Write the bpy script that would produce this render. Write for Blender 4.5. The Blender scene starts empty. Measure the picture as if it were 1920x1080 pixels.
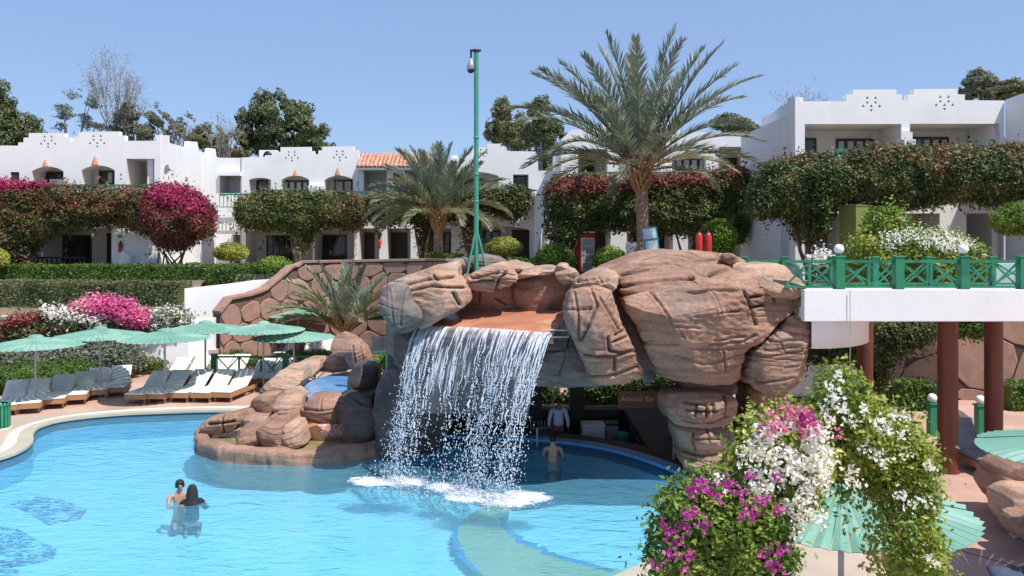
import bpy, math, random
import numpy as np
from mathutils import Vector, Matrix, noise
from mathutils.geometry import tessellate_polygon

scene = bpy.context.scene
COL = scene.collection
R = math.radians

# ------------------------------------------------------------------ camera, world, sun, exposure
EYE = 5.3
cam_d = bpy.data.cameras.new("camera")
cam = bpy.data.objects.new("camera", cam_d)
COL.objects.link(cam)
cam.location = (0, 0, EYE)
cam.rotation_euler = (R(90), 0, 0)
cam_d.sensor_width = 36
cam_d.lens = 28.125
cam_d.shift_y = -90 / 1920
cam_d.clip_start = 0.1
cam_d.clip_end = 2000
scene.camera = cam

SUN = Vector((0.40, -0.29, 0.87)).normalized()
world = bpy.data.worlds.new("World")
scene.world = world
world.use_nodes = True
wn = world.node_tree.nodes
wl = world.node_tree.links
bg = wn["Background"]
sky = wn.new("ShaderNodeTexSky")
sky.sky_type = 'NISHITA'
sky.sun_disc = False
sky.sun_elevation = math.asin(SUN.z)
sky.sun_rotation = math.atan2(SUN.x, SUN.y)
sky.altitude = 0
sky.air_density = 1.0
sky.dust_density = 0.4
sky.ozone_density = 4.0
hz = wn.new("ShaderNodeMixRGB"); hz.inputs[0].default_value = 0.55; hz.inputs[2].default_value = (2.35, 3.45, 6.0, 1)
wl.new(sky.outputs[0], hz.inputs[1]); wl.new(hz.outputs[0], bg.inputs[0])
bg.inputs[1].default_value = 0.100

sd = bpy.data.lights.new("sun", 'SUN')
sd.energy = 4.15
sd.angle = R(0.53)
sd.color = (1.0, 0.955, 0.89)
so = bpy.data.objects.new("sun", sd)
so.rotation_euler = (-SUN).to_track_quat('-Z', 'Y').to_euler()
COL.objects.link(so)

scene.view_settings.view_transform = 'Standard'
scene.view_settings.look = 'None'
scene.view_settings.exposure = 0.56
scene.view_settings.gamma = 1
scene.view_settings.use_curve_mapping = False
scene.render.engine = 'CYCLES'
scene.cycles.max_bounces = 7
scene.cycles.diffuse_bounces = 3
scene.cycles.glossy_bounces = 3
scene.cycles.transparent_max_bounces = 16
scene.cycles.transmission_bounces = 4

# ------------------------------------------------------------------ helpers
def W(px, py, Y):
    return Vector(((px - 960) * Y / 1500, Y, EYE - (py - 450) * Y / 1500))

def G(px, py, z=0.0):
    Y = (EYE - z) * 1500 / (py - 450)
    return W(px, py, Y)

def put(o, parent=None):
    COL.objects.link(o)
    if parent is not None:
        o.parent = parent
    return o

def tag(o, label=None, cat=None, group=None, kind=None):
    if label: o['label'] = label
    if cat: o['category'] = cat
    if group: o['group'] = group
    if kind: o['kind'] = kind
    return o

def thing(name, label, cat, loc=(0, 0, 0), rz=0.0, group=None):
    o = bpy.data.objects.new(name, None)
    o.empty_display_size = 0.2
    COL.objects.link(o)
    o.location = loc
    o.rotation_euler = (0, 0, rz)
    return tag(o, label, cat, group)

def kids(o):
    return [c for c in COL.objects if c.parent == o]

CH = {}
def copy_tree(o, label=None, loc=None, rz=None):
    def rec(s, par):
        c = s.copy()
        COL.objects.link(c)
        if par is not None: c.parent = par
        for k in s.children: rec(k, c)
        return c
    bpy.context.view_layer.update()
    c = rec(o, None)
    if label: c['label'] = label
    if loc is not None: c.location = loc
    if rz is not None: c.rotation_euler = (0, 0, rz)
    return c

def local(parent, v):
    """world point into the frame of an unparented thing placed by location and rz"""
    if parent is None: return Vector(v)
    return Matrix.Rotation(-parent.rotation_euler.z, 3, 'Z') @ (Vector(v) - parent.location)

def npmesh(name, V, F, mats, midx=None, smooth=False):
    """V (n,3), F (m,k) arrays, k constant"""
    me = bpy.data.meshes.new(name)
    V = np.asarray(V, dtype=np.float32)
    F = np.asarray(F, dtype=np.int32)
    me.vertices.add(len(V))
    me.vertices.foreach_set('co', V.ravel())
    k = F.shape[1]
    me.loops.add(F.size)
    me.loops.foreach_set('vertex_index', F.ravel())
    me.polygons.add(len(F))
    me.polygons.foreach_set('loop_start', np.arange(0, F.size, k, dtype=np.int32))
    me.polygons.foreach_set('loop_total', np.full(len(F), k, dtype=np.int32))
    if midx is not None:
        me.polygons.foreach_set('material_index', np.asarray(midx, dtype=np.int32))
    me.polygons.foreach_set('use_smooth', np.full(len(F), smooth, dtype=bool))
    for m in mats: me.materials.append(m)
    me.update(calc_edges=True)
    me.validate()
    return me

class MB:
    """collects simple shapes, links them as ONE mesh object"""
    def __init__(s, origin=None):
        s.v = []; s.f = []; s.m = []; s.sm = []
        s.mi = 0
        s.o = origin
    def add(s, vs, fs, smooth=False):
        n = len(s.v)
        s.v += [tuple(v) for v in vs]
        for f in fs:
            s.f.append(tuple(i + n for i in f)); s.m.append(s.mi); s.sm.append(smooth)
        return s
    def box(s, x0, x1, y0, y1, z0, z1):
        if x0 > x1: x0, x1 = x1, x0
        if y0 > y1: y0, y1 = y1, y0
        if z0 > z1: z0, z1 = z1, z0
        v = [(x, y, z) for z in (z0, z1) for y in (y0, y1) for x in (x0, x1)]
        return s.add(v, [(0, 2, 3, 1), (4, 5, 7, 6), (0, 1, 5, 4), (2, 6, 7, 3), (0, 4, 6, 2), (1, 3, 7, 5)])
    def obox(s, c, ax, ay, az):
        c = Vector(c); ax = Vector(ax); ay = Vector(ay); az = Vector(az)
        v = [c + ax * i + ay * j + az * k for k in (-1, 1) for j in (-1, 1) for i in (-1, 1)]
        return s.add(v, [(0, 2, 3, 1), (4, 5, 7, 6), (0, 1, 5, 4), (2, 6, 7, 3), (0, 4, 6, 2), (1, 3, 7, 5)])
    def bar(s, a, b, w, h=None):
        a = Vector(a); b = Vector(b); h = h or w
        d = (b - a)
        L = d.length
        d = d / L
        up = Vector((0, 0, 1)) if abs(d.z) < 0.95 else Vector((0, 1, 0))
        x = d.cross(up).normalized(); y = x.cross(d)
        return s.obox((a + b) / 2, x * w / 2, y * h / 2, d * L / 2)
    def tube(s, pts, r, n=8, cap=True, smooth=True):
        pts = [Vector(p) for p in pts]
        if not hasattr(r, '__len__'): r = [r] * len(pts)
        rings = []
        ref = None
        for i, p in enumerate(pts):
            d = (pts[min(i + 1, len(pts) - 1)] - pts[max(i - 1, 0)])
            d = d.normalized() if d.length > 1e-9 else Vector((0, 0, 1))
            if ref is None:
                ref = Vector((1, 0, 0)) if abs(d.x) < 0.9 else Vector((0, 1, 0))
            x = (ref - d * ref.dot(d)).normalized(); y = d.cross(x); ref = x
            rings.append([p + (x * math.cos(2 * math.pi * k / n) + y * math.sin(2 * math.pi * k / n)) * r[i] for k in range(n)])
        v = [q for rg in rings for q in rg]
        f = []
        for i in range(len(pts) - 1):
            for k in range(n):
                f.append((i * n + k, i * n + (k + 1) % n, (i + 1) * n + (k + 1) % n, (i + 1) * n + k))
        s.add(v, f, smooth)
        if cap:
            s.add(rings[0], [tuple(range(n))[::-1]]); s.add(rings[-1], [tuple(range(n))])
        return s
    def lathe(s, prof, c=(0, 0, 0), n=20, smooth=True):
        v = []; f = []
        for (r, z) in prof:
            for k in range(n):
                a = 2 * math.pi * k / n
                v.append((c[0] + r * math.cos(a), c[1] + r * math.sin(a), c[2] + z))
        for i in range(len(prof) - 1):
            for k in range(n):
                f.append((i * n + k, i * n + (k + 1) % n, (i + 1) * n + (k + 1) % n, (i + 1) * n + k))
        return s.add(v, f, smooth)
    def ell(s, c, r, n=14, m=8):
        prof = [(max(1e-4, math.sin(math.pi * i / m)), -math.cos(math.pi * i / m)) for i in range(m + 1)]
        v = []; f = []
        for (rr, z) in prof:
            for k in range(n):
                a = 2 * math.pi * k / n
                v.append((c[0] + rr * math.cos(a) * r[0], c[1] + rr * math.sin(a) * r[1], c[2] + z * r[2]))
        for i in range(m):
            for k in range(n):
                f.append((i * n + k, i * n + (k + 1) % n, (i + 1) * n + (k + 1) % n, (i + 1) * n + k))
        return s.add(v, f, True)
    def prism(s, poly, y0, y1):
        """poly (x,z) extruded from y0 to y1"""
        n = len(poly)
        v = [(p[0], y0, p[1]) for p in poly] + [(p[0], y1, p[1]) for p in poly]
        tri = tessellate_polygon([[Vector((p[0], p[1], 0)) for p in poly]])
        f = [tuple(t) for t in tri] + [tuple(i + n for i in t)[::-1] for t in tri]
        f += [(i, (i + 1) % n, (i + 1) % n + n, i + n) for i in range(n)]
        return s.add(v, f)
    def slab(s, poly, z0, z1, holes=(), sides=True):
        """poly (x,y) between z0 and z1"""
        loops = [list(poly)] + [list(h) for h in holes]
        flat = [p for l in loops for p in l]
        n = len(flat)
        tri = tessellate_polygon([[Vector((p[0], p[1], 0)) for p in l] for l in loops])
        def up_(t):
            a, b, c = (flat[i] for i in t)
            return t if (b[0] - a[0]) * (c[1] - a[1]) - (b[1] - a[1]) * (c[0] - a[0]) > 0 else (t[0], t[2], t[1])
        tri = [up_(t) for t in tri]
        v = [(p[0], p[1], z1) for p in flat]
        f = [tuple(t) for t in tri]
        if sides:
            v += [(p[0], p[1], z0) for p in flat]
            f += [tuple(i + n for i in t)[::-1] for t in tri]
            o = 0
            for l in loops:
                m = len(l)
                f += [(o + i, o + (i + 1) % m, o + (i + 1) % m + n, o + i + n) for i in range(m)]
                o += m
        return s.add(v, f)
    def build(s, name, mats, parent=None, fix=True, abs_world=False):
        me = bpy.data.meshes.new(name)
        v = s.v
        if abs_world and parent is not None:
            v = [local(parent, p) for p in v]
        me.from_pydata(v, [], s.f)
        if not isinstance(mats, (list, tuple)): mats = [mats]
        for m in mats: me.materials.append(m)
        me.polygons.foreach_set('material_index', s.m)
        me.polygons.foreach_set('use_smooth', s.sm)
        if fix:
            import bmesh
            bm = bmesh.new(); bm.from_mesh(me)
            bmesh.ops.recalc_face_normals(bm, faces=bm.faces)
            bm.to_mesh(me); bm.free()
        me.update()
        o = bpy.data.objects.new(name, me)
        return put(o, parent)

def bevel(o, w, seg=2):
    m = o.modifiers.new('bevel', 'BEVEL'); m.width = w; m.segments = seg; m.limit_method = 'ANGLE'
    return o

# ------------------------------------------------------------------ materials
def nodes(m):
    m.use_nodes = True
    return m.node_tree.nodes, m.node_tree.links

def mat(name, c1, c2=None, scale=3.0, rough=0.7, bump=0.0, bscale=30.0, metal=0.0, spec=0.4, c3=None, s3=0.6, t3=(0.5, 0.62), stretch=None, detail=6):
    m = bpy.data.materials.new(name)
    n, l = nodes(m)
    b = n['Principled BSDF']
    b.inputs['Roughness'].default_value = rough
    b.inputs['Metallic'].default_value = metal
    b.inputs['Specular IOR Level'].default_value = spec
    geo = n.new('ShaderNodeNewGeometry')
    mp = n.new('ShaderNodeMapping')
    l.new(geo.outputs['Position'], mp.inputs[0])
    if stretch: mp.inputs['Scale'].default_value = stretch
    if c2 is None:
        b.inputs['Base Color'].default_value = (*c1, 1)
        out = None
    else:
        t = n.new('ShaderNodeTexNoise'); t.inputs['Scale'].default_value = scale; t.inputs['Detail'].default_value = detail
        l.new(mp.outputs[0], t.inputs['Vector'])
        r = n.new('ShaderNodeValToRGB')
        r.color_ramp.elements[0].position = 0.36; r.color_ramp.elements[0].color = (*c1, 1)
        r.color_ramp.elements[1].position = 0.64; r.color_ramp.elements[1].color = (*c2, 1)
        l.new(t.outputs['Fac'], r.inputs[0])
        out = r.outputs[0]
        if c3 is not None:
            t3n = n.new('ShaderNodeTexNoise'); t3n.inputs['Scale'].default_value = s3; t3n.inputs['Detail'].default_value = 5
            l.new(geo.outputs['Position'], t3n.inputs['Vector'])
            mr = n.new('ShaderNodeMapRange'); mr.inputs[1].default_value = t3[0]; mr.inputs[2].default_value = t3[1]
            l.new(t3n.outputs['Fac'], mr.inputs[0])
            mx = n.new('ShaderNodeMixRGB'); mx.inputs[2].default_value = (*c3, 1)
            l.new(mr.outputs[0], mx.inputs[0]); l.new(out, mx.inputs[1])
            out = mx.outputs[0]
        l.new(out, b.inputs['Base Color'])
    if bump:
        t = n.new('ShaderNodeTexNoise'); t.inputs['Scale'].default_value = bscale; t.inputs['Detail'].default_value = 5
        l.new(mp.outputs[0], t.inputs['Vector'])
        bp = n.new('ShaderNodeBump'); bp.inputs['Strength'].default_value = bump; bp.inputs['Distance'].default_value = 0.03
        l.new(t.outputs['Fac'], bp.inputs['Height']); l.new(bp.outputs[0], b.inputs['Normal'])
    return m

def leafmat(name, cols, trans=0.28, rough=0.5, patch=1.2):
    """cols: list of (position, colour), chosen per leaf and by a slow patch noise"""
    m = bpy.data.materials.new(name)
    n, l = nodes(m)
    b = n['Principled BSDF']
    b.inputs['Roughness'].default_value = rough
    b.inputs['Specular IOR Level'].default_value = 0.35
    geo = n.new('ShaderNodeNewGeometry')
    t = n.new('ShaderNodeTexNoise'); t.inputs['Scale'].default_value = patch; t.inputs['Detail'].default_value = 3
    l.new(geo.outputs['Position'], t.inputs['Vector'])
    a = n.new('ShaderNodeMath'); a.operation = 'MULTIPLY'; a.inputs[1].default_value = 0.55
    l.new(geo.outputs['Random Per Island'], a.inputs[0])
    c = n.new('ShaderNodeMath'); c.operation = 'MULTIPLY_ADD'; c.inputs[1].default_value = 1.6; c.inputs[2].default_value = -0.58
    l.new(t.outputs['Fac'], c.inputs[0])
    d = n.new('ShaderNodeMath'); d.operation = 'ADD'; d.use_clamp = True
    l.new(a.outputs[0], d.inputs[0]); l.new(c.outputs[0], d.inputs[1])
    r = n.new('ShaderNodeValToRGB')
    cr = r.color_ramp
    while len(cr.elements) > 1: cr.elements.remove(cr.elements[-1])
    cr.elements[0].position = cols[0][0]; cr.elements[0].color = (*cols[0][1], 1)
    for p, cc in cols[1:]:
        e = cr.elements.new(p); e.color = (*cc, 1)
    l.new(d.outputs[0], r.inputs[0])
    l.new(r.outputs[0], b.inputs['Base Color'])
    tr = n.new('ShaderNodeBsdfTranslucent')
    hs = n.new('ShaderNodeHueSaturation'); hs.inputs['Value'].default_value = 1.5; hs.inputs['Saturation'].default_value = 1.1
    l.new(r.outputs[0], hs.inputs['Color']); l.new(hs.outputs[0], tr.inputs[0])
    mx = n.new('ShaderNodeMixShader'); mx.inputs[0].default_value = trans
    l.new(b.outputs[0], mx.inputs[1]); l.new(tr.outputs[0], mx.inputs[2])
    l.new(mx.outputs[0], n['Material Output'].inputs[0])
    return m

M = {}
M['white'] = mat('white_stucco', (0.82, 0.81, 0.80), (0.785, 0.775, 0.765), 1.2, 0.85, 0.14, 18, c3=(0.71, 0.69, 0.665), s3=0.6, t3=(0.55, 0.82), stretch=(1.2, 1.2, .45))
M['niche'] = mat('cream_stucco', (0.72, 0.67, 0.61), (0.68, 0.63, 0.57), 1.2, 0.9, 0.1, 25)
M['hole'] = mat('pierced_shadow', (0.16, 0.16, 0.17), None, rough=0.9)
M['dark'] = mat('dark_wood', (0.025, 0.018, 0.015), (0.04, 0.03, 0.024), 12, 0.5, 0.1)
M['door'] = mat('brown_door', (0.05, 0.035, 0.022), (0.035, 0.025, 0.018), 9, 0.5, 0.1, stretch=(3, 3, .4))
M['curtain'] = mat('curtain', (0.50, 0.49, 0.46), (0.40, 0.39, 0.37), 6, 0.9, stretch=(6, 1, .3))
M['glass'] = mat('dark_glass', (0.018, 0.022, 0.024), (0.03, 0.035, 0.035), 2, 0.06, spec=0.6)
M['terracotta'] = mat('terracotta', (0.56, 0.22, 0.13), (0.45, 0.17, 0.10), 14, 0.75, 0.1)
M['rooftile'] = mat('clay_roof_tile', (0.60, 0.26, 0.15), (0.45, 0.19, 0.12), 5, 0.7, 0.15, c3=(0.66, 0.40, 0.25), s3=4)
M['green'] = mat('green_paint', (0.025, 0.20, 0.10), (0.03, 0.24, 0.125), 5, 0.4, 0.05, c3=(0.02, 0.15, 0.085), s3=2)
M['greenpole'] = mat('green_mast_paint', (0.06, 0.29, 0.20), (0.05, 0.25, 0.175), 8, 0.35)
M['canopy'] = mat('green_canopy', (0.165, 0.33, 0.255), (0.13, 0.285, 0.215), 2.5, 0.7, 0.1, c3=(0.23, 0.385, 0.31), s3=1.1)
M['canopydark'] = mat('dark_green_edging', (0.02, 0.09, 0.06), (0.03, 0.11, 0.08), 4, 0.7)
M['pole'] = mat('grey_pole', (0.36, 0.35, 0.36), (0.42, 0.41, 0.42), 6, 0.5)
M['cushion'] = mat('cream_cushion', (0.74, 0.70, 0.62), (0.66, 0.62, 0.55), 5, 0.9, 0.3, 14)
M['shadebed'] = mat('shade_dark_fabric', (0.05, 0.07, 0.11), (0.04, 0.055, 0.09), 9, 0.8, 0.2, 20)  # parasol shade put into the colour of the corner lounger's cushions
M['wood'] = mat('lounger_wood', (0.42, 0.23, 0.11), (0.33, 0.17, 0.08), 10, 0.55, 0.1, stretch=(.5, .5, 6))
M['greybed'] = mat('grey_mesh_fabric', (0.20, 0.205, 0.21), (0.24, 0.245, 0.25), 20, 0.8)
M['rock'] = mat('brown_rock', (0.36, 0.208, 0.145), (0.265, 0.148, 0.102), 1.6, 0.85, 0.45, 16, c3=(0.27, 0.20, 0.165), s3=0.75, t3=(0.52, 0.78), stretch=(.6, .6, 1.7), detail=9)
M['rocklight'] = mat('pale_rock', (0.46, 0.29, 0.205), (0.35, 0.215, 0.15), 1.8, 0.85, 0.4, 16, c3=(0.32, 0.27, 0.22), s3=0.9, t3=(0.52, 0.7), stretch=(.7, .7, 1.6), detail=9)
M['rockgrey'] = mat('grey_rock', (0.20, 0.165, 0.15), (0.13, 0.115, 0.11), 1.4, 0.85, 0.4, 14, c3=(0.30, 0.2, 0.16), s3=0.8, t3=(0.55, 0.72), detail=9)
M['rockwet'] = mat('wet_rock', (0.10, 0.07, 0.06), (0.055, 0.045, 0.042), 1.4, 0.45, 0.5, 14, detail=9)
M['lip'] = mat('wet_orange_rock', (0.52, 0.22, 0.13), (0.44, 0.185, 0.11), 2.2, 0.22, 0.5, 9, c3=(0.62, 0.38, 0.26), s3=1.6, t3=(0.55, 0.75), spec=0.6)
for _k in ('rock', 'rocklight', 'rockgrey', 'rockwet'):
    _m = M[_k]; _n = _m.node_tree.nodes; _l = _m.node_tree.links; _b = _n['Principled BSDF']
    _src = _b.inputs['Base Color'].links[0].from_socket
    _geo = _n.new('ShaderNodeNewGeometry'); _mp = _n.new('ShaderNodeMapping'); _mp.inputs['Scale'].default_value = (.35, .35, 3.2)
    _l.new(_geo.outputs['Position'], _mp.inputs[0])
    _t = _n.new('ShaderNodeTexNoise'); _t.inputs['Scale'].default_value = 2.4; _t.inputs['Detail'].default_value = 7; _t.inputs['Distortion'].default_value = .4
    _l.new(_mp.outputs[0], _t.inputs['Vector'])
    _r = _n.new('ShaderNodeMapRange'); _r.inputs[1].default_value = .40; _r.inputs[2].default_value = .62; _r.inputs[3].default_value = .80; _r.inputs[4].default_value = 1.12
    _l.new(_t.outputs['Fac'], _r.inputs[0])
    _t2 = _n.new('ShaderNodeTexNoise'); _t2.inputs['Scale'].default_value = 22; _t2.inputs['Detail'].default_value = 6
    _l.new(_geo.outputs['Position'], _t2.inputs['Vector'])
    _r2 = _n.new('ShaderNodeMapRange'); _r2.inputs[1].default_value = .3; _r2.inputs[2].default_value = .7; _r2.inputs[3].default_value = .78; _r2.inputs[4].default_value = 1.18
    _l.new(_t2.outputs['Fac'], _r2.inputs[0])
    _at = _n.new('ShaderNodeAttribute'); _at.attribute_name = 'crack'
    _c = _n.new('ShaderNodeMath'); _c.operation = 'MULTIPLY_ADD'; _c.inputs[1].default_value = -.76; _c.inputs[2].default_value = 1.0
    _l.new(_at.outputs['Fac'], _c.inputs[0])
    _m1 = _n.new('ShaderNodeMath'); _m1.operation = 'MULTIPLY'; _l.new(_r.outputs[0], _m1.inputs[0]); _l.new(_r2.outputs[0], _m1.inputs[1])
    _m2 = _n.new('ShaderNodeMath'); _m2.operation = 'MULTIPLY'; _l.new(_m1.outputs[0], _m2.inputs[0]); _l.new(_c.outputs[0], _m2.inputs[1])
    _v = _n.new('ShaderNodeVectorMath'); _v.operation = 'SCALE'; _l.new(_src, _v.inputs[0]); _l.new(_m2.outputs[0], _v.inputs['Scale'])
    _l.new(_v.outputs[0], _b.inputs['Base Color'])
M['stone'] = mat('pink_wall_stone', (0.38, 0.225, 0.165), (0.29, 0.165, 0.125), 3.5, 0.85, 0.4, 22, c3=(0.30, 0.20, 0.16), s3=0.8, t3=(0.5, 0.75))
M['joint'] = mat('dark_joint', (0.10, 0.06, 0.045), (0.07, 0.045, 0.035), 8, 0.95)
M['joint2'] = mat('brown_joint', (0.17, 0.10, 0.075), (0.13, 0.08, 0.06), 8, 0.95)
M['deck'] = mat('tan_deck', (0.42, 0.345, 0.285), (0.375, 0.30, 0.25), 0.8, 0.8, 0.12, 40, c3=(0.46, 0.36, 0.28), s3=0.3, t3=(0.5, 0.62))
M['pinkdeck'] = mat('pink_concrete', (0.46, 0.285, 0.225), (0.40, 0.245, 0.195), 0.7, 0.75, 0.12, 40, c3=(0.50, 0.345, 0.27), s3=0.5, t3=(0.5, 0.66))
M['coping'] = mat('white_coping', (0.74, 0.70, 0.62), (0.66, 0.61, 0.53), 1.5, 0.7, 0.1, 40)
M['lipband'] = mat('beige_coping', (0.44, 0.40, 0.31), (0.39, 0.355, 0.27), 1.5, 0.7, 0.1, 40)
M['earth'] = mat('garden_earth', (0.16, 0.12, 0.08), (0.22, 0.17, 0.11), 1.2, 0.95, 0.4, 10)
M['sand'] = mat('dry_ground', (0.38, 0.31, 0.23), (0.30, 0.25, 0.19), 0.1, 0.95, 0.3, 1)
M['red'] = mat('red_paint', (0.50, 0.03, 0.025), (0.42, 0.025, 0.02), 4, 0.3)
M['silver'] = mat('grey_metal', (0.40, 0.41, 0.43), (0.36, 0.37, 0.39), 5, 0.35, metal=0.3)
M['whitep'] = mat('white_plastic', (0.78, 0.78, 0.78), None, rough=0.35)
M['col'] = mat('red_brown_column', (0.17, 0.045, 0.025), (0.12, 0.035, 0.02), 3, 0.45, 0.1, stretch=(2, 2, .3))
M['black'] = mat('black_plastic', (0.015, 0.015, 0.016), None, rough=0.5)
M['skin'] = mat('skin', (0.42, 0.24, 0.16), (0.38, 0.21, 0.14), 9, 0.55)
M['skindark'] = mat('dark_skin', (0.20, 0.115, 0.075), (0.17, 0.095, 0.065), 9, 0.55)
M['hair'] = mat('black_hair', (0.012, 0.010, 0.009), (0.02, 0.016, 0.014), 30, 0.6, 0.3, 60)
M['blackcloth'] = mat('black_cloth', (0.012, 0.013, 0.016), (0.02, 0.02, 0.024), 8, 0.8)
M['shirt'] = mat('pale_blue_shirt', (0.55, 0.60, 0.72), (0.50, 0.55, 0.67), 6, 0.85, 0.2, 12)
M['whiteshirt'] = mat('white_shirt', (0.80, 0.80, 0.82), None, rough=0.85)
M['trouser'] = mat('navy_trousers', (0.05, 0.055, 0.085), None, rough=0.85)
M['bark'] = mat('brown_bark', (0.17, 0.115, 0.08), (0.10, 0.07, 0.05), 7, 0.95, 0.6, 12, stretch=(1, 1, .35))
M['palmbark'] = mat('palm_bark', (0.30, 0.20, 0.14), (0.19, 0.125, 0.09), 8, 0.95, 0.6, 14)
M['boot'] = mat('orange_frond_boot', (0.38, 0.20, 0.09), (0.27, 0.14, 0.07), 7, 0.9, 0.4, 18)
M['greybark'] = mat('grey_bark', (0.30, 0.28, 0.26), (0.22, 0.20, 0.18), 6, 0.95, 0.4)
M['olive'] = mat('olive_paint', (0.19, 0.22, 0.055), (0.16, 0.185, 0.045), 2, 0.5)
M['signbrown'] = mat('brown_sign', (0.30, 0.10, 0.045), (0.24, 0.08, 0.04), 4, 0.7)
M['signtext'] = mat('pale_lettering', (0.62, 0.52, 0.36), None, rough=0.7)
M['globe'] = mat('white_globe', (0.85, 0.84, 0.82), None, rough=0.25)
M['teal'] = mat('teal_poster', (0.04, 0.20, 0.22), (0.06, 0.28, 0.30), 3, 0.35)
M['paleposter'] = mat('pale_poster', (0.55, 0.68, 0.70), (0.42, 0.55, 0.58), 5, 0.35)
M['tile'] = mat('blue_band_tile', (0.02, 0.16, 0.38), (0.03, 0.20, 0.45), 6, 0.3)

g_dark = [(0.0, (0.018, 0.034, 0.008)), (0.3, (0.042, 0.070, 0.015)), (0.6, (0.095, 0.125, 0.032)), (0.82, (0.19, 0.19, 0.07)), (1.0, (0.28, 0.21, 0.08))]
M['leaf_dark'] = leafmat('dark_green_leaves', g_dark, 0.15)
M['leaf_brown'] = leafmat('green_and_russet_leaves', [(0.0, (0.030, 0.040, 0.014)), (0.3, (0.07, 0.075, 0.022)), (0.5, (0.13, 0.095, 0.035)), (0.75, (0.19, 0.075, 0.04)), (1.0, (0.31, 0.15, 0.07))], 0.18)
M['leaf_red'] = leafmat('dusty_red_leaves', [(0.0, (0.10, 0.035, 0.025)), (0.4, (0.20, 0.045, 0.04)), (0.7, (0.30, 0.07, 0.065)), (1.0, (0.36, 0.12, 0.08))], 0.2)
M['leaf_mag'] = leafmat('magenta_bracts', [(0.0, (0.20, 0.02, 0.06)), (0.5, (0.37, 0.03, 0.12)), (1.0, (0.52, 0.09, 0.21))], 0.3)
M['leaf_purple'] = leafmat('purple_bracts', [(0.0, (0.26, 0.03, 0.18)), (0.45, (0.42, 0.05, 0.26)), (1.0, (0.58, 0.14, 0.42))], 0.35)
M['leaf_pink'] = leafmat('pink_and_cream_bracts', [(0.0, (0.50, 0.05, 0.22)), (0.5, (0.62, 0.12, 0.30)), (0.8, (0.72, 0.35, 0.42)), (1.0, (0.75, 0.62, 0.50))], 0.3)
M['leaf_white'] = leafmat('white_bracts', [(0.0, (0.72, 0.70, 0.60)), (0.6, (0.80, 0.79, 0.76)), (1.0, (0.82, 0.80, 0.62))], 0.35)
M['leaf_bright'] = leafmat('bright_green_leaves', [(0.0, (0.05, 0.11, 0.015)), (0.4, (0.12, 0.21, 0.025)), (0.75, (0.24, 0.33, 0.05)), (1.0, (0.38, 0.42, 0.11))], 0.3)
M['leaf_yel'] = leafmat('yellow_green_leaves', [(0.0, (0.08, 0.12, 0.02)), (0.4, (0.22, 0.26, 0.04)), (0.8, (0.42, 0.42, 0.09)), (1.0, (0.58, 0.54, 0.18))], 0.32)
M['leaf_hedge'] = leafmat('clipped_hedge_leaves', [(0.0, (0.04, 0.085, 0.014)), (0.5, (0.075, 0.14, 0.022)), (0.85, (0.13, 0.19, 0.032)), (1.0, (0.19, 0.18, 0.04))], 0.22)
M['leaf_grey'] = leafmat('grey_green_leaves', [(0.0, (0.10, 0.12, 0.075)), (0.5, (0.16, 0.18, 0.125)), (1.0, (0.25, 0.25, 0.18))], 0.2)
M['leaf_oak'] = leafmat('olive_tree_leaves', [(0.0, (0.05, 0.07, 0.03)), (0.5, (0.105, 0.13, 0.05)), (1.0, (0.18, 0.19, 0.075))], 0.15)
M['leaf_olive'] = leafmat('pale_olive_leaves', [(0.0, (0.09, 0.11, 0.045)), (0.5, (0.16, 0.17, 0.07)), (1.0, (0.24, 0.22, 0.10))], 0.2)
M['twig'] = leafmat('dry_twigs', [(0.0, (0.20, 0.18, 0.17)), (1.0, (0.32, 0.29, 0.27))], 0.05)
M['frond'] = leafmat('palm_leaflets', [(0.0, (0.11, 0.135, 0.085)), (0.5, (0.20, 0.235, 0.16)), (1.0, (0.36, 0.39, 0.29))], 0.18, 0.4)
M['frondy'] = leafmat('yellowing_palm_leaflets', [(0.0, (0.17, 0.18, 0.09)), (0.5, (0.28, 0.28, 0.16)), (1.0, (0.42, 0.40, 0.26))], 0.2, 0.4)
# ------------------------------------------------------------------ rock builder
def resample(poly, n, closed=True, smooth=1):
    P = [np.array(p, float) for p in poly]
    for _ in range(smooth):
        Q = []
        m = len(P)
        for i in range(m if closed else m - 1):
            a, b = P[i], P[(i + 1) % m]
            Q += [a * 0.8 + b * 0.2, a * 0.2 + b * 0.8]
        P = Q
    P = np.array(P)
    if closed: P = np.vstack([P, P[:1]])
    d = np.r_[0, np.cumsum(np.linalg.norm(np.diff(P, axis=0), axis=1))]
    t = np.linspace(0, d[-1], n + 1)[:n] if closed else np.linspace(0, d[-1], n)
    return np.stack([np.interp(t, d, P[:, k]) for k in range(P.shape[1])], 1)

def seg_dist(P, pl):
    """distance of points P (n,2) to a polyline"""
    best = np.full(len(P), 1e9)
    for a, b in zip(pl[:-1], pl[1:]):
        a = np.array(a); b = np.array(b); ab = b - a
        t = np.clip(((P - a) @ ab) / (ab @ ab + 1e-12), 0, 1)
        best = np.minimum(best, np.linalg.norm(P - (a + t[:, None] * ab), axis=1))
    return best

def vnoise(P, s, seed):
    o = Vector((seed * 7.31, seed * 3.17, seed * 1.77))
    return np.array([noise.noise(Vector(p) * s + o) for p in P])

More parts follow.
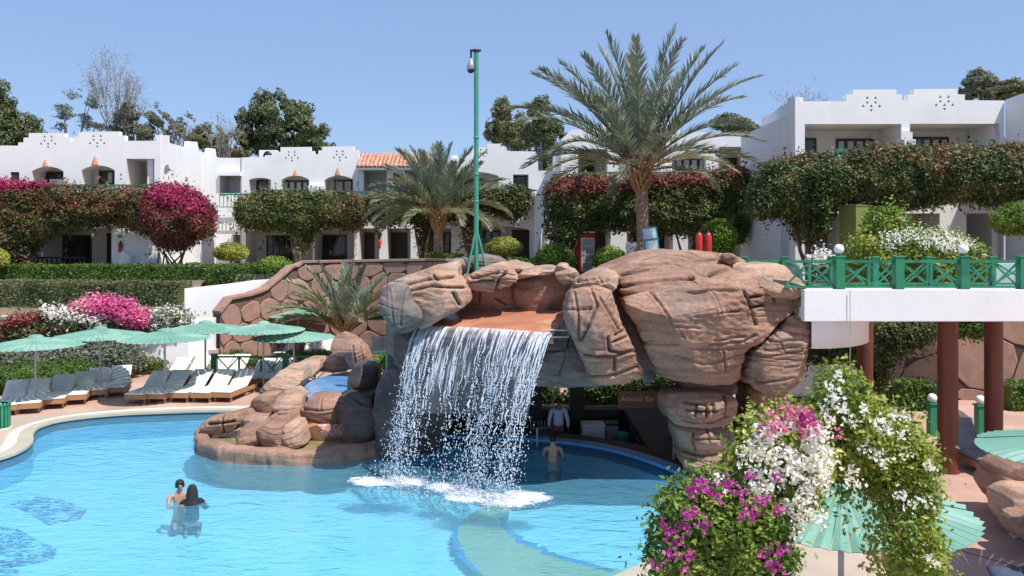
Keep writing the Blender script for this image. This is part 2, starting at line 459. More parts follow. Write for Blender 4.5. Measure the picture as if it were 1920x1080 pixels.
def rock(name, outline, Yf, T, mat_, parent=None, p=4.6, tilt=0.0, side=0.0, cracks=(), seed=1, N=200, K=34, rough=0.07, strata=0.05, sf=2.6, crackw=0.023, crackd=0.09, smooth=1, nf=11):
    Y0 = Yf + T * 0.3
    pl = [W(x, y, Y0) for x, y in outline]
    P2 = resample([(q.x, q.z) for q in pl], N, smooth=smooth)
    area = 0.5 * np.sum(P2[:, 0] * np.roll(P2[:, 1], -1) - np.roll(P2[:, 0], -1) * P2[:, 1])
    cr = P2[:, 0] * np.roll(P2[:, 1], -1) - np.roll(P2[:, 0], -1) * P2[:, 1]
    c = np.array([np.sum((P2[:, 0] + np.roll(P2[:, 0], -1)) * cr), np.sum((P2[:, 1] + np.roll(P2[:, 1], -1)) * cr)]) / (6 * area)
    ts = list(np.linspace(0.02, 0.86, int(K * .62)))
    us = np.linspace(math.asin(0.86 ** (p / 2)) * 2 / math.pi, 1, K - int(K * .62) + 1)[1:]
    rings = [(t, -(1 - t ** p) ** (1 / p)) for t in ts]
    for u in us:
        rings.append((math.sin(u * math.pi / 2) ** (2 / p), -max(0.0, math.cos(u * math.pi / 2)) ** (2 / p)))
    rings += [(t, -y) for t, y in rings[::-1][2::3]]       # back half, coarser
    V = []
    for t, y in rings:
        q = c + (P2 - c) * t
        yy = Yf + T / 2 + y * T / 2
        V.append(np.stack([q[:, 0], np.full(N, yy), q[:, 1]], 1))
    n0 = len(V)
    V = np.concatenate(V)
    V[:, 1] += tilt * (V[:, 2] - c[1]) + side * (V[:, 0] - c[0])
    cf = V[:N].mean(0); cb = V[-N:].mean(0)
    V = np.vstack([V, cf, cb])
    F = []
    for i in range(n0 - 1):
        a = i * N + np.arange(N); b = i * N + (np.arange(N) + 1) % N
        F.append(np.stack([a, b, b + N, a + N], 1))
    F = np.concatenate(F)
    k = np.arange(N); k2 = (k + 1) % N
    Fc = np.stack([np.full(N, len(V) - 2), k2, k, k], 1)
    L = (n0 - 1) * N
    Fd = np.stack([np.full(N, len(V) - 1), L + k, L + k2, L + k2], 1)
    # chisel the front into flat facets
    rf = np.random.default_rng(seed * 13 + 1)
    ctr = np.array([c[0], Yf + T / 2, c[1]])
    hs_ = np.array([np.ptp(P2[:, 0]) / 2, T / 2, np.ptp(P2[:, 1]) / 2])
    for _ in range(nf):
        d_ = np.array([rf.uniform(-.75, .75), -rf.uniform(.55, 1), rf.uniform(-.65, .75)]); d_ /= np.linalg.norm(d_)
        q_ = (V - ctr) / hs_
        pr_ = q_ @ d_; h_ = pr_.max() * rf.uniform(.80, .93)
        ov = np.clip(pr_ - h_, 0, None) * .88
        V = V - (d_ * np.array([.25, 1, .25]))[None] * ov[:, None] * hs_
    # normals
    n3 = V[:n0 * N].reshape(n0, N, 3)
    du = np.roll(n3, -1, 1) - np.roll(n3, 1, 1)
    dv = np.empty_like(n3); dv[1:-1] = n3[2:] - n3[:-2]; dv[0] = n3[1] - n3[0]; dv[-1] = n3[-1] - n3[-2]
    nn = np.cross(du, dv).reshape(-1, 3)
    nn /= (np.linalg.norm(nn, axis=1)[:, None] + 1e-9)
    cen = np.array([c[0], Yf + T / 2, c[1]])
    sgn = np.sign(np.sum(nn * (V[:n0 * N] - cen), 1)); sgn[sgn == 0] = 1
    nn *= sgn[:, None]
    nn = np.vstack([nn, [0, -1, 0], [0, 1, 0]])
    size = max(np.ptp(P2[:, 0]), np.ptp(P2[:, 1]))
    big = vnoise(V, 1.1 / max(size, .5) * 1.6, seed) * 0.055 * size
    med = vnoise(V, 2.0, seed + 5) * rough * .6
    fine = vnoise(V * np.array([1, 1, 1.6]), 7.0, seed + 9) * rough * 0.22
    warp = vnoise(V * np.array([.7, .7, .5]), 1.0, seed + 3)
    s = V[:, 2] * sf + warp * 1.6 + (V[:, 0]) * 0.12 * sf
    mask = np.clip(vnoise(V * np.array([.8, .8, 1.4]), 1.0, seed + 21) * 3.0 + 0.35, 0, 1)
    saw = s % 1.0
    st = (np.clip(saw / 0.8, 0, 1) - np.clip((saw - 0.8) / 0.2, 0, 1) - 0.5) * strata * .62 * mask
    s2 = (s * 2.7 + 0.3) % 1.0
    st2 = -np.exp(-((s2 - 0.5) / 0.09) ** 2) * strata * 0.5 * np.clip(mask * 1.5 - 0.4, 0, 1)
    disp = big * (0.5 if size < 1.5 else 0.6) + med + fine + st + st2
    ckw = np.zeros(len(V))
    if cracks:
        P = V[:, [0, 2]] + 0.03 * np.stack([warp, fine * 10], 1)
        front = (V[:, 1] < Yf + T * 0.62 + tilt * (V[:, 2] - c[1]) + side * (V[:, 0] - c[0]))
        for ck in cracks:
            q = [W(x, y, Yf + T * 0.08) for x, y in ck]
            d = seg_dist(P, [(a.x, a.z) for a in q])
            wv_ = np.clip(.62 + 1.5 * warp, .12, 1.15); d = d / (.75 + .5 * np.clip(warp + .5, 0, 1))
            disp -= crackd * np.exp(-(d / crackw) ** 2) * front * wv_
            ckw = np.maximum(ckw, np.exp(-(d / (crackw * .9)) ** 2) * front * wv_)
            disp += 0.012 * np.exp(-((d - 2.6 * crackw) / (1.4 * crackw)) ** 2) * front
    V = V + nn * disp[:, None]
    me = bpy.data.meshes.new(name)
    if parent is not None:
        V = np.array([local(parent, v) for v in V])
    faces = [tuple(f) for f in F] + [tuple(f[:3]) for f in Fc] + [tuple(f[:3]) for f in Fd]
    me.from_pydata([tuple(v) for v in V], [], faces)
    import bmesh
    bm = bmesh.new(); bm.from_mesh(me); bmesh.ops.recalc_face_normals(bm, faces=bm.faces); bm.to_mesh(me); bm.free()
    me.polygons.foreach_set('use_smooth', [True] * len(me.polygons))
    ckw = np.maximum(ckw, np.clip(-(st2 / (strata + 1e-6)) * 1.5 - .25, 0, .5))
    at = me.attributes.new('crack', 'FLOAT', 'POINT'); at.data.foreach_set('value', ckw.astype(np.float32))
    me.materials.append(mat_)
    me.update()
    return put(bpy.data.objects.new(name, me), parent)

# ------------------------------------------------------------------ foliage
def unit(v): return v / (np.linalg.norm(v, axis=-1, keepdims=True) + 1e-9)

def leafquads(P, Nrm, size, rng, asp=0.55, fold=True):
    n = len(P)
    r = rng.normal(size=(n, 3))
    t = unit(np.cross(Nrm, r)); b = np.cross(Nrm, t)
    L = size * rng.uniform(0.65, 1.35, (n, 1))
    V = np.empty((n, 4, 3))
    V[:, 0] = P - t * L / 2
    V[:, 1] = P + b * L * asp / 2 + t * L * 0.05
    V[:, 2] = P + t * L / 2
    V[:, 3] = P - b * L * asp / 2 + t * L * 0.05
    if fold:
        V[:, 2] -= Nrm * L * 0.18
    F = np.arange(4 * n).reshape(n, 4)
    return V.reshape(-1, 3), F

def inside(P, poly):
    poly = np.asarray(poly); x, y = P[:, 0], P[:, 1]
    r = np.zeros(len(P), bool)
    for i in range(len(poly)):
        x1, y1 = poly[i]; x2, y2 = poly[(i + 1) % len(poly)]
        if y1 == y2: continue
        c = ((y1 > y) != (y2 > y)) & (x < (x2 - x1) * (y - y1) / (y2 - y1) + x1)
        r ^= c
    return r

def wav(a, b, seed):
    r = np.random.default_rng(seed)
    s = 0
    for k in range(5):
        f = 1.1 * 1.6 ** k; th = r.uniform(0, 6.28); ph = r.uniform(0, 6.28, 2)
        s = s + np.sin((a * math.cos(th) + b * math.sin(th)) * f * 1.7 + ph[0]) * np.sin((b * math.cos(th) - a * math.sin(th)) * f * 1.7 + ph[1]) / 1.25 ** k
    return s / 2.2

def mesh_obj(name, V, F, mats, parent=None, midx=None, smooth=False):
    if parent is not None:
        V = V - np.array(parent.location)
        a = -parent.rotation_euler.z
        if a: V = V @ np.array([[math.cos(a), -math.sin(a), 0], [math.sin(a), math.cos(a), 0], [0, 0, 1]]).T
    o = put(bpy.data.objects.new(name, npmesh(name, V, F, mats, midx, smooth)), parent)
    if parent is not None: o['kind'] = 'stuff'
    return o

def leafmass(name, outline, Y, T, n, size, mats, parent=None, core=True, seed=1, edge=0.5, jit=0.12, up=0.45, yfun=None, weights=None, sprig=1.0):
    """foliage body whose silhouette is the outline seen on the plane Y, T deep; leaves on a pillowed shell"""
    rng = np.random.default_rng(seed)
    Yc = Y + T * 0.3
    pl = np.array([(W(x, y, Yc).x, W(x, y, Yc).z) for x, y in outline])
    lo, hi = pl.min(0), pl.max(0)
    pts = []
    tot = 0
    while tot < n:
        q = rng.uniform(lo, hi, (n * 2, 2)); q = q[inside(q, pl)]
        pts.append(q); tot += len(q)
    Q = np.concatenate(pts)[:n]
    cl = np.vstack([pl, pl[:1]])
    d = seg_dist(Q, cl)
    e = 0.01
    gx = (seg_dist(Q + [e, 0], cl) - d) / e; gz = (seg_dist(Q + [0, e], cl) - d) / e
    w = np.clip(d / edge, 0, 1)
    dep = 1 - np.sqrt(np.clip(1 - (1 - w) ** 2, 0, 1))          # 0 on the flat, 1 at the rim
    lump = wav(Q[:, 0], Q[:, 1], seed) * 0.16
    front = rng.random(n) < 0.80
    y = np.where(front, Y + dep * T / 2 + lump, Y + T - dep * T / 2 - lump)
    y += np.abs(rng.normal(0, jit * 1.3, n)) * np.where(front, 1, -1)
    k = np.sqrt(np.clip(dep, 0, 1))
    Nn = np.stack([-gx * k, np.where(front, -1, 1) * (1 - 0.7 * k), -gz * k], 1)
    P = np.stack([Q[:, 0], y, Q[:, 1]], 1)
    P[:, 0] += rng.normal(0, jit * .5, n) - gx * k * rng.exponential(jit * .8, n)
    P[:, 2] += rng.normal(0, jit * .5, n) - gz * k * rng.exponential(jit * .8, n)
    if sprig > 0:
        per = np.r_[0, np.cumsum(np.linalg.norm(np.diff(cl, axis=0), axis=1))]
        ns = int(per[-1] * 3.2 * sprig); P2_ = []; N2_ = []
        for q_ in range(ns):
            u_ = rng.uniform(0, per[-1]); i_ = min(np.searchsorted(per, u_) - 1, len(cl) - 2); i_ = max(i_, 0)
            a_, b_ = cl[i_], cl[i_ + 1]; tt = (b_ - a_) / (np.linalg.norm(b_ - a_) + 1e-9)
            pt_ = a_ + (b_ - a_) * (u_ - per[i_]) / (per[i_ + 1] - per[i_] + 1e-9)
            o_ = np.array([tt[1], -tt[0]])
            if inside((pt_ + o_ * .03)[None], pl)[0]: o_ = -o_
            dr = np.array([o_[0] + rng.normal(0, .5), rng.normal(-.2, .5), o_[1] + rng.normal(.25, .4)]); dr /= np.linalg.norm(dr)
            ln = rng.exponential(size * 1.5) + size * .6; m_ = int(5 + ln / size * 2)
            st_ = np.array([pt_[0] - o_[0] * size, Y + T * rng.uniform(.15, .6), pt_[1] - o_[1] * size])
            f_ = rng.uniform(0, 1, m_)[:, None]
            bend = np.array([0, 0, -1]) * (f_ ** 2) * ln * rng.uniform(0, .5)
            P2_.append(st_ + dr * (ln + size) * f_ + bend + rng.normal(0, size * .3, (m_, 3))); N2_.append(np.tile(dr, (m_, 1)))
        if P2_:
            P2_ = np.concatenate(P2_); N2_ = np.concatenate(N2_)
            P = np.vstack([P, P2_]); Nn = np.vstack([Nn, N2_]); Q = np.vstack([Q, P2_[:, [0, 2]]])
            n = len(P)
    Nn = unit(unit(Nn) * 0.9 + rng.normal(size=(n, 3)) * 0.65 + np.array([0, 0, up]))
    if yfun is not None: P[:, 1] += yfun(P[:, 0])
    V, F = leafquads(P, Nn, size, rng)
    if not isinstance(mats, (list, tuple)): mats = [mats]
    mi = None
    if len(mats) > 1 and weights is not None:
        wt = weights(Q[:, 0], Q[:, 1])                            # share of the second material
        mi = (rng.random(n) < wt).astype(int)
    if core:
        # inner body, inset from the outline
        m = max(24, int(len(outline) * 3))
        rs = resample([tuple(a) for a in pl], m, smooth=1)
        tan = np.roll(rs, -1, 0) - np.roll(rs, 1, 0)
        nr = np.stack([tan[:, 1], -tan[:, 0]], 1); nr /= np.linalg.norm(nr, axis=1)[:, None] + 1e-9
        test = inside(rs + nr * 0.05, pl)
        nr[~test] *= -1
        ins = rs + nr * min(edge * 0.45, 0.28)
        tri = tessellate_polygon([[Vector((a[0], a[1], 0)) for a in ins]])
        nv = len(V)
        cv = np.array([(a[0], Y + T * 0.30, a[1]) for a in ins] + [(a[0], Y + T * 0.8, a[1]) for a in ins])
        if yfun is not None: cv[:, 1] += yfun(cv[:, 0])
        cf = [(t[0], t[1], t[2], t[2]) for t in tri]
        fs = [(i, (i + 1) % m, (i + 1) % m + m, i + m) for i in range(m)]
        me_core = (cv, [tuple(t) for t in tri] + [tuple(i + m for i in t)[::-1] for t in tri] + fs)
    o = mesh_obj(name, V, F, mats, parent, mi)
    if core:
        cb = MB(); cb.add(me_core[0].tolist(), me_core[1])
        co = cb.build('inner_growth', [mats[0]], parent if parent is not None else o, abs_world=(parent is not None))
    return o

def crown(name, blobs, n, size, mats, parent=None, seed=1, clump=0.0, core=True, up=0.3, shell=(0.72, 1.05), lumps=0.18, asp=0.55, gaps=0.0):
    """foliage made of leaf faces in the shells of ellipsoids (cx,cy,cz,rx,ry,rz)"""
    rng = np.random.default_rng(seed)
    B = np.array(blobs, float)
    wt = B[:, 3] * B[:, 5] + B[:, 4] * B[:, 5] + B[:, 3] * B[:, 4]
    which = rng.choice(len(B), n * 2, p=wt / wt.sum())
    d = unit(rng.normal(size=(n * 2, 3)))
    u = rng.uniform(shell[0], shell[1], (n * 2, 1))
    c = B[which, :3]; r = B[which, 3:]
    lum = (np.sin(d[:, 0] * 7 + which) * np.sin(d[:, 1] * 6 + which * 2.1 + 1) + np.sin(d[:, 2] * 8 + which * 1.3)) * lumps * 0.6
    P = c + d * r * (u + lum[:, None] * 0.5)
    if gaps > 0:
        w = wav(P[:, 0] * 1.2 + P[:, 1] * 0.3, P[:, 2] * 1.2, seed + 4)
        P = P[w > -1 + gaps * 1.2]; which = which[w > -1 + gaps * 1.2]; d = d[w > -1 + gaps * 1.2]
    # drop what sits deep in other blobs
    keep = np.ones(len(P), bool)
    for i, b in enumerate(B):
        q = np.sum(((P - b[:3]) / b[3:]) ** 2, 1)
        keep &= ~((q < 0.5) & (which != i))
    P = P[keep][:n]; d = d[keep][:n]
    n = len(P)
    Nn = unit(d * 0.9 + rng.normal(size=(n, 3)) * 0.6 + np.array([0, 0, up]))
    V, F = leafquads(P, Nn, size, rng, asp)
    o = mesh_obj(name, V, F, mats if isinstance(mats, (list, tuple)) else [mats], parent)
    if core:
        mb = MB()
        for b in B:
            mb.ell(b[:3], b[3:] * 0.66, 10, 7)
        mb.build('inner_growth', [mats if not isinstance(mats, (list, tuple)) else mats[0]], parent if parent is not None else o, abs_world=(parent is not None))
    return o

def hedge(name, label, pts, width, z0, z1, n, size, m, group=None, seed=1, cat='hedge', zf=None):
    """clipped hedge along ground points pts"""
    rng = np.random.default_rng(seed)
    pts = [np.array(p[:2], float) for p in pts]
    seg = [np.linalg.norm(b - a) for a, b in zip(pts[:-1], pts[1:])]
    cum = np.r_[0, np.cumsum(seg)]
    s = rng.uniform(0, cum[-1], n)
    i = np.clip(np.searchsorted(cum, s) - 1, 0, len(seg) - 1)
    f = (s - cum[i]) / np.array(seg)[i]
    A = np.array(pts)[i]; Bp = np.array(pts)[i + 1]
    C = A + (Bp - A) * f[:, None]
    t = unit(Bp - A); side = np.stack([t[:, 1], -t[:, 0]], 1)
    h = z1 - z0
    q = rng.uniform(0, width + 2 * h, n)
    off = np.where(q < h, -width / 2, np.where(q < h + width, q - h - width / 2, width / 2))
    z = np.where(q < h, z0 + q, np.where(q < h + width, z1, z0 + (q - h - width)))
    nz = (q >= h) & (q < h + width)
    on = np.where(q < h, -1, np.where(nz, 0, 1))
    wv = wav(C[:, 0], C[:, 1] + z * 1.3, seed) * 0.07
    P = np.stack([C[:, 0] + side[:, 0] * off, C[:, 1] + side[:, 1] * off, z], 1)
    Nn = np.stack([side[:, 0] * on, side[:, 1] * on, nz.astype(float)], 1)
    P += Nn * (wv + rng.normal(0, 0.035, n))[:, None] - Nn * rng.exponential(0.05, n)[:, None]
    Nn = unit(Nn + rng.normal(size=(n, 3)) * 0.55 + np.array([0, 0, .3]))
    V, F = leafquads(P, Nn, size, rng)
    t_ = thing(name, label, cat, (pts[0][0], pts[0][1], z0), group=group)
    mesh_obj('foliage', V, F, [m], t_)
    mb = MB()
    for a, b in zip(pts[:-1], pts[1:]):
        a3 = Vector((*a, (z0 + z1) / 2 - 0.05)); b3 = Vector((*b, (z0 + z1) / 2 - 0.05))
        mb.bar(a3, b3, width * 0.78, h * 0.86)
    mb.build('inner_growth', [m], t_, abs_world=True)
    return t_

def trunkmesh(parent, pts, rad, m, name='trunk', n=9):
    mb = MB(); mb.tube(pts, rad, n)
    o = mb.build(name, m, parent, abs_world=True)
    return o

def limbs(parent, base, targets, r0, m, seed=1, name='limb'):
    rng = random.Random(seed)
    for t in targets:
        b = Vector(base); t = Vector(t)
        mid = (b + t) / 2 + Vector((rng.uniform(-.2, .2), rng.uniform(-.2, .2), rng.uniform(-.1, .2))) * (t - b).length * 0.3
        q = [b, b.lerp(mid, .5) + Vector((0, 0, .02)), mid, mid.lerp(t, .5), t]
        trunkmesh(parent, q, [r0, r0 * .85, r0 * .65, r0 * .45, r0 * .2], m, name, 7)

# ------------------------------------------------------------------ palm
def frond_mesh(L, e0, droop, seed, ll=0.62, nl=92, w=0.042, vee=0.5, mi2=0):
    rng = np.random.default_rng(seed)
    K = 22
    s = np.linspace(0, 1, K)
    el = e0 - droop * s ** 1.5
    dx = np.cos(el) * L / (K - 1); dz = np.sin(el) * L / (K - 1)
    px = np.r_[0, np.cumsum(dx[:-1])]; pz = np.r_[0, np.cumsum(dz[:-1])]
    sway = rng.uniform(-.06, .06) * L * s ** 2
    C = np.stack([px, sway, pz], 1)
    V = []; F = []
    rad = 0.045 * (1 - s) ** 0.8 + 0.006
    for i in range(K):
        t = unit(C[min(i + 1, K - 1)] - C[max(i - 1, 0)])
        up = unit(np.array([-t[2], 0, t[0]])); sd_ = np.array([0, 1.0, 0])
        V += [C[i] + sd_ * rad[i], C[i] + up * rad[i], C[i] - sd_ * rad[i], C[i] - up * rad[i]]
    for i in range(K - 1):
        for k in range(4):
            F.append((i * 4 + k, i * 4 + (k + 1) % 4, i * 4 + 4 + (k + 1) % 4, i * 4 + 4 + k))
    nb = len(F)
    for i in range(nl):
        u = 0.13 + 0.87 * (i + rng.uniform(0, .6)) / nl
        p = np.array([np.interp(u, s, C[:, k]) for k in range(3)])
        p2 = np.array([np.interp(min(u + .03, 1), s, C[:, k]) for k in range(3)])
        p1 = np.array([np.interp(max(u - .03, 0), s, C[:, k]) for k in range(3)])
        t = unit(p2 - p1); up = unit(np.array([-t[2], 0, t[0]]))
        l = ll * (0.50 + 0.75 * math.sin(math.pi * min(1, (u * .86 + .08))) ) * (1.0 if u < .85 else 1 - (u - .85) * 2.0)
        for sg in (-1, 1):
            a = R(50 - 24 * u) + rng.normal(0, .12)
            v = vee + rng.normal(0, .22)
            d = unit(t * math.cos(a) + np.array([0, sg, 0]) * math.sin(a) * math.cos(v) + up * math.sin(a) * math.sin(v))
            g = np.array([0, 0, -l * 0.16 * rng.uniform(.3, 1.4)])
            wd = unit(np.cross(d, up) + rng.normal(size=3) * .35) * w / 2
            q = p + d * l * .5 + g * .3; e = p + d * l + g
            n0 = len(V)
            V += [p - wd * .5, p + wd * .5, q + wd, e, q - wd]
            F.append((n0, n0 + 1, n0 + 2, n0 + 4)); F.append((n0 + 4, n0 + 2, n0 + 3, n0 + 3))
    V = np.array(V)
    me = bpy.data.meshes.new('frond')
    me.from_pydata([tuple(v) for v in V], [], [f if f[2] != f[3] else f[:3] for f in F])
    for m in (M['frond'], M['boot'], M['frondy']): me.materials.append(m)
    idx = [1] * nb + [mi2] * (len(F) - nb)
    # rachis greenish after the first third
    for i in range(nb):
        if i // 4 > 6: idx[i] = mi2
    me.polygons.foreach_set('material_index', idx)
    me.update()
    return me

def palm(name, label, base, crown_z, r0, Ls, specs, seed=1, ll=0.62, lean=(0, 0), bulge=True, group=None, w=0.042):
    """specs: list of (elevation deg, droop deg, azimuth deg, length factor, yellow)"""
    rng = random.Random(seed)
    t = thing(name, label, 'palm tree', base, group=group)
    h = crown_z - base[2]
    K = max(8, int(h / 0.11))
    mb = MB()
    pts = []; rr = []
    for i in range(K + 1):
        u = i / K
        pts.append((lean[0] * u ** 1.5, lean[1] * u, h * u))
        rr.append(r0 * (1.12 - .2 * u) * (1 + (0.07 if i % 2 else -0.02) + rng.uniform(-.02, .02)))
    mb.tube(pts, rr, 14, smooth=False)
    mb.build('trunk', M['palmbark'], t)
    cx, cy = lean
    if bulge:
        bo = MB()
        for k in range(46):                          # old frond bases round the head
            a = k * 2.4; zz = h - 0.85 + 0.95 * k / 46
            rb = r0 * (1.15 + .5 * math.sin(math.pi * min(1, k / 40)))
            d = Vector((math.cos(a), math.sin(a), 0))
            c = Vector((cx, cy, zz)) + d * rb
            bo.bar(c - d * .12 - Vector((0, 0, .12)), c + d * .07 + Vector((0, 0, .2)), .11, .07)
        bo.build('frond_boot', M['boot'], t)
    cache = {}
    for k, (e, dr, az, lf, yl) in enumerate(specs):
        key = (round(e / 6), round(dr / 10), yl, k % 2)
        if key not in cache:
            cache[key] = frond_mesh(Ls, R(round(e / 6) * 6), R(round(dr / 10) * 10), seed * 100 + len(cache), ll, mi2=2 if yl else 0, w=w)
        o = bpy.data.objects.new('frond', cache[key])
        put(o, t)
        o.location = (cx + .12 * math.cos(R(az)), cy + .12 * math.sin(R(az)), h - .05 + rng.uniform(-.1, .15))
        o.rotation_euler = (R(rng.uniform(-12, 12)), 0, R(az))
        o.scale = (lf, lf, lf)
    return t

# ------------------------------------------------------------------ umbrella
def panel_mesh(Rr, drop, n, k=0, zed=0.012):
    a1 = math.pi / n * 0.94
    def pt(r, a, z): return (r * math.cos(a), r * math.sin(a), z)
    rs = [0.10, 0.4 * Rr, 0.75 * Rr, Rr]
    V = []; F = []
    for i, r in enumerate(rs):
        z = -drop * (r / Rr) ** 1.12
        V += [pt(r, -a1, z - zed * r / Rr), pt(r * (1 if i < 3 else 1.03), 0, z + zed * r / Rr), pt(r * (1 if i < 3 else 1.012), a1, z - zed * r / Rr)]
    n0 = len(V)
    V += [(x, y, z - .007) for x, y, z in V]
    for i in range(3):
        a = i * 3
        for q in (0, 1):
            F += [(a + q, a + 1 + q, a + 4 + q, a + 3 + q), (a + q + n0, a + 3 + q + n0, a + 4 + q + n0, a + 1 + q + n0)]
        F += [(a, a + 3, a + 3 + n0, a + n0), (a + 2, a + 2 + n0, a + 5 + n0, a + 5)]
    F += [(9, 10, 10 + n0, 9 + n0), (10, 11, 11 + n0, 10 + n0)]
    return V, F

def umbrella(label, x, y, ztop, Rr=1.41, drop=0.27, n=40, split=False, z0=0, polec='pole'):
    t = thing('parasol', label, 'parasol', (x, y, z0), group='green parasols round the pool')
    h = ztop - z0
    V, F = panel_mesh(Rr, drop, n)
    if split:
        me = None
        for k in range(n):
            if me is None:
                mb = MB(); mb.add(V, F); o = mb.build('panel', M['canopy'], t); me = o.data
            else:
                o = put(bpy.data.objects.new('panel', me), t)
            o.rotation_euler = (0, R((k * 53 % 9 - 4) * .12), 2 * math.pi * k / n)
            o.location = (0, 0, h)
    else:
        mb = MB()
        for k in range(n):
            a = 2 * math.pi * k / n; c, s = math.cos(a), math.sin(a)
            mb.add([(v[0] * c - v[1] * s, v[0] * s + v[1] * c, v[2] + h) for v in V], F)
        mb.build('canopy', M['canopy'], t)
    mb = MB(); mb.lathe([(0.0, .07), (.10, .06), (.20, .02), (.235, -.035), (.22, -.045), (.0, -.03)], (0, 0, h), 20, False)
    mb.build('top_cap', M['canopy'], t)
    mb = MB(); mb.lathe([(.15, .0), (.17, -.03), (.0, -.04)], (0, 0, h - .03), 16)
    mb.build('cap_ring', M['canopydark'], t)
    mb = MB(); mb.tube([(0, 0, 0), (0, 0, h)], .034, 12); mb.build('pole', M[polec], t)
    mb = MB()
    for k in range(12):
        a = 2 * math.pi * k / 12 + .05
        d = Vector((math.cos(a), math.sin(a), 0))
        mb.bar(Vector((0, 0, h - .06)), d * Rr * .93 + Vector((0, 0, h - drop - .02)), .02, .025)
    mb.build('rib', M['canopydark'], t)
    mb = MB(); mb.lathe([(.0, .06), (.06, .06), (.22, .04), (.24, 0), (0, 0)], (0, 0, 0), 16, False)
    mb.build('base', M['pole'], t)
    return t

# ------------------------------------------------------------------ lounger
def make_lounger(label, back=34, cush='cushion', w=0.68):
    t = thing('sun_lounger', label, 'sun lounger', group='sun loungers round the pool')
    hw = w / 2
    fr = MB()
    fr.box(-hw, -hw + .035, 0, 1.95, .16, .30); fr.box(hw - .035, hw, 0, 1.95, .16, .30)
    fr.box(-hw + .035, hw - .035, .002, .035, .162, .30); fr.box(-hw + .035, hw - .035, 1.915, 1.948, .162, .30)
    bevel(fr.build('frame', M['wood'], t), .008)
    sl = MB()
    for k in range(8): sl.box(-hw + .04, hw - .04, .08 + k * .15, .18 + k * .15, .272, .292)
    sl.build('slats', M['wood'], t)
    for sx in (-1, 1):
        for yy in (.12, 1.75):
            lg = MB(); lg.box(sx * (hw - .07) - .03, sx * (hw - .07) + .03, yy, yy + .07, 0, .165); lg.build('leg', M['wood'], t)
    def cushion(L, name):
        nx, ny = 8, 12
        V = []; F = []
        for top in (1, 0):
            for j in range(ny + 1):
                for i in range(nx + 1):
                    u = i / nx * 2 - 1; v = j / ny * 2 - 1
                    e = (1 - abs(u) ** 6) * (1 - abs(v) ** 8)
                    z = .05 + (1 if top else -1) * (.018 + .04 * e ** .5)
                    if top: z += .006 * math.sin(v * 9) * e
                    V.append((u * (hw - .012), (v + 1) / 2 * L, z))
        m = (nx + 1) * (ny + 1)
        for j in range(ny):
            for i in range(nx):
                a = j * (nx + 1) + i
                F.append((a, a + 1, a + nx + 2, a + nx + 1)); F.append((a + m, a + nx + 1 + m, a + nx + 2 + m, a + 1 + m))
        rim = [j * (nx + 1) for j in range(ny + 1)] + [ny * (nx + 1) + i for i in range(1, nx + 1)] + [j * (nx + 1) + nx for j in range(ny - 1, -1, -1)] + [i for i in range(nx - 1, 0, -1)]
        for a, b in zip(rim, rim[1:] + rim[:1]): F.append((a, b, b + m, a + m))
        mb = MB(); mb.add(V, F, True)
        return mb.build(name, M[cush], t)
    s = cushion(1.2, 'seat_cushion'); s.location = (0, 0.0, .29)
    b = cushion(.82, 'back_cushion'); b.location = (0, 1.2, .30); b.rotation_euler = (R(back), 0, 0)
    bb = MB(); bb.box(-hw + .05, hw - .05, 0, .78, -.03, -.005)
    o = bb.build('backrest', M['wood'], t); o.location = (0, 1.2, .30); o.rotation_euler = (R(back), 0, 0)
    return t

# ------------------------------------------------------------------ railing
def railing(name, label, p0, p1, n, z, h, group=None, post=0.14, r=0.045, fullposts=None, cat='railing', mtl='green', cell=.85, skip=False):
    p0 = Vector((*p0, z)); p1 = Vector((*p1, z))
    t = thing(name, label, cat, p0, group=group)
    d = (p1 - p0); L = d.length; u = d / L
    up = Vector((0, 0, 1)); nrm = Vector((-u.y, u.x, 0))
    pp = fullposts if fullposts is not None else [i / n for i in range(n + 1)]
    m = M[mtl]
    for f in (pp[1:] if skip else pp):
        c = u * L * f
        mb = MB(); mb.obox(c + up * (h / 2 + .03), u * post / 2, nrm * post / 2, up * (h / 2 + .03))
        mb.obox(c + up * (h + .075), u * (post / 2 + .015), nrm * (post / 2 + .015), up * .017)
        bevel(mb.build('post', m, t), .008)
    for k in range(len(pp) - 1):
        a = u * (L * pp[k] + post / 2 + .002); b = u * (L * pp[k + 1] - post / 2 - .002)
        for zz, w in ((h - .03, r * 1.25), (.05, r)):
            mb = MB(); mb.bar(a + up * zz, b + up * zz, r * 1.2, w); mb.build('rail', m, t)
        cells = max(1, round((b - a).length / cell))
        for c in range(cells):
            A = a.lerp(b, c / cells); B = a.lerp(b, (c + 1) / cells)
            for q, (z1, z2) in enumerate(((.085, h - .07), (h - .07, .085))):
                mb = MB(); mb.bar(A + up * z1 + u * .03 + nrm * .012 * (q * 2 - 1), B + up * z2 - u * .03 + nrm * .012 * (q * 2 - 1), r * .45, r * .8)
                mb.build('brace', m, t)
            if c:
                mb = MB(); mb.bar(A + up * .08, A + up * (h - .06), r * 1.2); mb.build('baluster', m, t)
    return t

# ------------------------------------------------------------------ facades
def arc(x0, x1, ytop, yspring, ybot, n=8):
    """px outline of an opening with a flat arch"""
    pts = [(x0, ybot), (x0, yspring)]
    for i in range(1, n):
        u = i / n
        pts.append((x0 + (x1 - x0) * u, yspring + (ytop - yspring) * math.sin(math.pi * u) ** .8))
    return pts + [(x1, yspring), (x1, ybot)]

def rect(x0, y0, x1, y1): return [(x0, y1), (x0, y0), (x1, y0), (x1, y1)]

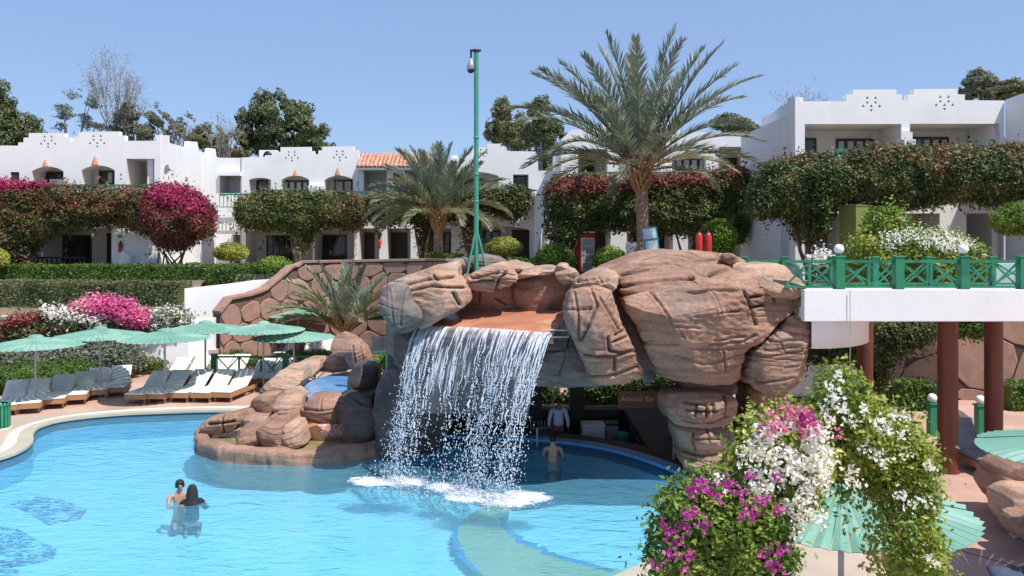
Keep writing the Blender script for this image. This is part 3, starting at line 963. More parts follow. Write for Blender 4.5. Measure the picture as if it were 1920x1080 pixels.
class Facade:
    """wall sheet in a plane through P0 with horizontal direction U; outlines are px seen on that plane"""
    def __init__(s, root, P0=None, U=(1, 0, 0), Y=None):
        s.root = root
        s.U = Vector(U).normalized()
        s.N = Vector((-s.U.y, s.U.x, 0))          # into the building
        if s.N.y < 0 and abs(s.U.x) > .3: s.N = -s.N
        s.P0 = Vector(P0) if P0 is not None else Vector((0, Y, 0))
    def hit(s, px, py, off=0.0):
        """world point of a pixel on the plane pushed in by off"""
        d = Vector(((px - 960) / 1500, 1, -(py - 450) / 1500))
        o = Vector((0, 0, EYE)); P = s.P0 + s.N * off
        t = (P - o).dot(s.N) / d.dot(s.N)
        return o + d * t
    def uv(s, w): return ((w - s.P0).dot(s.U), w.z)
    def xyz(s, u, z, off): return s.P0 + s.U * u + s.N * off + Vector((0, 0, z - s.P0.z))
    def wall(s, outline, holes=(), T=0.3, mtl='white', name='wall', niche='niche'):
        """holes: list of (px outline, depth, capmat or None)"""
        mb = MB()
        ol = [s.uv(s.hit(*p)) for p in outline]
        hs = [[s.uv(s.hit(*p)) for p in h[0]] for h in holes]
        loops = [ol] + hs
        flat = [p for l in loops for p in l]; n = len(flat)
        tri = tessellate_polygon([[Vector((p[0], p[1], 0)) for p in l] for l in loops])
        v = [s.xyz(p[0], p[1], 0) for p in flat] + [s.xyz(p[0], p[1], T) for p in flat]
        f = [tuple(t) for t in tri] + [tuple(i + n for i in t)[::-1] for t in tri]
        m = len(ol)
        f += [(i, (i + 1) % m, (i + 1) % m + n, i + n) for i in range(m)]
        mb.add(v, f)
        for (h, dep, cap), q in zip(holes, hs):
            k = len(q)
            vv = [s.xyz(p[0], p[1], 0) for p in q] + [s.xyz(p[0], p[1], dep) for p in q]
            mb.mi = 1 if dep > .5 else 0
            mb.add(vv, [(i, (i + 1) % k, (i + 1) % k + k, i + k) for i in range(k)])
            t2 = tessellate_polygon([[Vector((p[0], p[1], 0)) for p in q]])
            mb.mi = {'niche': 1, 'hole': 2}.get(cap, 0)
            mb.add([s.xyz(p[0], p[1], dep) for p in q], [tuple(t) for t in t2])
            mb.mi = 0
        return mb.build(name, [M[mtl], M[niche], M['hole']], s.root, fix=False, abs_world=True)
    def window(s, x0, y0, x1, y1, off, cols=2, rows=1, kind='window', curtain=False, bar=0.06):
        a = s.hit(x0, y1, off); b = s.hit(x1, y0, off)
        u0, z0 = s.uv(a); u1, z1 = s.uv(b)
        mb = MB()
        def q(ua, ub, za, zb, o0, o1, m_):
            c = [s.xyz(uu, zz, oo) for zz in (za, zb) for oo in (o0, o1) for uu in (ua, ub)]
            m_.add(c, [(0, 2, 3, 1), (4, 5, 7, 6), (0, 1, 5, 4), (2, 6, 7, 3), (0, 4, 6, 2), (1, 3, 7, 5)])
        w = bar * 1.5
        f0, f1 = off - .06, off + .01
        q(u0, u0 + w, z0, z1, f0, f1, mb); q(u1 - w, u1, z0, z1, f0, f1, mb)
        q(u0 + w, u1 - w, z1 - w, z1, f0, f1, mb); q(u0 + w, u1 - w, z0, z0 + w * .8, f0, f1, mb)
        for c in range(1, cols):
            uc = u0 + (u1 - u0) * c / cols
            q(uc - bar / 2, uc + bar / 2, z0 + w * .8, z1 - w, f0 + .01, f1, mb)
        for r in range(1, rows):
            zc = z0 + (z1 - z0) * r / rows
            q(u0 + w, u1 - w, zc - bar / 3, zc + bar / 3, f0 + .02, f1 - .005, mb)
        fr = mb.build(kind, M['dark'], s.root, abs_world=True)
        base = MB()
        pm = M['door'] if kind == 'door' else M['glass']
        q(u0 + w * .6, u1 - w * .6, z0 + w * .5, z1 - w * .6, off - .03, off - .02, base)
        pb = base.build('pane' if kind != 'door' else 'door_leaf', pm, fr)
        for i, v in enumerate(pb.data.vertices): v.co = local(s.root, v.co)
        if curtain:
            for c in range(cols):
                if c in (curtain if isinstance(curtain, (list, tuple)) else range(cols)):
                    cu = MB(); ua = u0 + (u1 - u0) * c / cols + w; ub = u0 + (u1 - u0) * (c + 1) / cols - w * .8
                    if ub - ua > .05:
                        q(ua, ub, z0 + w, z1 - w * 1.3, off - .045, off - .035, cu)
                        cb_ = cu.build('curtain', M['curtain'], fr)
                        for v in cb_.data.vertices: v.co = local(s.root, v.co)
        return fr
    def solid(s, pts_px, o0, o1, name, mtl, parent=None):
        """px outline on the plane at offset o0 extruded to offset o1"""
        ol = [s.uv(s.hit(*p, o0)) for p in pts_px]
        n = len(ol)
        tri = tessellate_polygon([[Vector((p[0], p[1], 0)) for p in ol]])
        v = [s.xyz(p[0], p[1], o0) for p in ol] + [s.xyz(p[0], p[1], o1) for p in ol]
        f = [tuple(t) for t in tri] + [tuple(i + n for i in t)[::-1] for t in tri] + [(i, (i + 1) % n, (i + 1) % n + n, i + n) for i in range(n)]
        mb = MB(); mb.add(v, f)
        return mb.build(name, M[mtl], parent or s.root, abs_world=True)

def tri_up(cx, cy, r): return [(cx - r, cy + r * .8), (cx, cy - r), (cx + r, cy + r * .8)]
def tri_dn(cx, cy, r): return [(cx - r, cy - r * .8), (cx + r, cy - r * .8), (cx, cy + r)]
def motif(cx, cy, k=1.0):
    """eight pierced triangles in a diamond, px"""
    L = []
    for dx, dy, u in ((-7, -12, 1), (7, -12, 1), (-7, -3, 0), (7, -3, 0), (0, 2, 1), (-14, 2, 1), (14, 2, 1), (0, 10, 0)):
        L.append(((tri_up if u else tri_dn)(cx + dx * k, cy + dy * k, 2.7 * k), .22, 'hole'))
    return L
def vents(cx, y1, y2, r=2.6):
    return [(tri_up(cx, y1, r), .22, 'hole'), (tri_dn(cx, y2, r), .22, 'hole')]
# ================================================================== SETTING
def struct(mb, name, m, fix=True):
    o = mb.build(name, m, None, fix)
    o['kind'] = 'structure'
    return o

UP = 3.7                                   # level of the upper terrace
# ---- pool outline (water level -0.12)
WL = -0.12
pool_px = [(-260, 925), (-120, 893), (0, 869), (30, 859), (54, 846), (64, 834), (61, 822), (72, 808), (105, 797), (160, 789), (230, 783), (300, 780), (385, 777),
           (480, 778), (600, 790), (690, 812), (730, 826), (790, 827), (850, 826), (950, 828), (1050, 836), (1120, 846), (1180, 861), (1240, 882), (1290, 905), (1322, 932), (1328, 962),
           (1305, 1000), (1262, 1038), (1190, 1078), (1110, 1112), (1010, 1160)]
pool = [G(x, y, WL) for x, y in pool_px]
pool2 = [(p.x, p.y) for p in pool] + [(-1.5, 8.2), (-12, 7.6), (-16, 12)]
PN = 260
pr = resample(pool2, PN, smooth=2)
tan = np.roll(pr, -1, 0) - np.roll(pr, 1, 0)
pn = np.stack([-tan[:, 1], tan[:, 0]], 1); pn /= np.linalg.norm(pn, axis=1)[:, None]
if inside(pr[:1] + pn[:1] * .1, pr)[0]: pn = -pn
def offs(d, sm=2):
    q = pr + pn * d
    for _ in range(sm * 4): q = (np.roll(q, 1, 0) + 2 * q + np.roll(q, -1, 0)) / 4
    return q
o1 = offs(0.37, 1); o2 = offs(0.64, 2)

# sunken bar floor behind the blue edge
o3 = offs(0.9, 2)
_rim = [tuple(p) for p in o3 if (-2.6 < p[0] < 3.5) and p[1] > 17.5]
_rim.sort(key=lambda p: p[0])
pit = _rim + [(3.5, 22.0), (3.5, 25.0), (-2.6, 25.0)]
# lower ground with a hole for the basin
mb = MB(); mb.slab([(-90, 2), (90, 2), (90, 60), (-90, 60)], -0.3, 0.0, [o2.tolist(), pit], sides=False)
struct(mb, 'pool_deck', M['pinkdeck'], fix=True)
# tan zone round the pool
tan_out = [(-40, 5), (8.0, 5), (6.6, 11), (6.0, 13.3), (5.5, 15.2), (5.2, 16.4), (4.2, 17.3), (4.6, 18.8), (5, 25.6), (-2, 27), (-9.0, 25.6), (-12.5, 24.9), (-16.5, 23.6), (-22, 21.5), (-40, 16)]
mb = MB(); mb.slab(tan_out, 0, 0.004, [o2.tolist(), pit], sides=False)
struct(mb, 'tan_paving', M['deck'])
def strip(a, b, z, i0=0, i1=None):
    n = len(a); i1 = n if i1 is None else i1
    mb = MB()
    v = [(p[0], p[1], z) for p in a] + [(p[0], p[1], z) for p in b]
    mb.add(v, [(i % n, (i + 1) % n, (i + 1) % n + n, i % n + n) for i in range(i0, i1)])
    return mb
def back_edge(p): return (-3.4 < p[0] < 4.6) and p[1] > 17.0
_w = MB()
for i in range(PN):
    j = (i + 1) % PN
    if back_edge(pr[i]) and back_edge(pr[j]): continue
    _w.add([(o1[i][0], o1[i][1], .008), (o1[j][0], o1[j][1], .008), (o2[j][0], o2[j][1], .008), (o2[i][0], o2[i][1], .008)], [(0, 1, 2, 3)])
struct(_w, 'white_coping', M['coping'])
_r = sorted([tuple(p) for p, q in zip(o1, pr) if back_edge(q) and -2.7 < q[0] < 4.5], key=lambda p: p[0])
M['barshade'] = mat('painted_bar_shade', (0.075, 0.05, 0.04), (0.05, 0.036, 0.03), 1.5, 0.6, 0.1, 30)
mb = MB(); mb.slab(_r + [(5.4, 18.6), (6.6, 19.6), (6.6, 25.3), (-2.7, 25.3)], 0, .008, [pit], sides=False); struct(mb, 'bar_shade_sheet', M['barshade'])  # dark sheet over the deck, painting in the shade under the grotto roof
# beige edge, its lip and the blue tiled edge inside the grotto
def back_edge(p): return (-3.4 < p[0] < 4.6) and p[1] > 17.0
be = [back_edge(p) for p in pr]
mbA, mbB = MB(), MB()
for i in range(PN):
    j = (i + 1) % PN
    q = mbB if be[i] else mbA
    a, b, c, d = pr[i], pr[j], o1[j], o1[i]
    q.add([(a[0], a[1], .012), (b[0], b[1], .012), (c[0], c[1], .012), (d[0], d[1], .012)], [(0, 1, 2, 3)])
    q.add([(a[0], a[1], .012), (b[0], b[1], .012), (b[0], b[1], -.055), (a[0], a[1], -.055)], [(0, 1, 2, 3)])
struct(mbA, 'pool_edge', M['lipband'])
M['bluelip'] = mat('blue_tile_edge', (0.10, 0.36, 0.66), (0.07, 0.29, 0.58), 5, 0.35)
struct(mbB, 'blue_pool_edge', M['bluelip'])
mb = MB(); mb.slab(pit, -.9, -.85, sides=False); struct(mb, 'bar_floor', M['sand'])
mb = MB(); n_ = len(pit)
mb.add([(p[0], p[1], -.003) for p in pit] + [(p[0], p[1], -.86) for p in pit], [(i, (i + 1) % n_, (i + 1) % n_ + n_, i + n_) for i in range(n_)])
struct(mb, 'bar_pit_wall', M['joint'])
# basin
M['poolwall'] = mat('pool_wall', (0.20, 0.52, 0.74), (0.17, 0.47, 0.70), 2, 0.5)
M['poolfloor'] = mat('pool_floor', (0.30, 0.68, 0.82), (0.275, 0.65, 0.81), 0.6, 0.6, c3=(0.22, 0.57, 0.77), s3=0.25, t3=(0.5, .7))
M['gutter'] = mat('dark_gutter', (0.02, 0.06, 0.12), None, rough=0.5)
mb = MB()
v = [(p[0], p[1], -.30) for p in pr] + [(p[0], p[1], -.78) for p in pr]
mb.add(v, [(i, (i + 1) % PN, (i + 1) % PN + PN, i + PN) for i in range(PN)])
struct(mb, 'pool_wall', M['poolwall'])
mb = MB()
v = [(p[0] + n_[0] * .03, p[1] + n_[1] * .03, -.05) for p, n_ in zip(pr, pn)] + [(p[0], p[1], -.302) for p, n_ in zip(pr, pn)]
mb.add(v, [(i, (i + 1) % PN, (i + 1) % PN + PN, i + PN) for i in range(PN)])
struct(mb, 'pool_gutter', M['gutter'])
mb = MB(); mb.slab(pr.tolist(), -.82, -.78, sides=False)
struct(mb, 'pool_floor', M['poolfloor'])

# submerged bench and mosaics
M['bench'] = mat('submerged_sandy_bench', (0.30, 0.40, 0.22), (0.26, 0.36, 0.20), 1.4, 0.7)
def gpl(l, z): return [(G(x, y, z).x, G(x, y, z).y) for x, y in l]
M['mosaic'] = bpy.data.materials.new('broken_blue_mosaic')
n, l = nodes(M['mosaic']); b = n['Principled BSDF']; b.inputs['Base Color'].default_value = (0.02, 0.16, 0.42, 1); b.inputs['Roughness'].default_value = .5
geo = n.new('ShaderNodeNewGeometry'); mp = n.new('ShaderNodeMapping'); mp.inputs['Scale'].default_value = (1.2, 3.2, 1); mp.inputs['Rotation'].default_value = (0, 0, .35)
l.new(geo.outputs['Position'], mp.inputs[0])
t = n.new('ShaderNodeTexNoise'); t.inputs['Scale'].default_value = 3.4; t.inputs['Detail'].default_value = 3; t.inputs['Distortion'].default_value = 1.6
l.new(mp.outputs[0], t.inputs['Vector'])
mr = n.new('ShaderNodeMapRange'); mr.inputs[1].default_value = .46; mr.inputs[2].default_value = .52; mr.inputs[3].default_value = 0.85
mr.inputs[4].default_value = 0.0
l.new(t.outputs['Fac'], mr.inputs[0]); l.new(mr.outputs[0], b.inputs['Alpha'])
mb = MB(); mb.slab(gpl([(905, 948), (868, 975), (850, 1005), (868, 1045), (905, 1078), (960, 1110), (1080, 1140), (1230, 1100), (1180, 1074), (1040, 1038), (968, 1005), (948, 978), (955, 952)], -.62), -.78, -.62)
struct(mb, 'submerged_bench', M['bench'])
def wob(a, w, z, name, m, seed=1):
    """ragged band along px points"""
    rng = np.random.default_rng(seed)
    q = resample([(G(x, y, z).x, G(x, y, z).y) for x, y in a], 60, closed=False, smooth=1)
    tn = np.gradient(q, axis=0); nr = np.stack([-tn[:, 1], tn[:, 0]], 1); nr /= np.linalg.norm(nr, axis=1)[:, None]
    w1 = w * (1 + .5 * rng.normal(size=60))[:, None] * np.sin(np.linspace(.1, 3.04, 60))[:, None] ** .5
    A = q + nr * np.abs(w1); B = q - nr * np.abs(w1)[::-1]
    mb = MB(); mb.add([(p[0], p[1], z) for p in A] + [(p[0], p[1], z) for p in B], [(i, i + 1, i + 61, i + 60) for i in range(59)])
    o = struct(mb, name, m)
M['tileblue'] = mat('dark_blue_tiles', (0.03, 0.20, 0.46), (0.05, 0.27, 0.55), 9, 0.5)
wob([(935, 958), (945, 985), (966, 1008), (1040, 1042), (1180, 1078)], .09, -.616, 'bench_edge_tiles', M['tileblue'])
wob([(860, 985), (850, 1008), (868, 1048), (906, 1082)], .07, -.616, 'bench_edge_tiles', M['tileblue'], 2)
for k, a in enumerate([[(20, 945), (70, 930), (120, 937), (165, 955), (150, 975), (90, 985)], [(-40, 985), (30, 990), (70, 1012), (108, 1030), (100, 1050), (40, 1062), (-60, 1070)],
          [(-60, 1040), (10, 1050), (40, 1075), (-10, 1090)]]):
    mb = MB(); mb.slab(gpl(a, -.776), -.78, -.776, sides=False); struct(mb, 'pool_mosaic', M['mosaic'])
for cx, cy in ((1108, 880), (1165, 899), (1222, 916)):
    mb = MB(); mb.slab(gpl([(cx - 30, cy), (cx - 10, cy - 6), (cx + 24, cy - 5), (cx + 30, cy + 2), (cx + 5, cy + 6), (cx - 20, cy + 7)], -.776), -.78, -.776, sides=False); struct(mb, 'pool_mosaic', M['tileblue'])
# water
M['water'] = bpy.data.materials.new('pool_water')
n, l = nodes(M['water']); n.remove(n['Principled BSDF'])
tr = n.new('ShaderNodeBsdfTransparent'); tr.inputs[0].default_value = (0.80, 0.955, 0.985, 1)
gl = n.new('ShaderNodeBsdfGlossy'); gl.inputs['Roughness'].default_value = .05
fr = n.new('ShaderNodeFresnel'); fr.inputs[0].default_value = 1.33
mx = n.new('ShaderNodeMixShader')
geo = n.new('ShaderNodeNewGeometry'); mp = n.new('ShaderNodeMapping'); mp.inputs['Scale'].default_value = (1, 2.0, 1); mp.inputs['Rotation'].default_value = (0, 0, .3)
l.new(geo.outputs['Position'], mp.inputs[0])
t1 = n.new('ShaderNodeTexNoise'); t1.inputs['Scale'].default_value = 1.7; t1.inputs['Detail'].default_value = 4; t1.inputs['Distortion'].default_value = .8
t2 = n.new('ShaderNodeTexNoise'); t2.inputs['Scale'].default_value = 6.5; t2.inputs['Detail'].default_value = 3; t2.inputs['Distortion'].default_value = .6
l.new(mp.outputs[0], t1.inputs['Vector']); l.new(mp.outputs[0], t2.inputs['Vector'])
ad = n.new('ShaderNodeMath'); ad.operation = 'MULTIPLY_ADD'; ad.inputs[1].default_value = .35
l.new(t2.outputs['Fac'], ad.inputs[0]); l.new(t1.outputs['Fac'], ad.inputs[2])
bp = n.new('ShaderNodeBump'); bp.inputs['Strength'].default_value = .6; bp.inputs['Distance'].default_value = .10
l.new(ad.outputs[0], bp.inputs['Height']); l.new(bp.outputs[0], gl.inputs['Normal']); l.new(bp.outputs[0], fr.inputs['Normal'])
df = n.new('ShaderNodeBsdfDiffuse'); df.inputs[0].default_value = (0.17, 0.50, 0.70, 1)
mx0 = n.new('ShaderNodeMixShader'); mx0.inputs[0].default_value = .30
l.new(tr.outputs[0], mx0.inputs[1]); l.new(df.outputs[0], mx0.inputs[2])
l.new(fr.outputs[0], mx.inputs[0]); l.new(mx0.outputs[0], mx.inputs[1]); l.new(gl.outputs[0], mx.inputs[2]); l.new(mx.outputs[0], n['Material Output'].inputs[0])
mb = MB(); mb.slab((pr + pn * .02).tolist(), -.2, WL, sides=False)
o = struct(mb, 'pool_water', M['water'], fix=False)
# joint in the pink paving
mb = MB(); a = G(1785, 1028); b_ = G(1960, 1078); d = (b_ - a).normalized(); s_ = Vector((-d.y, d.x, 0)) * .012
a = a - d * 1.5; b_ = b_ + d * 3
mb.add([a + s_ + Vector((0, 0, .004)), a - s_ + Vector((0, 0, .004)), b_ - s_ + Vector((0, 0, .004)), b_ + s_ + Vector((0, 0, .004))], [(0, 1, 2, 3)])
struct(mb, 'paving_joint', M['joint'])

# ---- garden slope on the left and the upper terrace
def sheet(rows, name, m):
    """rows of world points, same count"""
    mb = MB(); k = len(rows[0])
    v = [tuple(p) for r in rows for p in r]
    mb.add(v, [(i * k + j, i * k + j + 1, (i + 1) * k + j + 1, (i + 1) * k + j) for i in range(len(rows) - 1) for j in range(k - 1)], True)
    return struct(mb, name, m)
xs = np.linspace(-60, -14.6, 20)
sheet([[(x, y, z + .05 * math.sin(x * 2 + y)) for x in xs] for y, z in ((29.2, 0.005), (30.5, .5), (32, 1.1), (34, 1.9), (36, 2.6), (38, 3.3), (39.5, 3.72), (40.2, 3.75))], 'garden_slope', M['earth'])
terr = [(-150, 39.6), (-14.2, 39.0), (-13.0, 37.6), (-4.3, 37.2), (-3.8, 31.2), (7.6, 31.2), (10.5, 26.9), (60, 26.9), (150, 26.9), (150, 600), (-150, 600)]
mb = MB(); mb.slab(terr, -.1, UP)
struct(mb, 'upper_terrace', M['sand'])
mb = MB(); mb.slab([(-1500, -300), (1500, -300), (1500, 1900), (-1500, 1900)], -3, -2.2)
struct(mb, 'ground', M['sand'])

# ================================================================== crazy-paved walls of pink stone
def voronoi(poly, seeds):
    out = []
    for i, s in enumerate(seeds):
        cell = [np.array(p, float) for p in poly]
        for j, q in enumerate(seeds):
            if i == j: continue
            m_ = (s + q) / 2; d_ = q - s
            if np.linalg.norm(d_) > 6: continue
            nc = []
            for k in range(len(cell)):
                a, b = cell[k], cell[(k + 1) % len(cell)]
                da, db = (a - m_) @ d_, (b - m_) @ d_
                if da <= 0: nc.append(a)
                if (da < 0) != (db < 0) and abs(da - db) > 1e-12: nc.append(a + (b - a) * da / (da - db))
            cell = nc
            if len(cell) < 3: break
        if len(cell) >= 3: out.append(np.array(cell))
    return out

def stone_wall(name, label, path, zb, ztop, size, seed, cap=True, gap=0.014, jm='joint'):
    """path: ground points; ztop(u metres along) gives the top; stones are proud of a dark bed"""
    rng = np.random.default_rng(seed)
    path = [np.array(p[:2], float) for p in path]
    seg = [np.linalg.norm(b - a) for a, b in zip(path[:-1], path[1:])]
    cum = np.r_[0, np.cumsum(seg)]; L = cum[-1]
    def at(u, z, off):
        i = int(np.clip(np.searchsorted(cum, u) - 1, 0, len(seg) - 1))
        f = (u - cum[i]) / seg[i]
        p = path[i] + (path[i + 1] - path[i]) * f
        t_ = (path[i + 1] - path[i]) / seg[i]; nn = np.array([t_[1], -t_[0]])
        return Vector((*(p + nn * off), z))
    t = thing(name, label, 'wall', (path[0][0], path[0][1], zb))
    us = sorted(set(list(np.linspace(0, L, max(8, int(L / .5)))) + list(cum)))
    mb = MB(); V = []
    for u in us:
        V += [at(u, zb, 0), at(u, ztop(u), 0), at(u, ztop(u), -.45), at(u, zb, -.45)]
    f = []
    for i in range(len(us) - 1):
        for k in range(4): f.append((i * 4 + k, i * 4 + (k + 1) % 4, i * 4 + 4 + (k + 1) % 4, i * 4 + 4 + k))
    f += [(0, 1, 2, 3), tuple(len(V) - 4 + k for k in (3, 2, 1, 0))]
    mb.add(V, f); mb.build('mortar_bed', M[jm], t, abs_world=True)
    H = max(ztop(u) for u in us) - zb
    nx = max(2, int(L / size)); nz = max(2, int(H / (size * .85)))
    S = []
    for j in range(-1, nz + 1):
        for i in range(-1, nx + 1):
            S.append(np.array([(i + .5 + .5 * (j % 2) + rng.uniform(-.34, .34)) * L / nx, zb + (j + .5 + rng.uniform(-.34, .34)) * H / nz]))
    top = [np.array([u, ztop(u) - .06]) for u in us][::-1]
    poly0 = [np.array([0, zb]), np.array([L, zb])]
    for cell in voronoi([np.array([0., zb]), np.array([L, zb]), np.array([L, zb + H]), np.array([0., zb + H])], S):
        c = cell.mean(0)
        zt = ztop(float(np.clip(c[0], 0, L))) - .05
        if c[1] > zt + .05: continue
        cell = np.array([[p[0], min(p[1], ztop(float(np.clip(p[0], 0, L))) - .04)] for p in cell])
        c = cell.mean(0)
        d = cell - c; ln = np.linalg.norm(d, axis=1)
        if ln.max() < size * .18: continue
        q0 = resample([tuple(p) for p in cell], max(8, len(cell) * 2), smooth=1)
        d = q0 - c; ln = np.linalg.norm(d, axis=1)[:, None] + 1e-6
        o_ = c + d * np.clip(1 - gap / ln, .2, 1); i_ = c + d * np.clip(1 - (gap + .03) / ln, .15, 1)
        pr_ = .035 + rng.uniform(0, .03)
        m_ = len(q0)
        vs = [at(float(np.clip(p[0], 0, L)), p[1], -.01) for p in o_] + [at(float(np.clip(p[0], 0, L)), p[1], pr_ * .7) for p in o_] + [at(float(np.clip(p[0], 0, L)), p[1], pr_) for p in i_]
        fs = [(k, (k + 1) % m_, (k + 1) % m_ + m_, k + m_) for k in range(m_)] + [(k + m_, (k + 1) % m_ + m_, (k + 1) % m_ + 2 * m_, k + 2 * m_) for k in range(m_)]
        fs.append(tuple(range(2 * m_, 3 * m_)))
        b = MB(); b.add(vs, fs, False); b.build('stone', M['stone'], t, abs_world=True)
    if cap:
        mb = MB(); V = []
        for u in us:
            V += [at(u, ztop(u) + .001, .11), at(u, ztop(u) + .10, .11), at(u, ztop(u) + .10, -.5), at(u, ztop(u) + .001, -.5)]
        f = []
        for i in range(len(us) - 1):
            for k in range(4): f.append((i * 4 + k, i * 4 + (k + 1) % 4, i * 4 + 4 + (k + 1) % 4, i * 4 + 4 + k))
        f += [(0, 1, 2, 3), tuple(len(V) - 4 + k for k in (3, 2, 1, 0))]
        mb.add(V, f); mb.build('cap', M['stone'], t, abs_world=True)
    return t

# left curved stair wall: top line traced from (415,588) up to (790,492)
pa = [W(412, 0, 33.0), W(440, 0, 33.6), W(500, 0, 35), W(560, 0, 36.3), W(640, 0, 37.0), W(720, 0, 37.0), W(800, 0, 36.6), W(840, 0, 34)]
pa = [(p.x, p.y) for p in pa]
cumL = np.r_[0, np.cumsum([math.dist(a, b) for a, b in zip(pa[:-1], pa[1:])])]
zt_px = [588, 562, 549, 496, 493, 491, 489, 489]
Ys = [33.0, 33.6, 35, 36.3, 37.0, 37.0, 36.6, 34]
xk = [0, .55, .6, 1.8, 2.4, 3.4, 3.46, 4.2, 4.26, 5.1, 5.16, 9.3, 20]
def ztopA(u):
    px = np.interp(u, cumL, [412, 440, 500, 560, 640, 720, 800, 840]); Y = np.interp(u, cumL, Ys)
    py = np.interp(px, [412, 424, 426, 480, 505, 520, 542, 543, 560, 562, 790, 840], [588, 586, 563, 552, 541, 522, 514, 502, 500, 493, 489, 489])
    return EYE - (py - 450) * Y / 1500
stone_wall('stone_wall', 'pink crazy-paved retaining wall climbing behind the small poolside palm', pa, 0.0, ztopA, .95, 4, jm='joint2')
stone_wall('stone_wall', 'reddish crazy-paved wall in the shade behind the brown columns under the walkway', [(10.3, 26.2), (13, 26.5), (20, 26.5), (32, 26.5)], 0.0,
           lambda u: min(3.68, 1.0 + u * 1.35) if u < 2 else 3.69, 1.45, 9, cap=False, gap=.025)
stone_wall('stone_wall', 'low pink stone wall closing the bar garden behind the waterfall', [(-3.8, 31.0), (7.6, 31.0), (10.3, 27.4)], 0.0, lambda u: 3.69, 1.1, 14)

# white walls
def whitewall(label, pts, T=.3, name='garden_wall'):
    t = thing(name, label, 'wall', pts[0][0])
    mb = MB()
    V = []
    for b, top in pts:
        b = Vector(b); V += [b, Vector((b.x, b.y, top)), Vector((b.x, b.y + T, top)), Vector((b.x, b.y + T, b.z))]
    f = []
    for i in range(len(pts) - 1):
        for k in range(4): f.append((i * 4 + k, i * 4 + (k + 1) % 4, i * 4 + 4 + (k + 1) % 4, i * 4 + 4 + k))
    f += [(0, 1, 2, 3), tuple(len(V) - 4 + k for k in (3, 2, 1, 0))]
    mb.add(V, f); mb.build('wall_body', M['white'], t, abs_world=True)
    return t
def wp(px, Y, top_py, base=0.0):
    p = W(px, 0, Y); return ((p.x, Y, base), EYE - (top_py - 450) * Y / 1500)
whitewall('white rendered wall rising beside the hedge corner to the stone stair wall', [wp(346, 33.4, 541), wp(420, 34.5, 533), wp(470, 35.4, 526), wp(518, 36.6, 523)])
whitewall('low white wall between the grey shrub and the poolside steps', [wp(255, 31.6, 640), wp(300, 31.6, 641), wp(352, 31.8, 636), wp(352.5, 31.8, 600), wp(400, 32.3, 596)])
whitewall('long low white garden wall behind the flower bed', [wp(-300, 32.6, 597), wp(60, 33, 592), wp(270, 33.4, 582), wp(352, 33.4, 580)])
# poolside steps
t = thing('garden_steps', 'sandy steps beside the white wall under the fourth parasol', 'steps', G(370, 664))
for k in range(4):
    a = W(348, 0, 31.0 + k * .4); b_ = W(404, 0, 31.0 + k * .4)
    mb = MB(); mb.box(a.x, b_.x, 31.0 + k * .4, 31.4 + k * .4 - .003, .0, .22 + k * .22); bevel(mb.build('step', M['lipband'], t, abs_world=True), .02)
# ================================================================== BUILDINGS
def building(label, loc, name='hotel_building'):
    return thing(name, label, 'building', loc)

def body(root, x0, x1, Yf, depth, ztop, roof=True, z0=UP):
    mb = MB()
    mb.box(x0, x0 + .3, Yf + .304, Yf + depth, z0, ztop); mb.box(x1 - .3, x1, Yf + .304, Yf + depth, z0, ztop)
    mb.box(x0 + .3, x1 - .3, Yf + depth - .3, Yf + depth, z0, ztop)
    mb.box(x0 + .3, x1 - .3, Yf + 2.65, Yf + depth - .3, ztop - 1.2, ztop - .9)
    mb.build('side_walls', M['white'], root, abs_world=True)

def wpx(Y, px): return (px - 960) * Y / 1500
def zpx(Y, py): return EYE - (py - 450) * Y / 1500

def cone_lamp(F, px, py0, py1, off=0):
    """terracotta half cone ornament on the facade"""
    a = F.hit(px, py1, off); b = F.hit(px, py0, off); r = (b.z - a.z) * .36
    mb = MB(); c = a - F.N * .02
    mb.lathe([(r, 0), (r * .72, (b.z - a.z) * .35), (r * .35, (b.z - a.z) * .75), (.01, b.z - a.z)], c, 10, False)
    return mb.build('terracotta_ornament', M['terracotta'], F.root, abs_world=True)

def balcony_rail(F, x0, x1, py, off=-.9, mtl='green', h=.06):
    a = F.hit(x0, py, off); b = F.hit(x1, py, off)
    mb = MB(); mb.bar(a, b, .07, .09); mb.build('balcony_rail', M[mtl], F.root, abs_world=True)
    n = max(2, int((b - a).length / .22))
    mb = MB()
    for i in range(n + 1):
        p = a.lerp(b, i / n); mb.bar(p, p - Vector((0, 0, .75)), .03)
    mb.bar(a - Vector((0, 0, .75)), b - Vector((0, 0, .75)), .05)
    o = mb.build('balcony_bars', M[mtl], F.root, abs_world=True)

# ---------------- A: left block
YA = 42.0
A = building('white two-storey hotel block at the left with stepped parapets and pierced triangles', (wpx(YA, 120), YA, UP))
FA = Facade(A, Y=YA)
topA = [(-320, 560), (-320, 273), (34, 273), (34, 267), (44, 267), (44, 258), (54, 258), (54, 249.5), (122, 249.5), (122, 257), (132, 257), (132, 265), (138, 265), (138, 256), (147, 256), (147, 247.5), (224, 246.5), (224, 254), (235, 254), (235, 264), (292, 264), (292, 253), (300.5, 253), (300.5, 560)]
holesA = motif(90, 267, .95) + motif(182, 266, .95) + vents(47.5, 331, 339) + vents(226.5, 327, 336.5)
holesA += [(arc(60, 119, 312, 321, 352), 1.3, 'niche'), (arc(153, 215, 310, 319, 352), 1.3, 'niche'), (rect(237, 297.5, 289.5, 352), 2.2, 'niche'),
           (rect(19.5, 322.5, 36, 342), .12, 'wall'), (rect(70, 428, 209, 505), 2.4, 'niche'), (rect(-120, 428, 30, 505), 2.4, 'niche')]
FA.wall(topA, holesA)
FA.window(20, 323, 35.5, 341.5, .11, 1, 1)
FA.window(72, 322, 118, 350, 1.28, 3, 1)
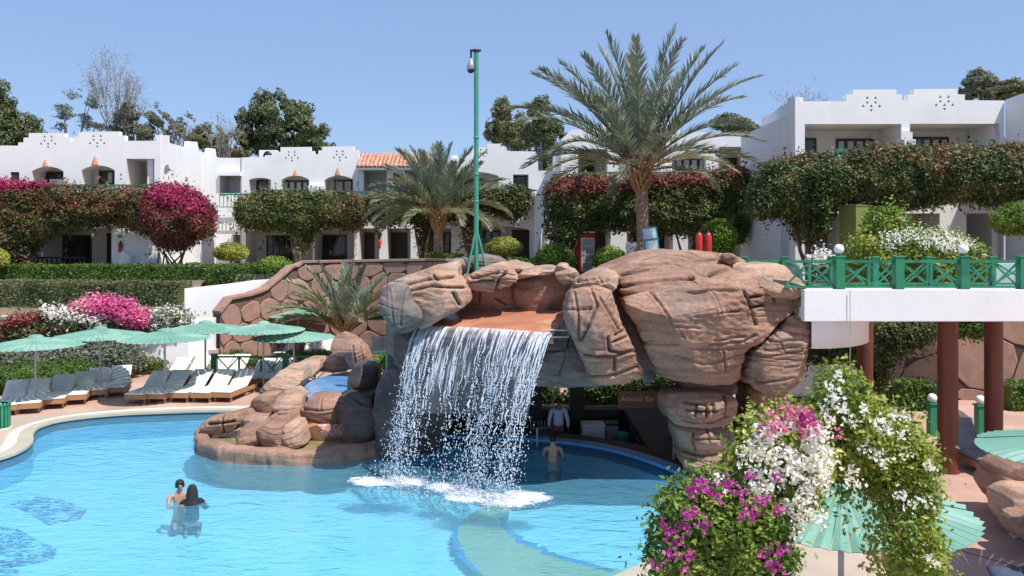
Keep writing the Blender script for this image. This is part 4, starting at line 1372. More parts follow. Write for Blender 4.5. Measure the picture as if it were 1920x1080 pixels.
FA.solid([(93, 336), (119, 336), (119, 352), (93, 352)], .9, 1.1, 'balcony_partition', 'white')
FA.window(186, 320, 214.5, 346, 1.28, 2, 1, curtain=[1])
FA.window(276, 317, 290, 341, 2.18, 1, 1)
FA.window(108, 441, 172, 500, 2.38, 2, 2, kind='glass_door')
FA.window(201, 437, 216.5, 500, 2.38, 1, 1, kind='door')
FA.window(-60, 441, 10, 500, 2.38, 2, 2, kind='glass_door')
for x, a0, a1 in ((85, 299, 312), (178.5, 292, 309)): cone_lamp(FA, x, a0, a1)
balcony_rail(FA, 60, 272, 347.5)
FA.solid([(219, 499), (228, 470), (243, 480), (243, 499)], -.5, -.01, 'sloping_buttress', 'white')
mb = MB(); c = FA.hit(76, 465, 2.2); mb.lathe([(.0, 0), (.1, .02), (.12, .15), (.02, .28)], c, 8); mb.build('wall_lantern', M['dark'], A, abs_world=True)
# porch fence
for k in range(7):
    pass
mb = MB(); a = FA.hit(71, 483, -.3); b_ = FA.hit(158, 483, -.3)
mb.bar(a, b_, .06, .08); mb.bar(a - Vector((0, 0, .32)), b_ - Vector((0, 0, .32)), .05)
for i in range(11):
    p = a.lerp(b_, i / 10); mb.bar(p, p - Vector((0, 0, .7)), .05)
mb.build('porch_rail', M['dark'], A, abs_world=True)
# side wall of A running back from the corner, facing right
c0 = Vector((wpx(YA, 300.5) , YA, UP)); c1 = Vector((wpx(52.5, 410), 52.5, UP))
FS = Facade(A, P0=c0, U=(c1 - c0))
if FS.N.x > 0: FS.N = -FS.N
side_top = [(301.5, 560), (301.5, 253), (318, 254), (318, 268), (336, 273), (354, 279), (356, 265), (370, 266), (373, 283), (392, 289), (394, 278), (404, 279), (406, 294), (409.5, 295), (409.5, 530)]
FS.wall(side_top, [(arc(307.5, 319, 308, 318, 349), .5, 'niche')], T=.3)
body(A, wpx(YA, -320), wpx(YA, 300) - .5, YA, 9, zpx(YA, 268))
# ---------------- B: middle block
YB = 48.0
B = building('white hotel block in the middle with two arched windows and a clay-tiled porch roof', (wpx(YB, 650), YB, UP))
FB = Facade(B, Y=YB)
topB = [(451, 560), (451, 295.5), (497, 294), (497, 291), (517, 291), (517, 285), (526, 285), (526, 276), (582, 275.5), (582, 283), (589, 283), (589, 289), (597, 289), (597, 282), (604, 282), (604, 275), (663, 274), (663, 281), (672, 281), (672, 289), (673, 289), (673, 560)]
holesB = motif(547, 294, .8) + motif(637, 293, .8) + vents(517, 344, 351, 2.2) + vents(670.5, 342, 348, 2.2)
holesB += [(arc(467, 508, 333, 337, 366), 1.0, 'niche'), (arc(528, 579.5, 329, 337, 366), .8, 'niche'), (arc(609, 662, 329, 337, 366), 1.3, 'niche'), (rect(431 + 30, 432, 586, 500), 2.0, 'niche'), (rect(590, 430, 664, 500), 2.0, 'niche')]
FB.wall(topB, holesB)
FB.window(481, 337.5, 502.5, 360, .98, 1, 1)
FB.window(529, 338, 579, 362, .78, 4, 1, curtain=True)
FB.window(627, 337, 661, 362, 1.28, 2, 1, curtain=True)
FB.window(500, 441, 550, 497, 1.98, 4, 3, kind='glass_door')
FB.window(597, 440, 650, 497, 1.98, 2, 1, kind='glass_door')
FB.solid([(577, 348), (606, 348), (606, 366), (577, 366)], -.25, -.01, 'balcony_partition', 'white')
for x, a0, a1 in ((553.5, 318, 330), (633, 314, 328)): cone_lamp(FB, x, a0, a1)
balcony_rail(FB, 412, 560, 364.5, -.5); balcony_rail(FB, 640, 700, 360, -.5)
# link between A and B with its own lower parapet and shadowed balcony
FB.wall([(405, 560), (405, 296), (452.5, 296), (452.5, 322), (452.5, 560)], [(rect(412, 326, 450.5, 362), 1.6, 'wall'), (rect(437, 440, 450, 500), 1.2, 'wall')], name='link_wall', T=.25)
FB.solid([(407, 322.5), (450, 322.5), (450, 329), (410, 329)], -.35, -.01, 'balcony_beam', 'white')
# porch with clay roof, right of B
Y2 = 48.0
FB.wall([(673.5, 560), (673.5, 309), (900, 309), (900, 560)], [(rect(681.5, 315, 725, 366), 1.8, 'niche'), (rect(737, 315, 785, 366), 1.8, 'niche'), (rect(800, 320, 880, 366), 1.6, 'niche'), (rect(668 + 6, 428, 711, 500), 1.6, 'niche'), (rect(726, 428, 770, 500), 1.6, 'niche'), (rect(792, 428, 890, 500), 1.6, 'niche')], name='porch_wall', T=.29)
FB.window(673.5, 436, 702, 497, 1.58, 1, 1, kind='door'); FB.window(731, 436, 764, 497, 1.58, 1, 1, kind='door')
FB.window(795, 436, 845, 497, 1.58, 4, 3, kind='glass_door')
FB.window(812, 330, 850, 362, 1.58, 3, 1)
rf = thing('porch_roof', 'sloping orange clay tile roof beside the middle block', 'roof', (wpx(48, 730), 48, zpx(48, 300)))
xa, xb = wpx(48, 671.5), wpx(48, 802)
zl, zh = zpx(47.3, 314), zpx(48.8, 290)
mb = MB(); mb.add([(xa, 47.3, zl - .04), (xb, 47.3, zl - .04), (xb, 48.9, zh - .04), (xa, 48.9, zh - .04), (xa, 47.3, zl - .12), (xb, 47.3, zl - .12), (xb, 48.9, zl - .12), (xa, 48.9, zl - .12)],
                  [(0, 1, 2, 3), (4, 7, 6, 5), (0, 4, 5, 1), (1, 5, 6, 2), (2, 6, 7, 3), (3, 7, 4, 0)])
mb.build('roof_bed', M['white'], rf, abs_world=True)
me = None
nc, nr_ = 17, 5
for r_ in range(nr_):
    for c_ in range(nc):
        x = xa + (xb - xa) * (c_ + .5) / nc
        u0, u1 = r_ / nr_, (r_ + 1.12) / nr_
        if me is None:
            L_ = math.hypot(1.6, zh - zl) / nr_ * 1.12; w_ = (xb - xa) / nc
            V = []; Fc = []
            for j, (yy, rr) in enumerate(((0, w_ * .50), (L_, w_ * .40))):
                for k in range(7):
                    a_ = math.pi * k / 6
                    V.append((math.cos(a_) * rr, yy, math.sin(a_) * rr * .9))
                for k in range(7):
                    a_ = math.pi * k / 6
                    V.append((math.cos(a_) * rr * .8, yy, math.sin(a_) * rr * .7))
            for k in range(6):
                Fc += [(k, k + 1, k + 15, k + 14), (k + 7, k + 21, k + 22, k + 8), (k, k + 7, k + 8, k + 1)]
            q = MB(); q.add(V, Fc, True); o = q.build('roof_tile', M['rooftile'], rf); me = o.data
        else:
            o = put(bpy.data.objects.new('roof_tile', me), rf)
        o.location = Vector((x, 47.27 + 1.6 * u0, zl + (zh - zl) * u0 + .02)) - rf.location
        o.rotation_euler = (math.atan2(zh - zl, 1.6) + R(3), 0, R((c_ * 13 % 5 - 2) * .8))
body(B, wpx(YB, 452), wpx(YB, 900), YB, 9, zpx(YB, 300))
# ---------------- C: right part of the middle row
YC = 46.5
C_ = building('white stepped-parapet block half hidden behind the middle palm and the mast', (wpx(YC, 950), YC, UP))
FC = Facade(C_, Y=YC)
topC = [(846, 560), (846, 296), (870, 296), (870, 283), (884, 283), (884, 276), (913, 276), (913, 269.5), (938, 269.5), (938, 275), (947, 275), (947, 282.5), (957, 282.5), (957, 283.5), (1003, 284), (1009, 292), (1009, 320), (1062, 320), (1062, 345), (1020, 400), (1014, 420), (1014, 560)]
FC.wall(topC, motif(907, 290, .8)[:6] + [(arc(848, 935, 322, 330, 366), 1.2, 'niche'), (rect(962, 327, 991, 356), 1.0, 'niche'), (arc(880, 997, 424, 432, 505), 2.2, 'niche')])
FC.window(965, 329, 987, 352, .98, 1, 1); FC.window(905, 432, 938, 455, 2.18, 2, 1); FC.window(960, 431, 996, 500, 2.18, 1, 1, kind='door'); FC.window(870, 335, 905, 362, 1.18, 2, 1)
balcony_rail(FC, 905, 1008, 357, -.4)
FC.solid([(1003, 360), (1062, 322), (1062, 330), (1018, 420), (1006, 480), (1000, 480)], -.9, -.01, 'flying_buttress', 'white')
body(C_, wpx(YC, 846), wpx(YC, 1003), YC, 8, zpx(YC, 290))
# ---------------- D: block behind the big palm
YD = 41.0
D = building('white block behind the tall palm with a balcony over the dusty red creeper', (wpx(YD, 1250), YD, UP))
FD = Facade(D, Y=YD)
topD = [(1052, 560), (1052, 262), (1072, 243), (1110, 243), (1110, 236), (1130, 236), (1130, 228), (1150, 228), (1150, 221), (1240, 221), (1250, 221), (1262, 228), (1272, 237), (1275, 248), (1300, 248), (1390, 250), (1440, 252), (1460, 246), (1460, 560)]
holesD = motif(1205, 246, .9) + vents(1151, 305, 313, 2.4) + vents(1336, 305, 313, 2.4)
holesD += [(rect(1084, 279, 1139, 330), 2.0, 'niche'), (arc(1160, 1228, 290, 298, 330), .7, 'niche'), (arc(1260, 1324, 289, 296, 330), .5, 'niche'), (rect(1348, 275, 1398, 330), 1.6, 'niche'),
           (rect(1040 + 20, 425, 1145, 505), 2.4, 'niche'), (rect(1175, 425, 1262, 505), 2.4, 'niche'), (rect(1290, 425, 1395, 505), 2.4, 'niche')]
FD.wall(topD, holesD)
FD.window(1091, 300, 1114, 323, 1.98, 1, 1); FD.window(1163, 297, 1200, 322, .68, 3, 1, curtain=[1]); FD.window(1265, 296, 1323, 320, .48, 4, 1, curtain=True); FD.window(1356, 296, 1381, 318, 1.58, 1, 1)
FD.window(1106, 432, 1142, 505, 2.38, 1, 1, kind='door'); FD.window(1180, 432, 1250, 505, 2.38, 3, 2, kind='glass_door'); FD.window(1300, 432, 1330, 505, 2.38, 2, 1, kind='door'); FD.window(1345, 440, 1395, 505, 2.38, 2, 2, kind='glass_door')
cone_lamp(FD, 1291, 272, 288)
balcony_rail(FD, 1086, 1345, 324, -.7)
FD.solid([(1233, 322), (1236, 303), (1241, 293), (1246, 303), (1250, 313), (1262, 322)], -.2, -.01, 'stepped_ornament', 'white')
# slanted return on the left
body(D, wpx(YD, 1053), wpx(YD, 1459), YD, 9, zpx(YD, 262))
# ---------------- E: right block, nearer
YE = 31.0
E = building('nearest white block at the right with a wide shaded loggia above the creeper', (wpx(YE, 1680), YE, UP))
FE = Facade(E, Y=YE)
topE = [(1491, 620), (1491, 181.5), (1502, 182), (1502, 190), (1587, 190), (1587, 177), (1599, 177), (1599, 168), (1681, 167.5), (1681, 177), (1691, 177), (1691, 188), (1702, 188), (1702, 177), (1714, 177), (1714, 167), (1796, 166.5), (1796, 177), (1809, 177), (1809, 188), (1883, 188.5), (1883, 620)]
holesE = motif(1634, 196, 1.1) + motif(1771, 194, 1.1)
lo1 = rect(1509, 232.5, 1690, 300)
lo2 = [(1706, 300), (1706, 232), (1874, 232), (1874, 300)]
holesE += [(lo1, 1.9, 'niche'), (lo2, 1.9, 'niche'), (rect(1500, 400, 1580, 560), 2.2, 'wall'), (rect(1700, 400, 1762, 560), 2.0, 'wall'), (rect(1812, 400, 1880, 560), 2.4, 'wall')]
FE.wall(topE, holesE)
FE.window(1506, 259, 1530, 290, 1.88, 1, 1); FE.window(1567, 260, 1638, 290, 1.88, 4, 1, curtain=True); FE.window(1712, 257, 1778, 290, 1.88, 4, 1, curtain=[1, 2, 3]); FE.window(1815, 255, 1843, 290, 1.88, 1, 1)
FE.window(1714, 401, 1732, 520, 1.98, 1, 1, kind='door'); FE.window(1816, 401, 1850, 520, 2.38, 1, 1, kind='glass_door')
FE.solid([(1690, 245), (1706, 245), (1706, 247.5), (1711, 247.5), (1711, 261), (1717, 261), (1717, 285), (1703, 285), (1703, 272), (1696, 272), (1696, 262), (1690, 262)], -.12, -.004, 'stepped_pillar_trim', 'white')
mb = MB(); c = FE.hit(1674, 272, 1.7); mb.lathe([(.0, 0), (.09, .02), (.1, .13), (.02, .22)], c, 8); mb.build('wall_lantern', M['terracotta'], E, abs_world=True)
FE.solid([(1568, 290), (1590, 290), (1590, 312), (1568, 312)], -1.0, -.7, 'balcony_post', 'white')
balcony_rail(FE, 1568, 1632, 281, -.8)
# side of E running back on the left
e0 = Vector((wpx(YE, 1491), YE, UP)); e1 = Vector((wpx(39.8, 1425), 39.8, UP))
FG = Facade(E, P0=e0, U=(e1 - e0))
if FG.N.x < 0: FG.N = -FG.N
FG.wall([(1490, 600), (1490, 182), (1476, 183), (1476, 193), (1462, 200), (1446, 214), (1428, 221), (1428, 560)], [], T=.3, name='side_wall')
body(E, wpx(YE, 1500), wpx(YE, 1883), YE, 8, zpx(YE, 205))
# projecting wing at the far right
w0 = Vector((wpx(YE, 1883.5), YE, UP)); w1 = Vector((wpx(28.2, 1990), 28.2, UP))
E2 = building('blank white wing projecting at the right edge of the nearest block', (w0.x, w0.y, UP))
FW = Facade(E2, P0=w0, U=(w1 - w0))
FW.wall([(1885, 560), (1885, 187), (1910, 178), (1930, 172), (1990, 160), (1990, 560)], [], T=.4)
# small things on the walls
def extinguisher(label, c, s=1.0, group=None):
    t = thing('fire_extinguisher', label, 'fire extinguisher', c, group=group)
    mb = MB(); mb.lathe([(.0, 0), (.085, 0), (.09, .03), (.09, .42), (.06, .50), (.03, .53)], (0, 0, 0), 14); mb.build('cylinder', M['red'], t)
    mb = MB(); mb.lathe([(.03, .53), (.035, .56), (.0, .6)], (0, 0, 0), 8); mb.bar((0, 0, .58), (.1, -.02, .60), .03); mb.tube([(.03, 0, .56), (.12, 0, .5), (.12, -.02, .25)], .014, 6); mb.build('valve_and_hose', M['black'], t)
    t.scale = (s, s, s)
    return t
p = FA.hit(225, 473, -.12); extinguisher('red fire extinguisher hanging on the left block beside its brown door', p, 1.0)
t = tag(MB().box(*[v for v in (FA.hit(221, 446, -.02).x, FA.hit(229, 441, -.02).x, YA - .03, YA - .006, FA.hit(221, 446).z, FA.hit(229, 441).z)]).build('wall_sign', M['teal']), 'small dark plate above the fire extinguisher on the left block', 'sign')
p = FB.hit(711.5, 466, -.12); extinguisher('dark red extinguisher hanging between the two brown doors of the middle block', p, 1.0)
t = thing('wall_lantern', 'black lantern on the pillar between the two brown doors', 'lantern', FB.hit(711.5, 447, -.12))
mb = MB(); mb.lathe([(.0, -.1), (.07, -.02), (.12, .12), (.11, .3), (.16, .32), (.02, .5)], (0, 0, 0), 6, False); mb.build('lantern_body', M['black'], t)
# rooftop unit
t = thing('air_conditioner', 'white rooftop air conditioner behind the middle parapet', 'air conditioner', W(502, 292, 50))
mb = MB(); mb.box(-.55, .55, 0, .5, -.3, .35); bevel(mb.build('casing', M['whitep'], t), .02)
mb = MB(); mb.lathe([(.0, 0), (.27, 0), (.27, .02), (.0, .02)], (0, 0, 0), 16); o = mb.build('fan_grille', M['black'], t); o.rotation_euler = (R(90), 0, 0); o.location = (0, -.005, .02)
# ================================================================== VEGETATION behind the pool
# ---- creepers on the balconies
def creeper(label, cat='bougainvillea', base=(0, 0, 0), name='bougainvillea', group=None):
    return thing(name, label, cat, base, group=group)

# A: long creeper over the left porch
t = creeper('long green and russet bougainvillea hanging over the left porch, magenta along its top edge', base=(wpx(40.6, 20), 40.6, UP))
oA = [(-160, 352), (-40, 347), (0, 344), (60, 346), (110, 348), (170, 351), (240, 354), (285, 352), (300, 380), (282, 425), (262, 440), (225, 415), (190, 420), (150, 428), (110, 436), (82, 446), (50, 470), (10, 480), (-160, 470)]
leafmass('foliage', oA, 39.8, 1.9, 26000, .16, [M['leaf_brown'], M['leaf_dark']], t, seed=3, edge=.7, weights=lambda x, z: np.clip((zpx(40, 380) - z) / 2.2, 0, .6))
leafmass('flowers', [(-160, 340), (0, 339), (60, 343), (92, 347), (80, 354), (40, 358), (14, 366), (-160, 368)], 39.7, 1.6, 5200, .15, M['leaf_mag'], t, core=False, seed=4, edge=.5)
leafmass('dry_growth', [(-60, 460), (20, 440), (55, 450), (62, 500), (20, 505), (-60, 505)], 40.0, 1.2, 2600, .15, M['leaf_brown'], t, core=False, seed=5)
limbs(t, (wpx(40.5, 30), 40.5, UP), [(wpx(40.5, 10), 40.5, zpx(40, 440)), (wpx(40.5, 52), 40.5, zpx(40, 440)), (wpx(40.5, 30), 40.6, zpx(40, 430)), (wpx(40.5, 60), 40.2, zpx(40, 468))], .10, M['bark'], 3, 'stem')
# pink ball
t = creeper('round magenta and dusty red bougainvillea ball at the corner of the left block', base=(wpx(39.5, 325), 39.5, UP))
oP = [(262, 400), (266, 372), (276, 352), (305, 345), (338, 352), (360, 358), (380, 376), (397, 395), (389, 412), (396, 430), (378, 446), (366, 440), (352, 460), (326, 468), (296, 462), (280, 440), (266, 432)]
leafmass('foliage', oP, 38.6, 2.6, 15000, .15, [M['leaf_red'], M['leaf_brown']], t, seed=7, edge=1.2, weights=lambda x, z: np.clip((zpx(39, 390) - z) / 2.2, .05, .5))
leafmass('flowers', [(268, 372), (280, 353), (305, 346), (335, 350), (362, 362), (384, 380), (392, 410), (350, 425), (320, 400), (290, 395)], 38.5, 2.4, 3400, .15, M['leaf_mag'], t, core=False, seed=8, edge=1.0)
rng = random.Random(5)
for k in range(11):
    x0 = 318 + rng.uniform(-26, 30); x1 = 322 + rng.uniform(-44, 46)
    a = Vector((wpx(39.8, x0), 39.8, UP)); b = Vector((wpx(39.8, x1), 39.8 + rng.uniform(-.4, .4), zpx(39.8, 448)))
    trunkmesh(t, [a, a.lerp(b, .5) + Vector((rng.uniform(-.15, .15), 0, 0)), b], [.05, .035, .03], M['bark'], 'stem', 5)
# B: two creepers
t = creeper('dense dark green creeper hanging below the arched windows of the middle block', base=(wpx(46.8, 560), 46.8, UP))
oB = [(439, 395), (442, 375), (470, 362), (520, 358), (580, 359), (640, 361), (668, 367), (683, 385), (690, 410), (676, 425), (650, 430), (615, 422), (592, 430), (580, 448), (572, 470), (560, 468), (556, 446), (540, 432), (500, 430), (465, 428), (444, 415)]
leafmass('foliage', oB, 46.0, 1.8, 17000, .17, [M['leaf_dark'], M['leaf_brown']], t, seed=11, edge=.8, weights=lambda x, z: np.clip((x - wpx(46, 615)) / 2.0, .05, .75))
limbs(t, (wpx(46.6, 562), 46.6, UP), [(wpx(46.6, 545), 46.5, zpx(46.6, 440)), (wpx(46.6, 572), 46.5, zpx(46.6, 436)), (wpx(46.6, 560), 46.7, zpx(46.6, 425))], .13, M['bark'], 4, 'stem')
t = creeper('dark green creeper behind the middle palm and the mast', base=(wpx(45.5, 800), 45.5, UP))
oB2 = [(684, 392), (690, 366), (730, 358), (790, 352), (850, 350), (910, 349), (960, 350), (990, 355), (996, 372), (985, 398), (960, 412), (930, 402), (890, 405), (850, 410), (830, 418), (800, 420), (770, 416), (735, 420), (705, 425), (690, 410)]
leafmass('foliage', oB2, 44.6, 1.8, 17000, .17, [M['leaf_dark'], M['leaf_brown']], t, seed=13, edge=.8, weights=lambda x, z: np.clip((wpx(46, 720) - x) / 2.0, .08, .6))
for px, tt in ((795, [(775, 410), (800, 405), (812, 412)]), (882, [(855, 402), (880, 400), (905, 402)])):
    limbs(t, (wpx(45.3, px), 45.3, UP), [(wpx(45.3, a), 45.2, zpx(45.3, b)) for a, b in tt], .14, M['bark'], px, 'stem')
leafmass('hanging_growth', [(780, 410), (812, 412), (806, 450), (800, 480), (788, 480), (784, 445)], 45.0, .8, 1300, .15, M['leaf_brown'], t, core=False, seed=14, edge=.4)
leafmass('hanging_growth', [(860, 402), (905, 402), (896, 440), (888, 470), (872, 470), (868, 430)], 45.0, .8, 1500, .15, M['leaf_brown'], t, core=False, seed=15, edge=.4)
# D creeper
t = creeper('deep green bougainvillea with dusty red top wrapping the block behind the tall palm', base=(wpx(37.5, 1220), 37.5, UP))
oD = [(1022, 375), (1024, 350), (1040, 335), (1075, 328), (1130, 330), (1180, 332), (1240, 330), (1300, 324), (1370, 317), (1402, 316), (1412, 340), (1408, 380), (1404, 420), (1396, 455), (1372, 450), (1340, 432), (1300, 440), (1262, 436), (1230, 440), (1180, 430), (1145, 428), (1110, 432), (1080, 455), (1050, 470), (1028, 440)]
leafmass('foliage', oD, 36.6, 2.4, 30000, .155, [M['leaf_dark'], M['leaf_brown']], t, seed=17, edge=.9, weights=lambda x, z: np.clip((z - zpx(37, 385)) / 1.4, .03, .8))
leafmass('red_growth', [(1024, 352), (1040, 334), (1100, 330), (1160, 332), (1240, 329), (1300, 323), (1375, 316), (1398, 318), (1400, 345), (1340, 350), (1280, 352), (1220, 366), (1150, 370), (1080, 374), (1040, 386)], 36.4, 2.2, 2600, .15, M['leaf_red'], t, core=False, seed=18, edge=.7)
limbs(t, (wpx(37.6, 1290), 37.6, UP), [(wpx(37.6, 1265), 37.6, zpx(37.6, 430)), (wpx(37.6, 1310), 37.6, zpx(37.6, 430)), (wpx(37.6, 1330), 37.4, zpx(37.6, 425))], .10, M['bark'], 7, 'stem')
# E creepers
t = creeper('huge dark creeper with orange tips covering the balcony of the nearest right block', base=(wpx(28.6, 1500), 28.6, UP))
oE = [(1412, 400), (1416, 360), (1425, 330), (1444, 308), (1480, 296), (1530, 290), (1566, 288), (1572, 300), (1588, 300), (1600, 284), (1650, 278), (1720, 276), (1780, 278), (1860, 276), (1960, 272), (2060, 275), (2060, 380), (1960, 382), (1900, 384), (1860, 376), (1800, 374), (1750, 384), (1690, 390), (1640, 382), (1600, 376), (1572, 388), (1556, 415), (1544, 440), (1522, 455), (1504, 440), (1494, 410), (1470, 400), (1440, 405), (1418, 405)]
leafmass('foliage', oE, 27.2, 2.7, 52000, .13, [M['leaf_dark'], M['leaf_brown']], t, seed=21, edge=.9, weights=lambda x, z: np.clip((z - zpx(28, 335)) / 1.0, .03, .75) * (.45 + .55 * np.sin(x * 1.3 + 1) ** 2))
limbs(t, (wpx(28.4, 1525), 28.4, UP), [(wpx(28.4, 1490), 28.4, zpx(28.4, 400)), (wpx(28.4, 1520), 28.4, zpx(28.4, 395)), (wpx(28.4, 1548), 28.3, zpx(28.4, 400)), (wpx(28.4, 1505), 28.2, zpx(28.4, 410))], .10, M['bark'], 8, 'stem')

# ---- clipped hedges and beds on the left
def gx(px, Y): return wpx(Y, px)
hedge('hedge', 'bright green clipped hedge running along the top of the left garden, the upper one', [(gx(-260, 38.8), 38.8), (gx(430, 38.8), 38.8), (gx(545, 38.8), 38.8)], 1.2, 3.15, 4.12, 13000, .12, M['leaf_hedge'], seed=31)
hedge('hedge', 'darker clipped hedge in front of the bright one, ending at the white wall', [(gx(-260, 36.0), 36.0), (gx(349, 36.0), 36.0)], 1.5, 1.9, 3.45, 15000, .12, M['leaf_oak'], seed=32)
hedge('hedge', 'short piece of hedge above the white wall next to the stone stair wall', [(gx(392, 38.0), 38.0), (gx(538, 38.0), 38.0)], 1.0, 2.5, 3.98, 3600, .12, M['leaf_hedge'], seed=38)
# humpy low hedge behind the loungers
def humps(label, pts, r, m, n, seed, size=.10):
    t = thing('low_hedge', label, 'hedge', G(*pts[0][:2]))
    bl = []
    for (px, py, rr) in pts:
        g = G(px, py); bl.append((g.x, g.y, rr * .55, rr * 1.25, rr * .8, rr * .72))
    crown('foliage', bl, n, size, m, t, seed, lumps=.1)
    return t
humps('row of rounded green shrubs behind the loungers at the far left', [(-40, 735, .75), (5, 738, .75), (50, 730, .8), (95, 726, .75), (140, 716, .75), (178, 712, .6)], .8, M['leaf_hedge'], 9000, 33)
humps('rounded shrub row behind the loungers between the second and third parasol', [(215, 706, .7), (255, 700, .7), (292, 700, .6)], .8, M['leaf_hedge'], 4200, 34)
humps('clipped shrub row in front of the steps and the green fence', [(320, 690, .65), (360, 686, .62), (400, 686, .62), (440, 688, .6), (466, 692, .5)], .8, M['leaf_hedge'], 5200, 35)
humps('shrub row around the middle parasols in front of the reclining chairs', [(530, 690, .5), (560, 686, .55), (595, 684, .55), (618, 684, .5)], .8, M['leaf_hedge'], 3400, 36)
humps('small bright shrub behind the left support of the waterfall', [(700, 694, .5), (722, 694, .5)], .8, M['leaf_yel'], 1600, 37)
# flower bed
t = creeper('wide mixed flower bed with a magenta crest in the left garden', cat='flower bed', base=G(100, 660), name='flower_bed')
leafmass('foliage', [(-200, 600), (-60, 597), (0, 600), (60, 588), (110, 578), (150, 574), (230, 572), (270, 590), (290, 612), (280, 650), (120, 650), (0, 650), (-200, 665)], 31.2, 2.2, 15000, .13, [M['leaf_oak'], M['leaf_brown']], t, seed=41, edge=1.0, weights=lambda x, z: .35 + 0 * x)
leafmass('flowers', [(120, 582), (150, 566), (195, 561), (235, 568), (262, 585), (278, 604), (262, 616), (230, 612), (205, 600), (170, 590), (140, 590)], 31.0, 1.8, 4600, .15, M['leaf_pink'], t, core=False, seed=42, edge=.7)
leafmass('pale_flowers', [(75, 582), (110, 575), (150, 580), (190, 596), (215, 606), (170, 612), (120, 598), (90, 596)], 30.9, 1.6, 700, .13, M['leaf_white'], t, core=False, seed=43)
leafmass('red_growth', [(10, 600), (60, 592), (90, 598), (60, 608), (0, 618)], 31.0, 1.8, 900, .13, M['leaf_red'], t, core=False, seed=44)
t = creeper('pale cream-flowered bush against the white wall by the steps', cat='bush', base=G(320, 655), name='flowering_bush')
leafmass('foliage', [(278, 608), (290, 590), (312, 580), (340, 582), (355, 600), (352, 615), (330, 625), (300, 628), (280, 622)], 31.3, 1.4, 3600, .13, [M['leaf_oak'], M['leaf_white']], t, seed=45, weights=lambda x, z: .45 + 0 * x)
t = creeper('feathery grey-green shrub under the first two parasols', cat='shrub', base=G(130, 690), name='grey_shrub')
leafmass('foliage', [(-120, 670), (0, 652), (60, 648), (130, 642), (200, 640), (250, 646), (262, 665), (258, 690), (200, 702), (0, 704), (-120, 706)], 30.0, 2.0, 13000, .12, M['leaf_grey'], t, seed=46, edge=.9)

def ball_bush(label, px, py, Y, rx, rz, m, n=3500, seed=1, size=.11, name='round_bush', stem=True):
    c = W(px, py, Y)
    t = thing(name, label, 'bush', (c.x, c.y, UP if py < 520 else 0))
    crown('foliage', [(c.x, c.y, c.z, rx, rx * .85, rz), (c.x + rx * .45, c.y, c.z - rz * .15, rx * .6, rx * .6, rz * .7), (c.x - rx * .45, c.y, c.z - rz * .2, rx * .6, rx * .6, rz * .7)], n, size, m, t, seed, lumps=.12)
    if stem: trunkmesh(t, [(c.x, c.y, t.location.z - .1), (c.x, c.y, c.z)], [.07, .05], M['bark'], 'stem', 6)
    return t
ball_bush('yellow-green ball-cut bush by the corner of the left block', 433, 472, 41, .85, .48, M['leaf_yel'], seed=51)
ball_bush('loose bright green bush at the end of the upper hedge', 515, 500, 38, .9, .5, M['leaf_bright'], 2600, seed=52)
ball_bush('yellow-green bush beside the foot of the mast', 945, 462, 38, .85, .45, M['leaf_yel'], 3000, seed=53)
ball_bush('leafy bright green bush left of the red drinks cooler', 1040, 488, 36, .9, .75, M['leaf_bright'], 3600, seed=54, size=.14)
ball_bush('leafy green bush right of the red drinks cooler', 1145, 486, 36.5, .8, .6, M['leaf_bright'], 3000, seed=55, size=.13)
ball_bush('rounded green bush behind the two red cylinders', 1346, 443, 33, .75, .72, M['leaf_bright'], 3600, seed=56, size=.12)
ball_bush('yellowish plant at the left edge below the long creeper', -8, 485, 38, .6, .5, M['leaf_yel'], 1500, seed=57)
ball_bush('green tree-like bush at the right edge behind the walkway', 1925, 410, 24.5, 1.0, .55, M['leaf_bright'], 4200, seed=58, size=.11)
hedge('hedge', 'low dark green hedge behind the rock top between mast and cooler', [(gx(905, 37.6), 37.6), (gx(1080, 37.6), 37.6)], .9, UP, 4.45, 2600, .11, M['leaf_hedge'], seed=59)
hedge('hedge', 'low hedge at the foot of the middle palm beside the stone wall', [(gx(800, 41), 41), (gx(870, 41), 41)], .8, UP, 4.6, 1400, .12, M['leaf_hedge'], seed=60)
# white oleander-like bush behind the walkway
t = creeper('big pale-flowered bush behind the green walkway railing', cat='bush', base=(wpx(22, 1740), 22, 2.4), name='flowering_bush')
leafmass('foliage', [(1600, 485), (1606, 450), (1640, 442), (1660, 440), (1700, 430), (1740, 436), (1790, 440), (1830, 455), (1856, 478), (1850, 530), (1800, 560), (1640, 560), (1610, 540)], 20.6, 2.2, 13000, .10, [M['leaf_yel'], M['leaf_bright']], t, seed=61, edge=.8, weights=lambda x, z: .35 + 0 * x)
leafmass('flowers', [(1645, 450), (1680, 436), (1740, 438), (1790, 444), (1830, 462), (1840, 480), (1780, 478), (1700, 474), (1650, 470)], 20.5, 1.8, 1900, .085, M['leaf_white'], t, core=False, seed=62)
leafmass('climbing_stem', [(1640, 460), (1636, 410), (1650, 390), (1690, 396), (1706, 430), (1680, 450)], 21.2, 1.0, 1900, .11, M['leaf_bright'], t, core=False, seed=63, edge=.5)
# small flower row on the walkway
t = creeper('row of small white flowers along the walkway left of the first globe lamp', cat='flowers', base=W(1545, 485, 21), name='white_flowers')
leafmass('flowers', [(1520, 484), (1530, 477), (1560, 476), (1566, 488), (1525, 492)], 20.4, .5, 260, .09, M['leaf_white'], t, core=False, seed=64, edge=.2)
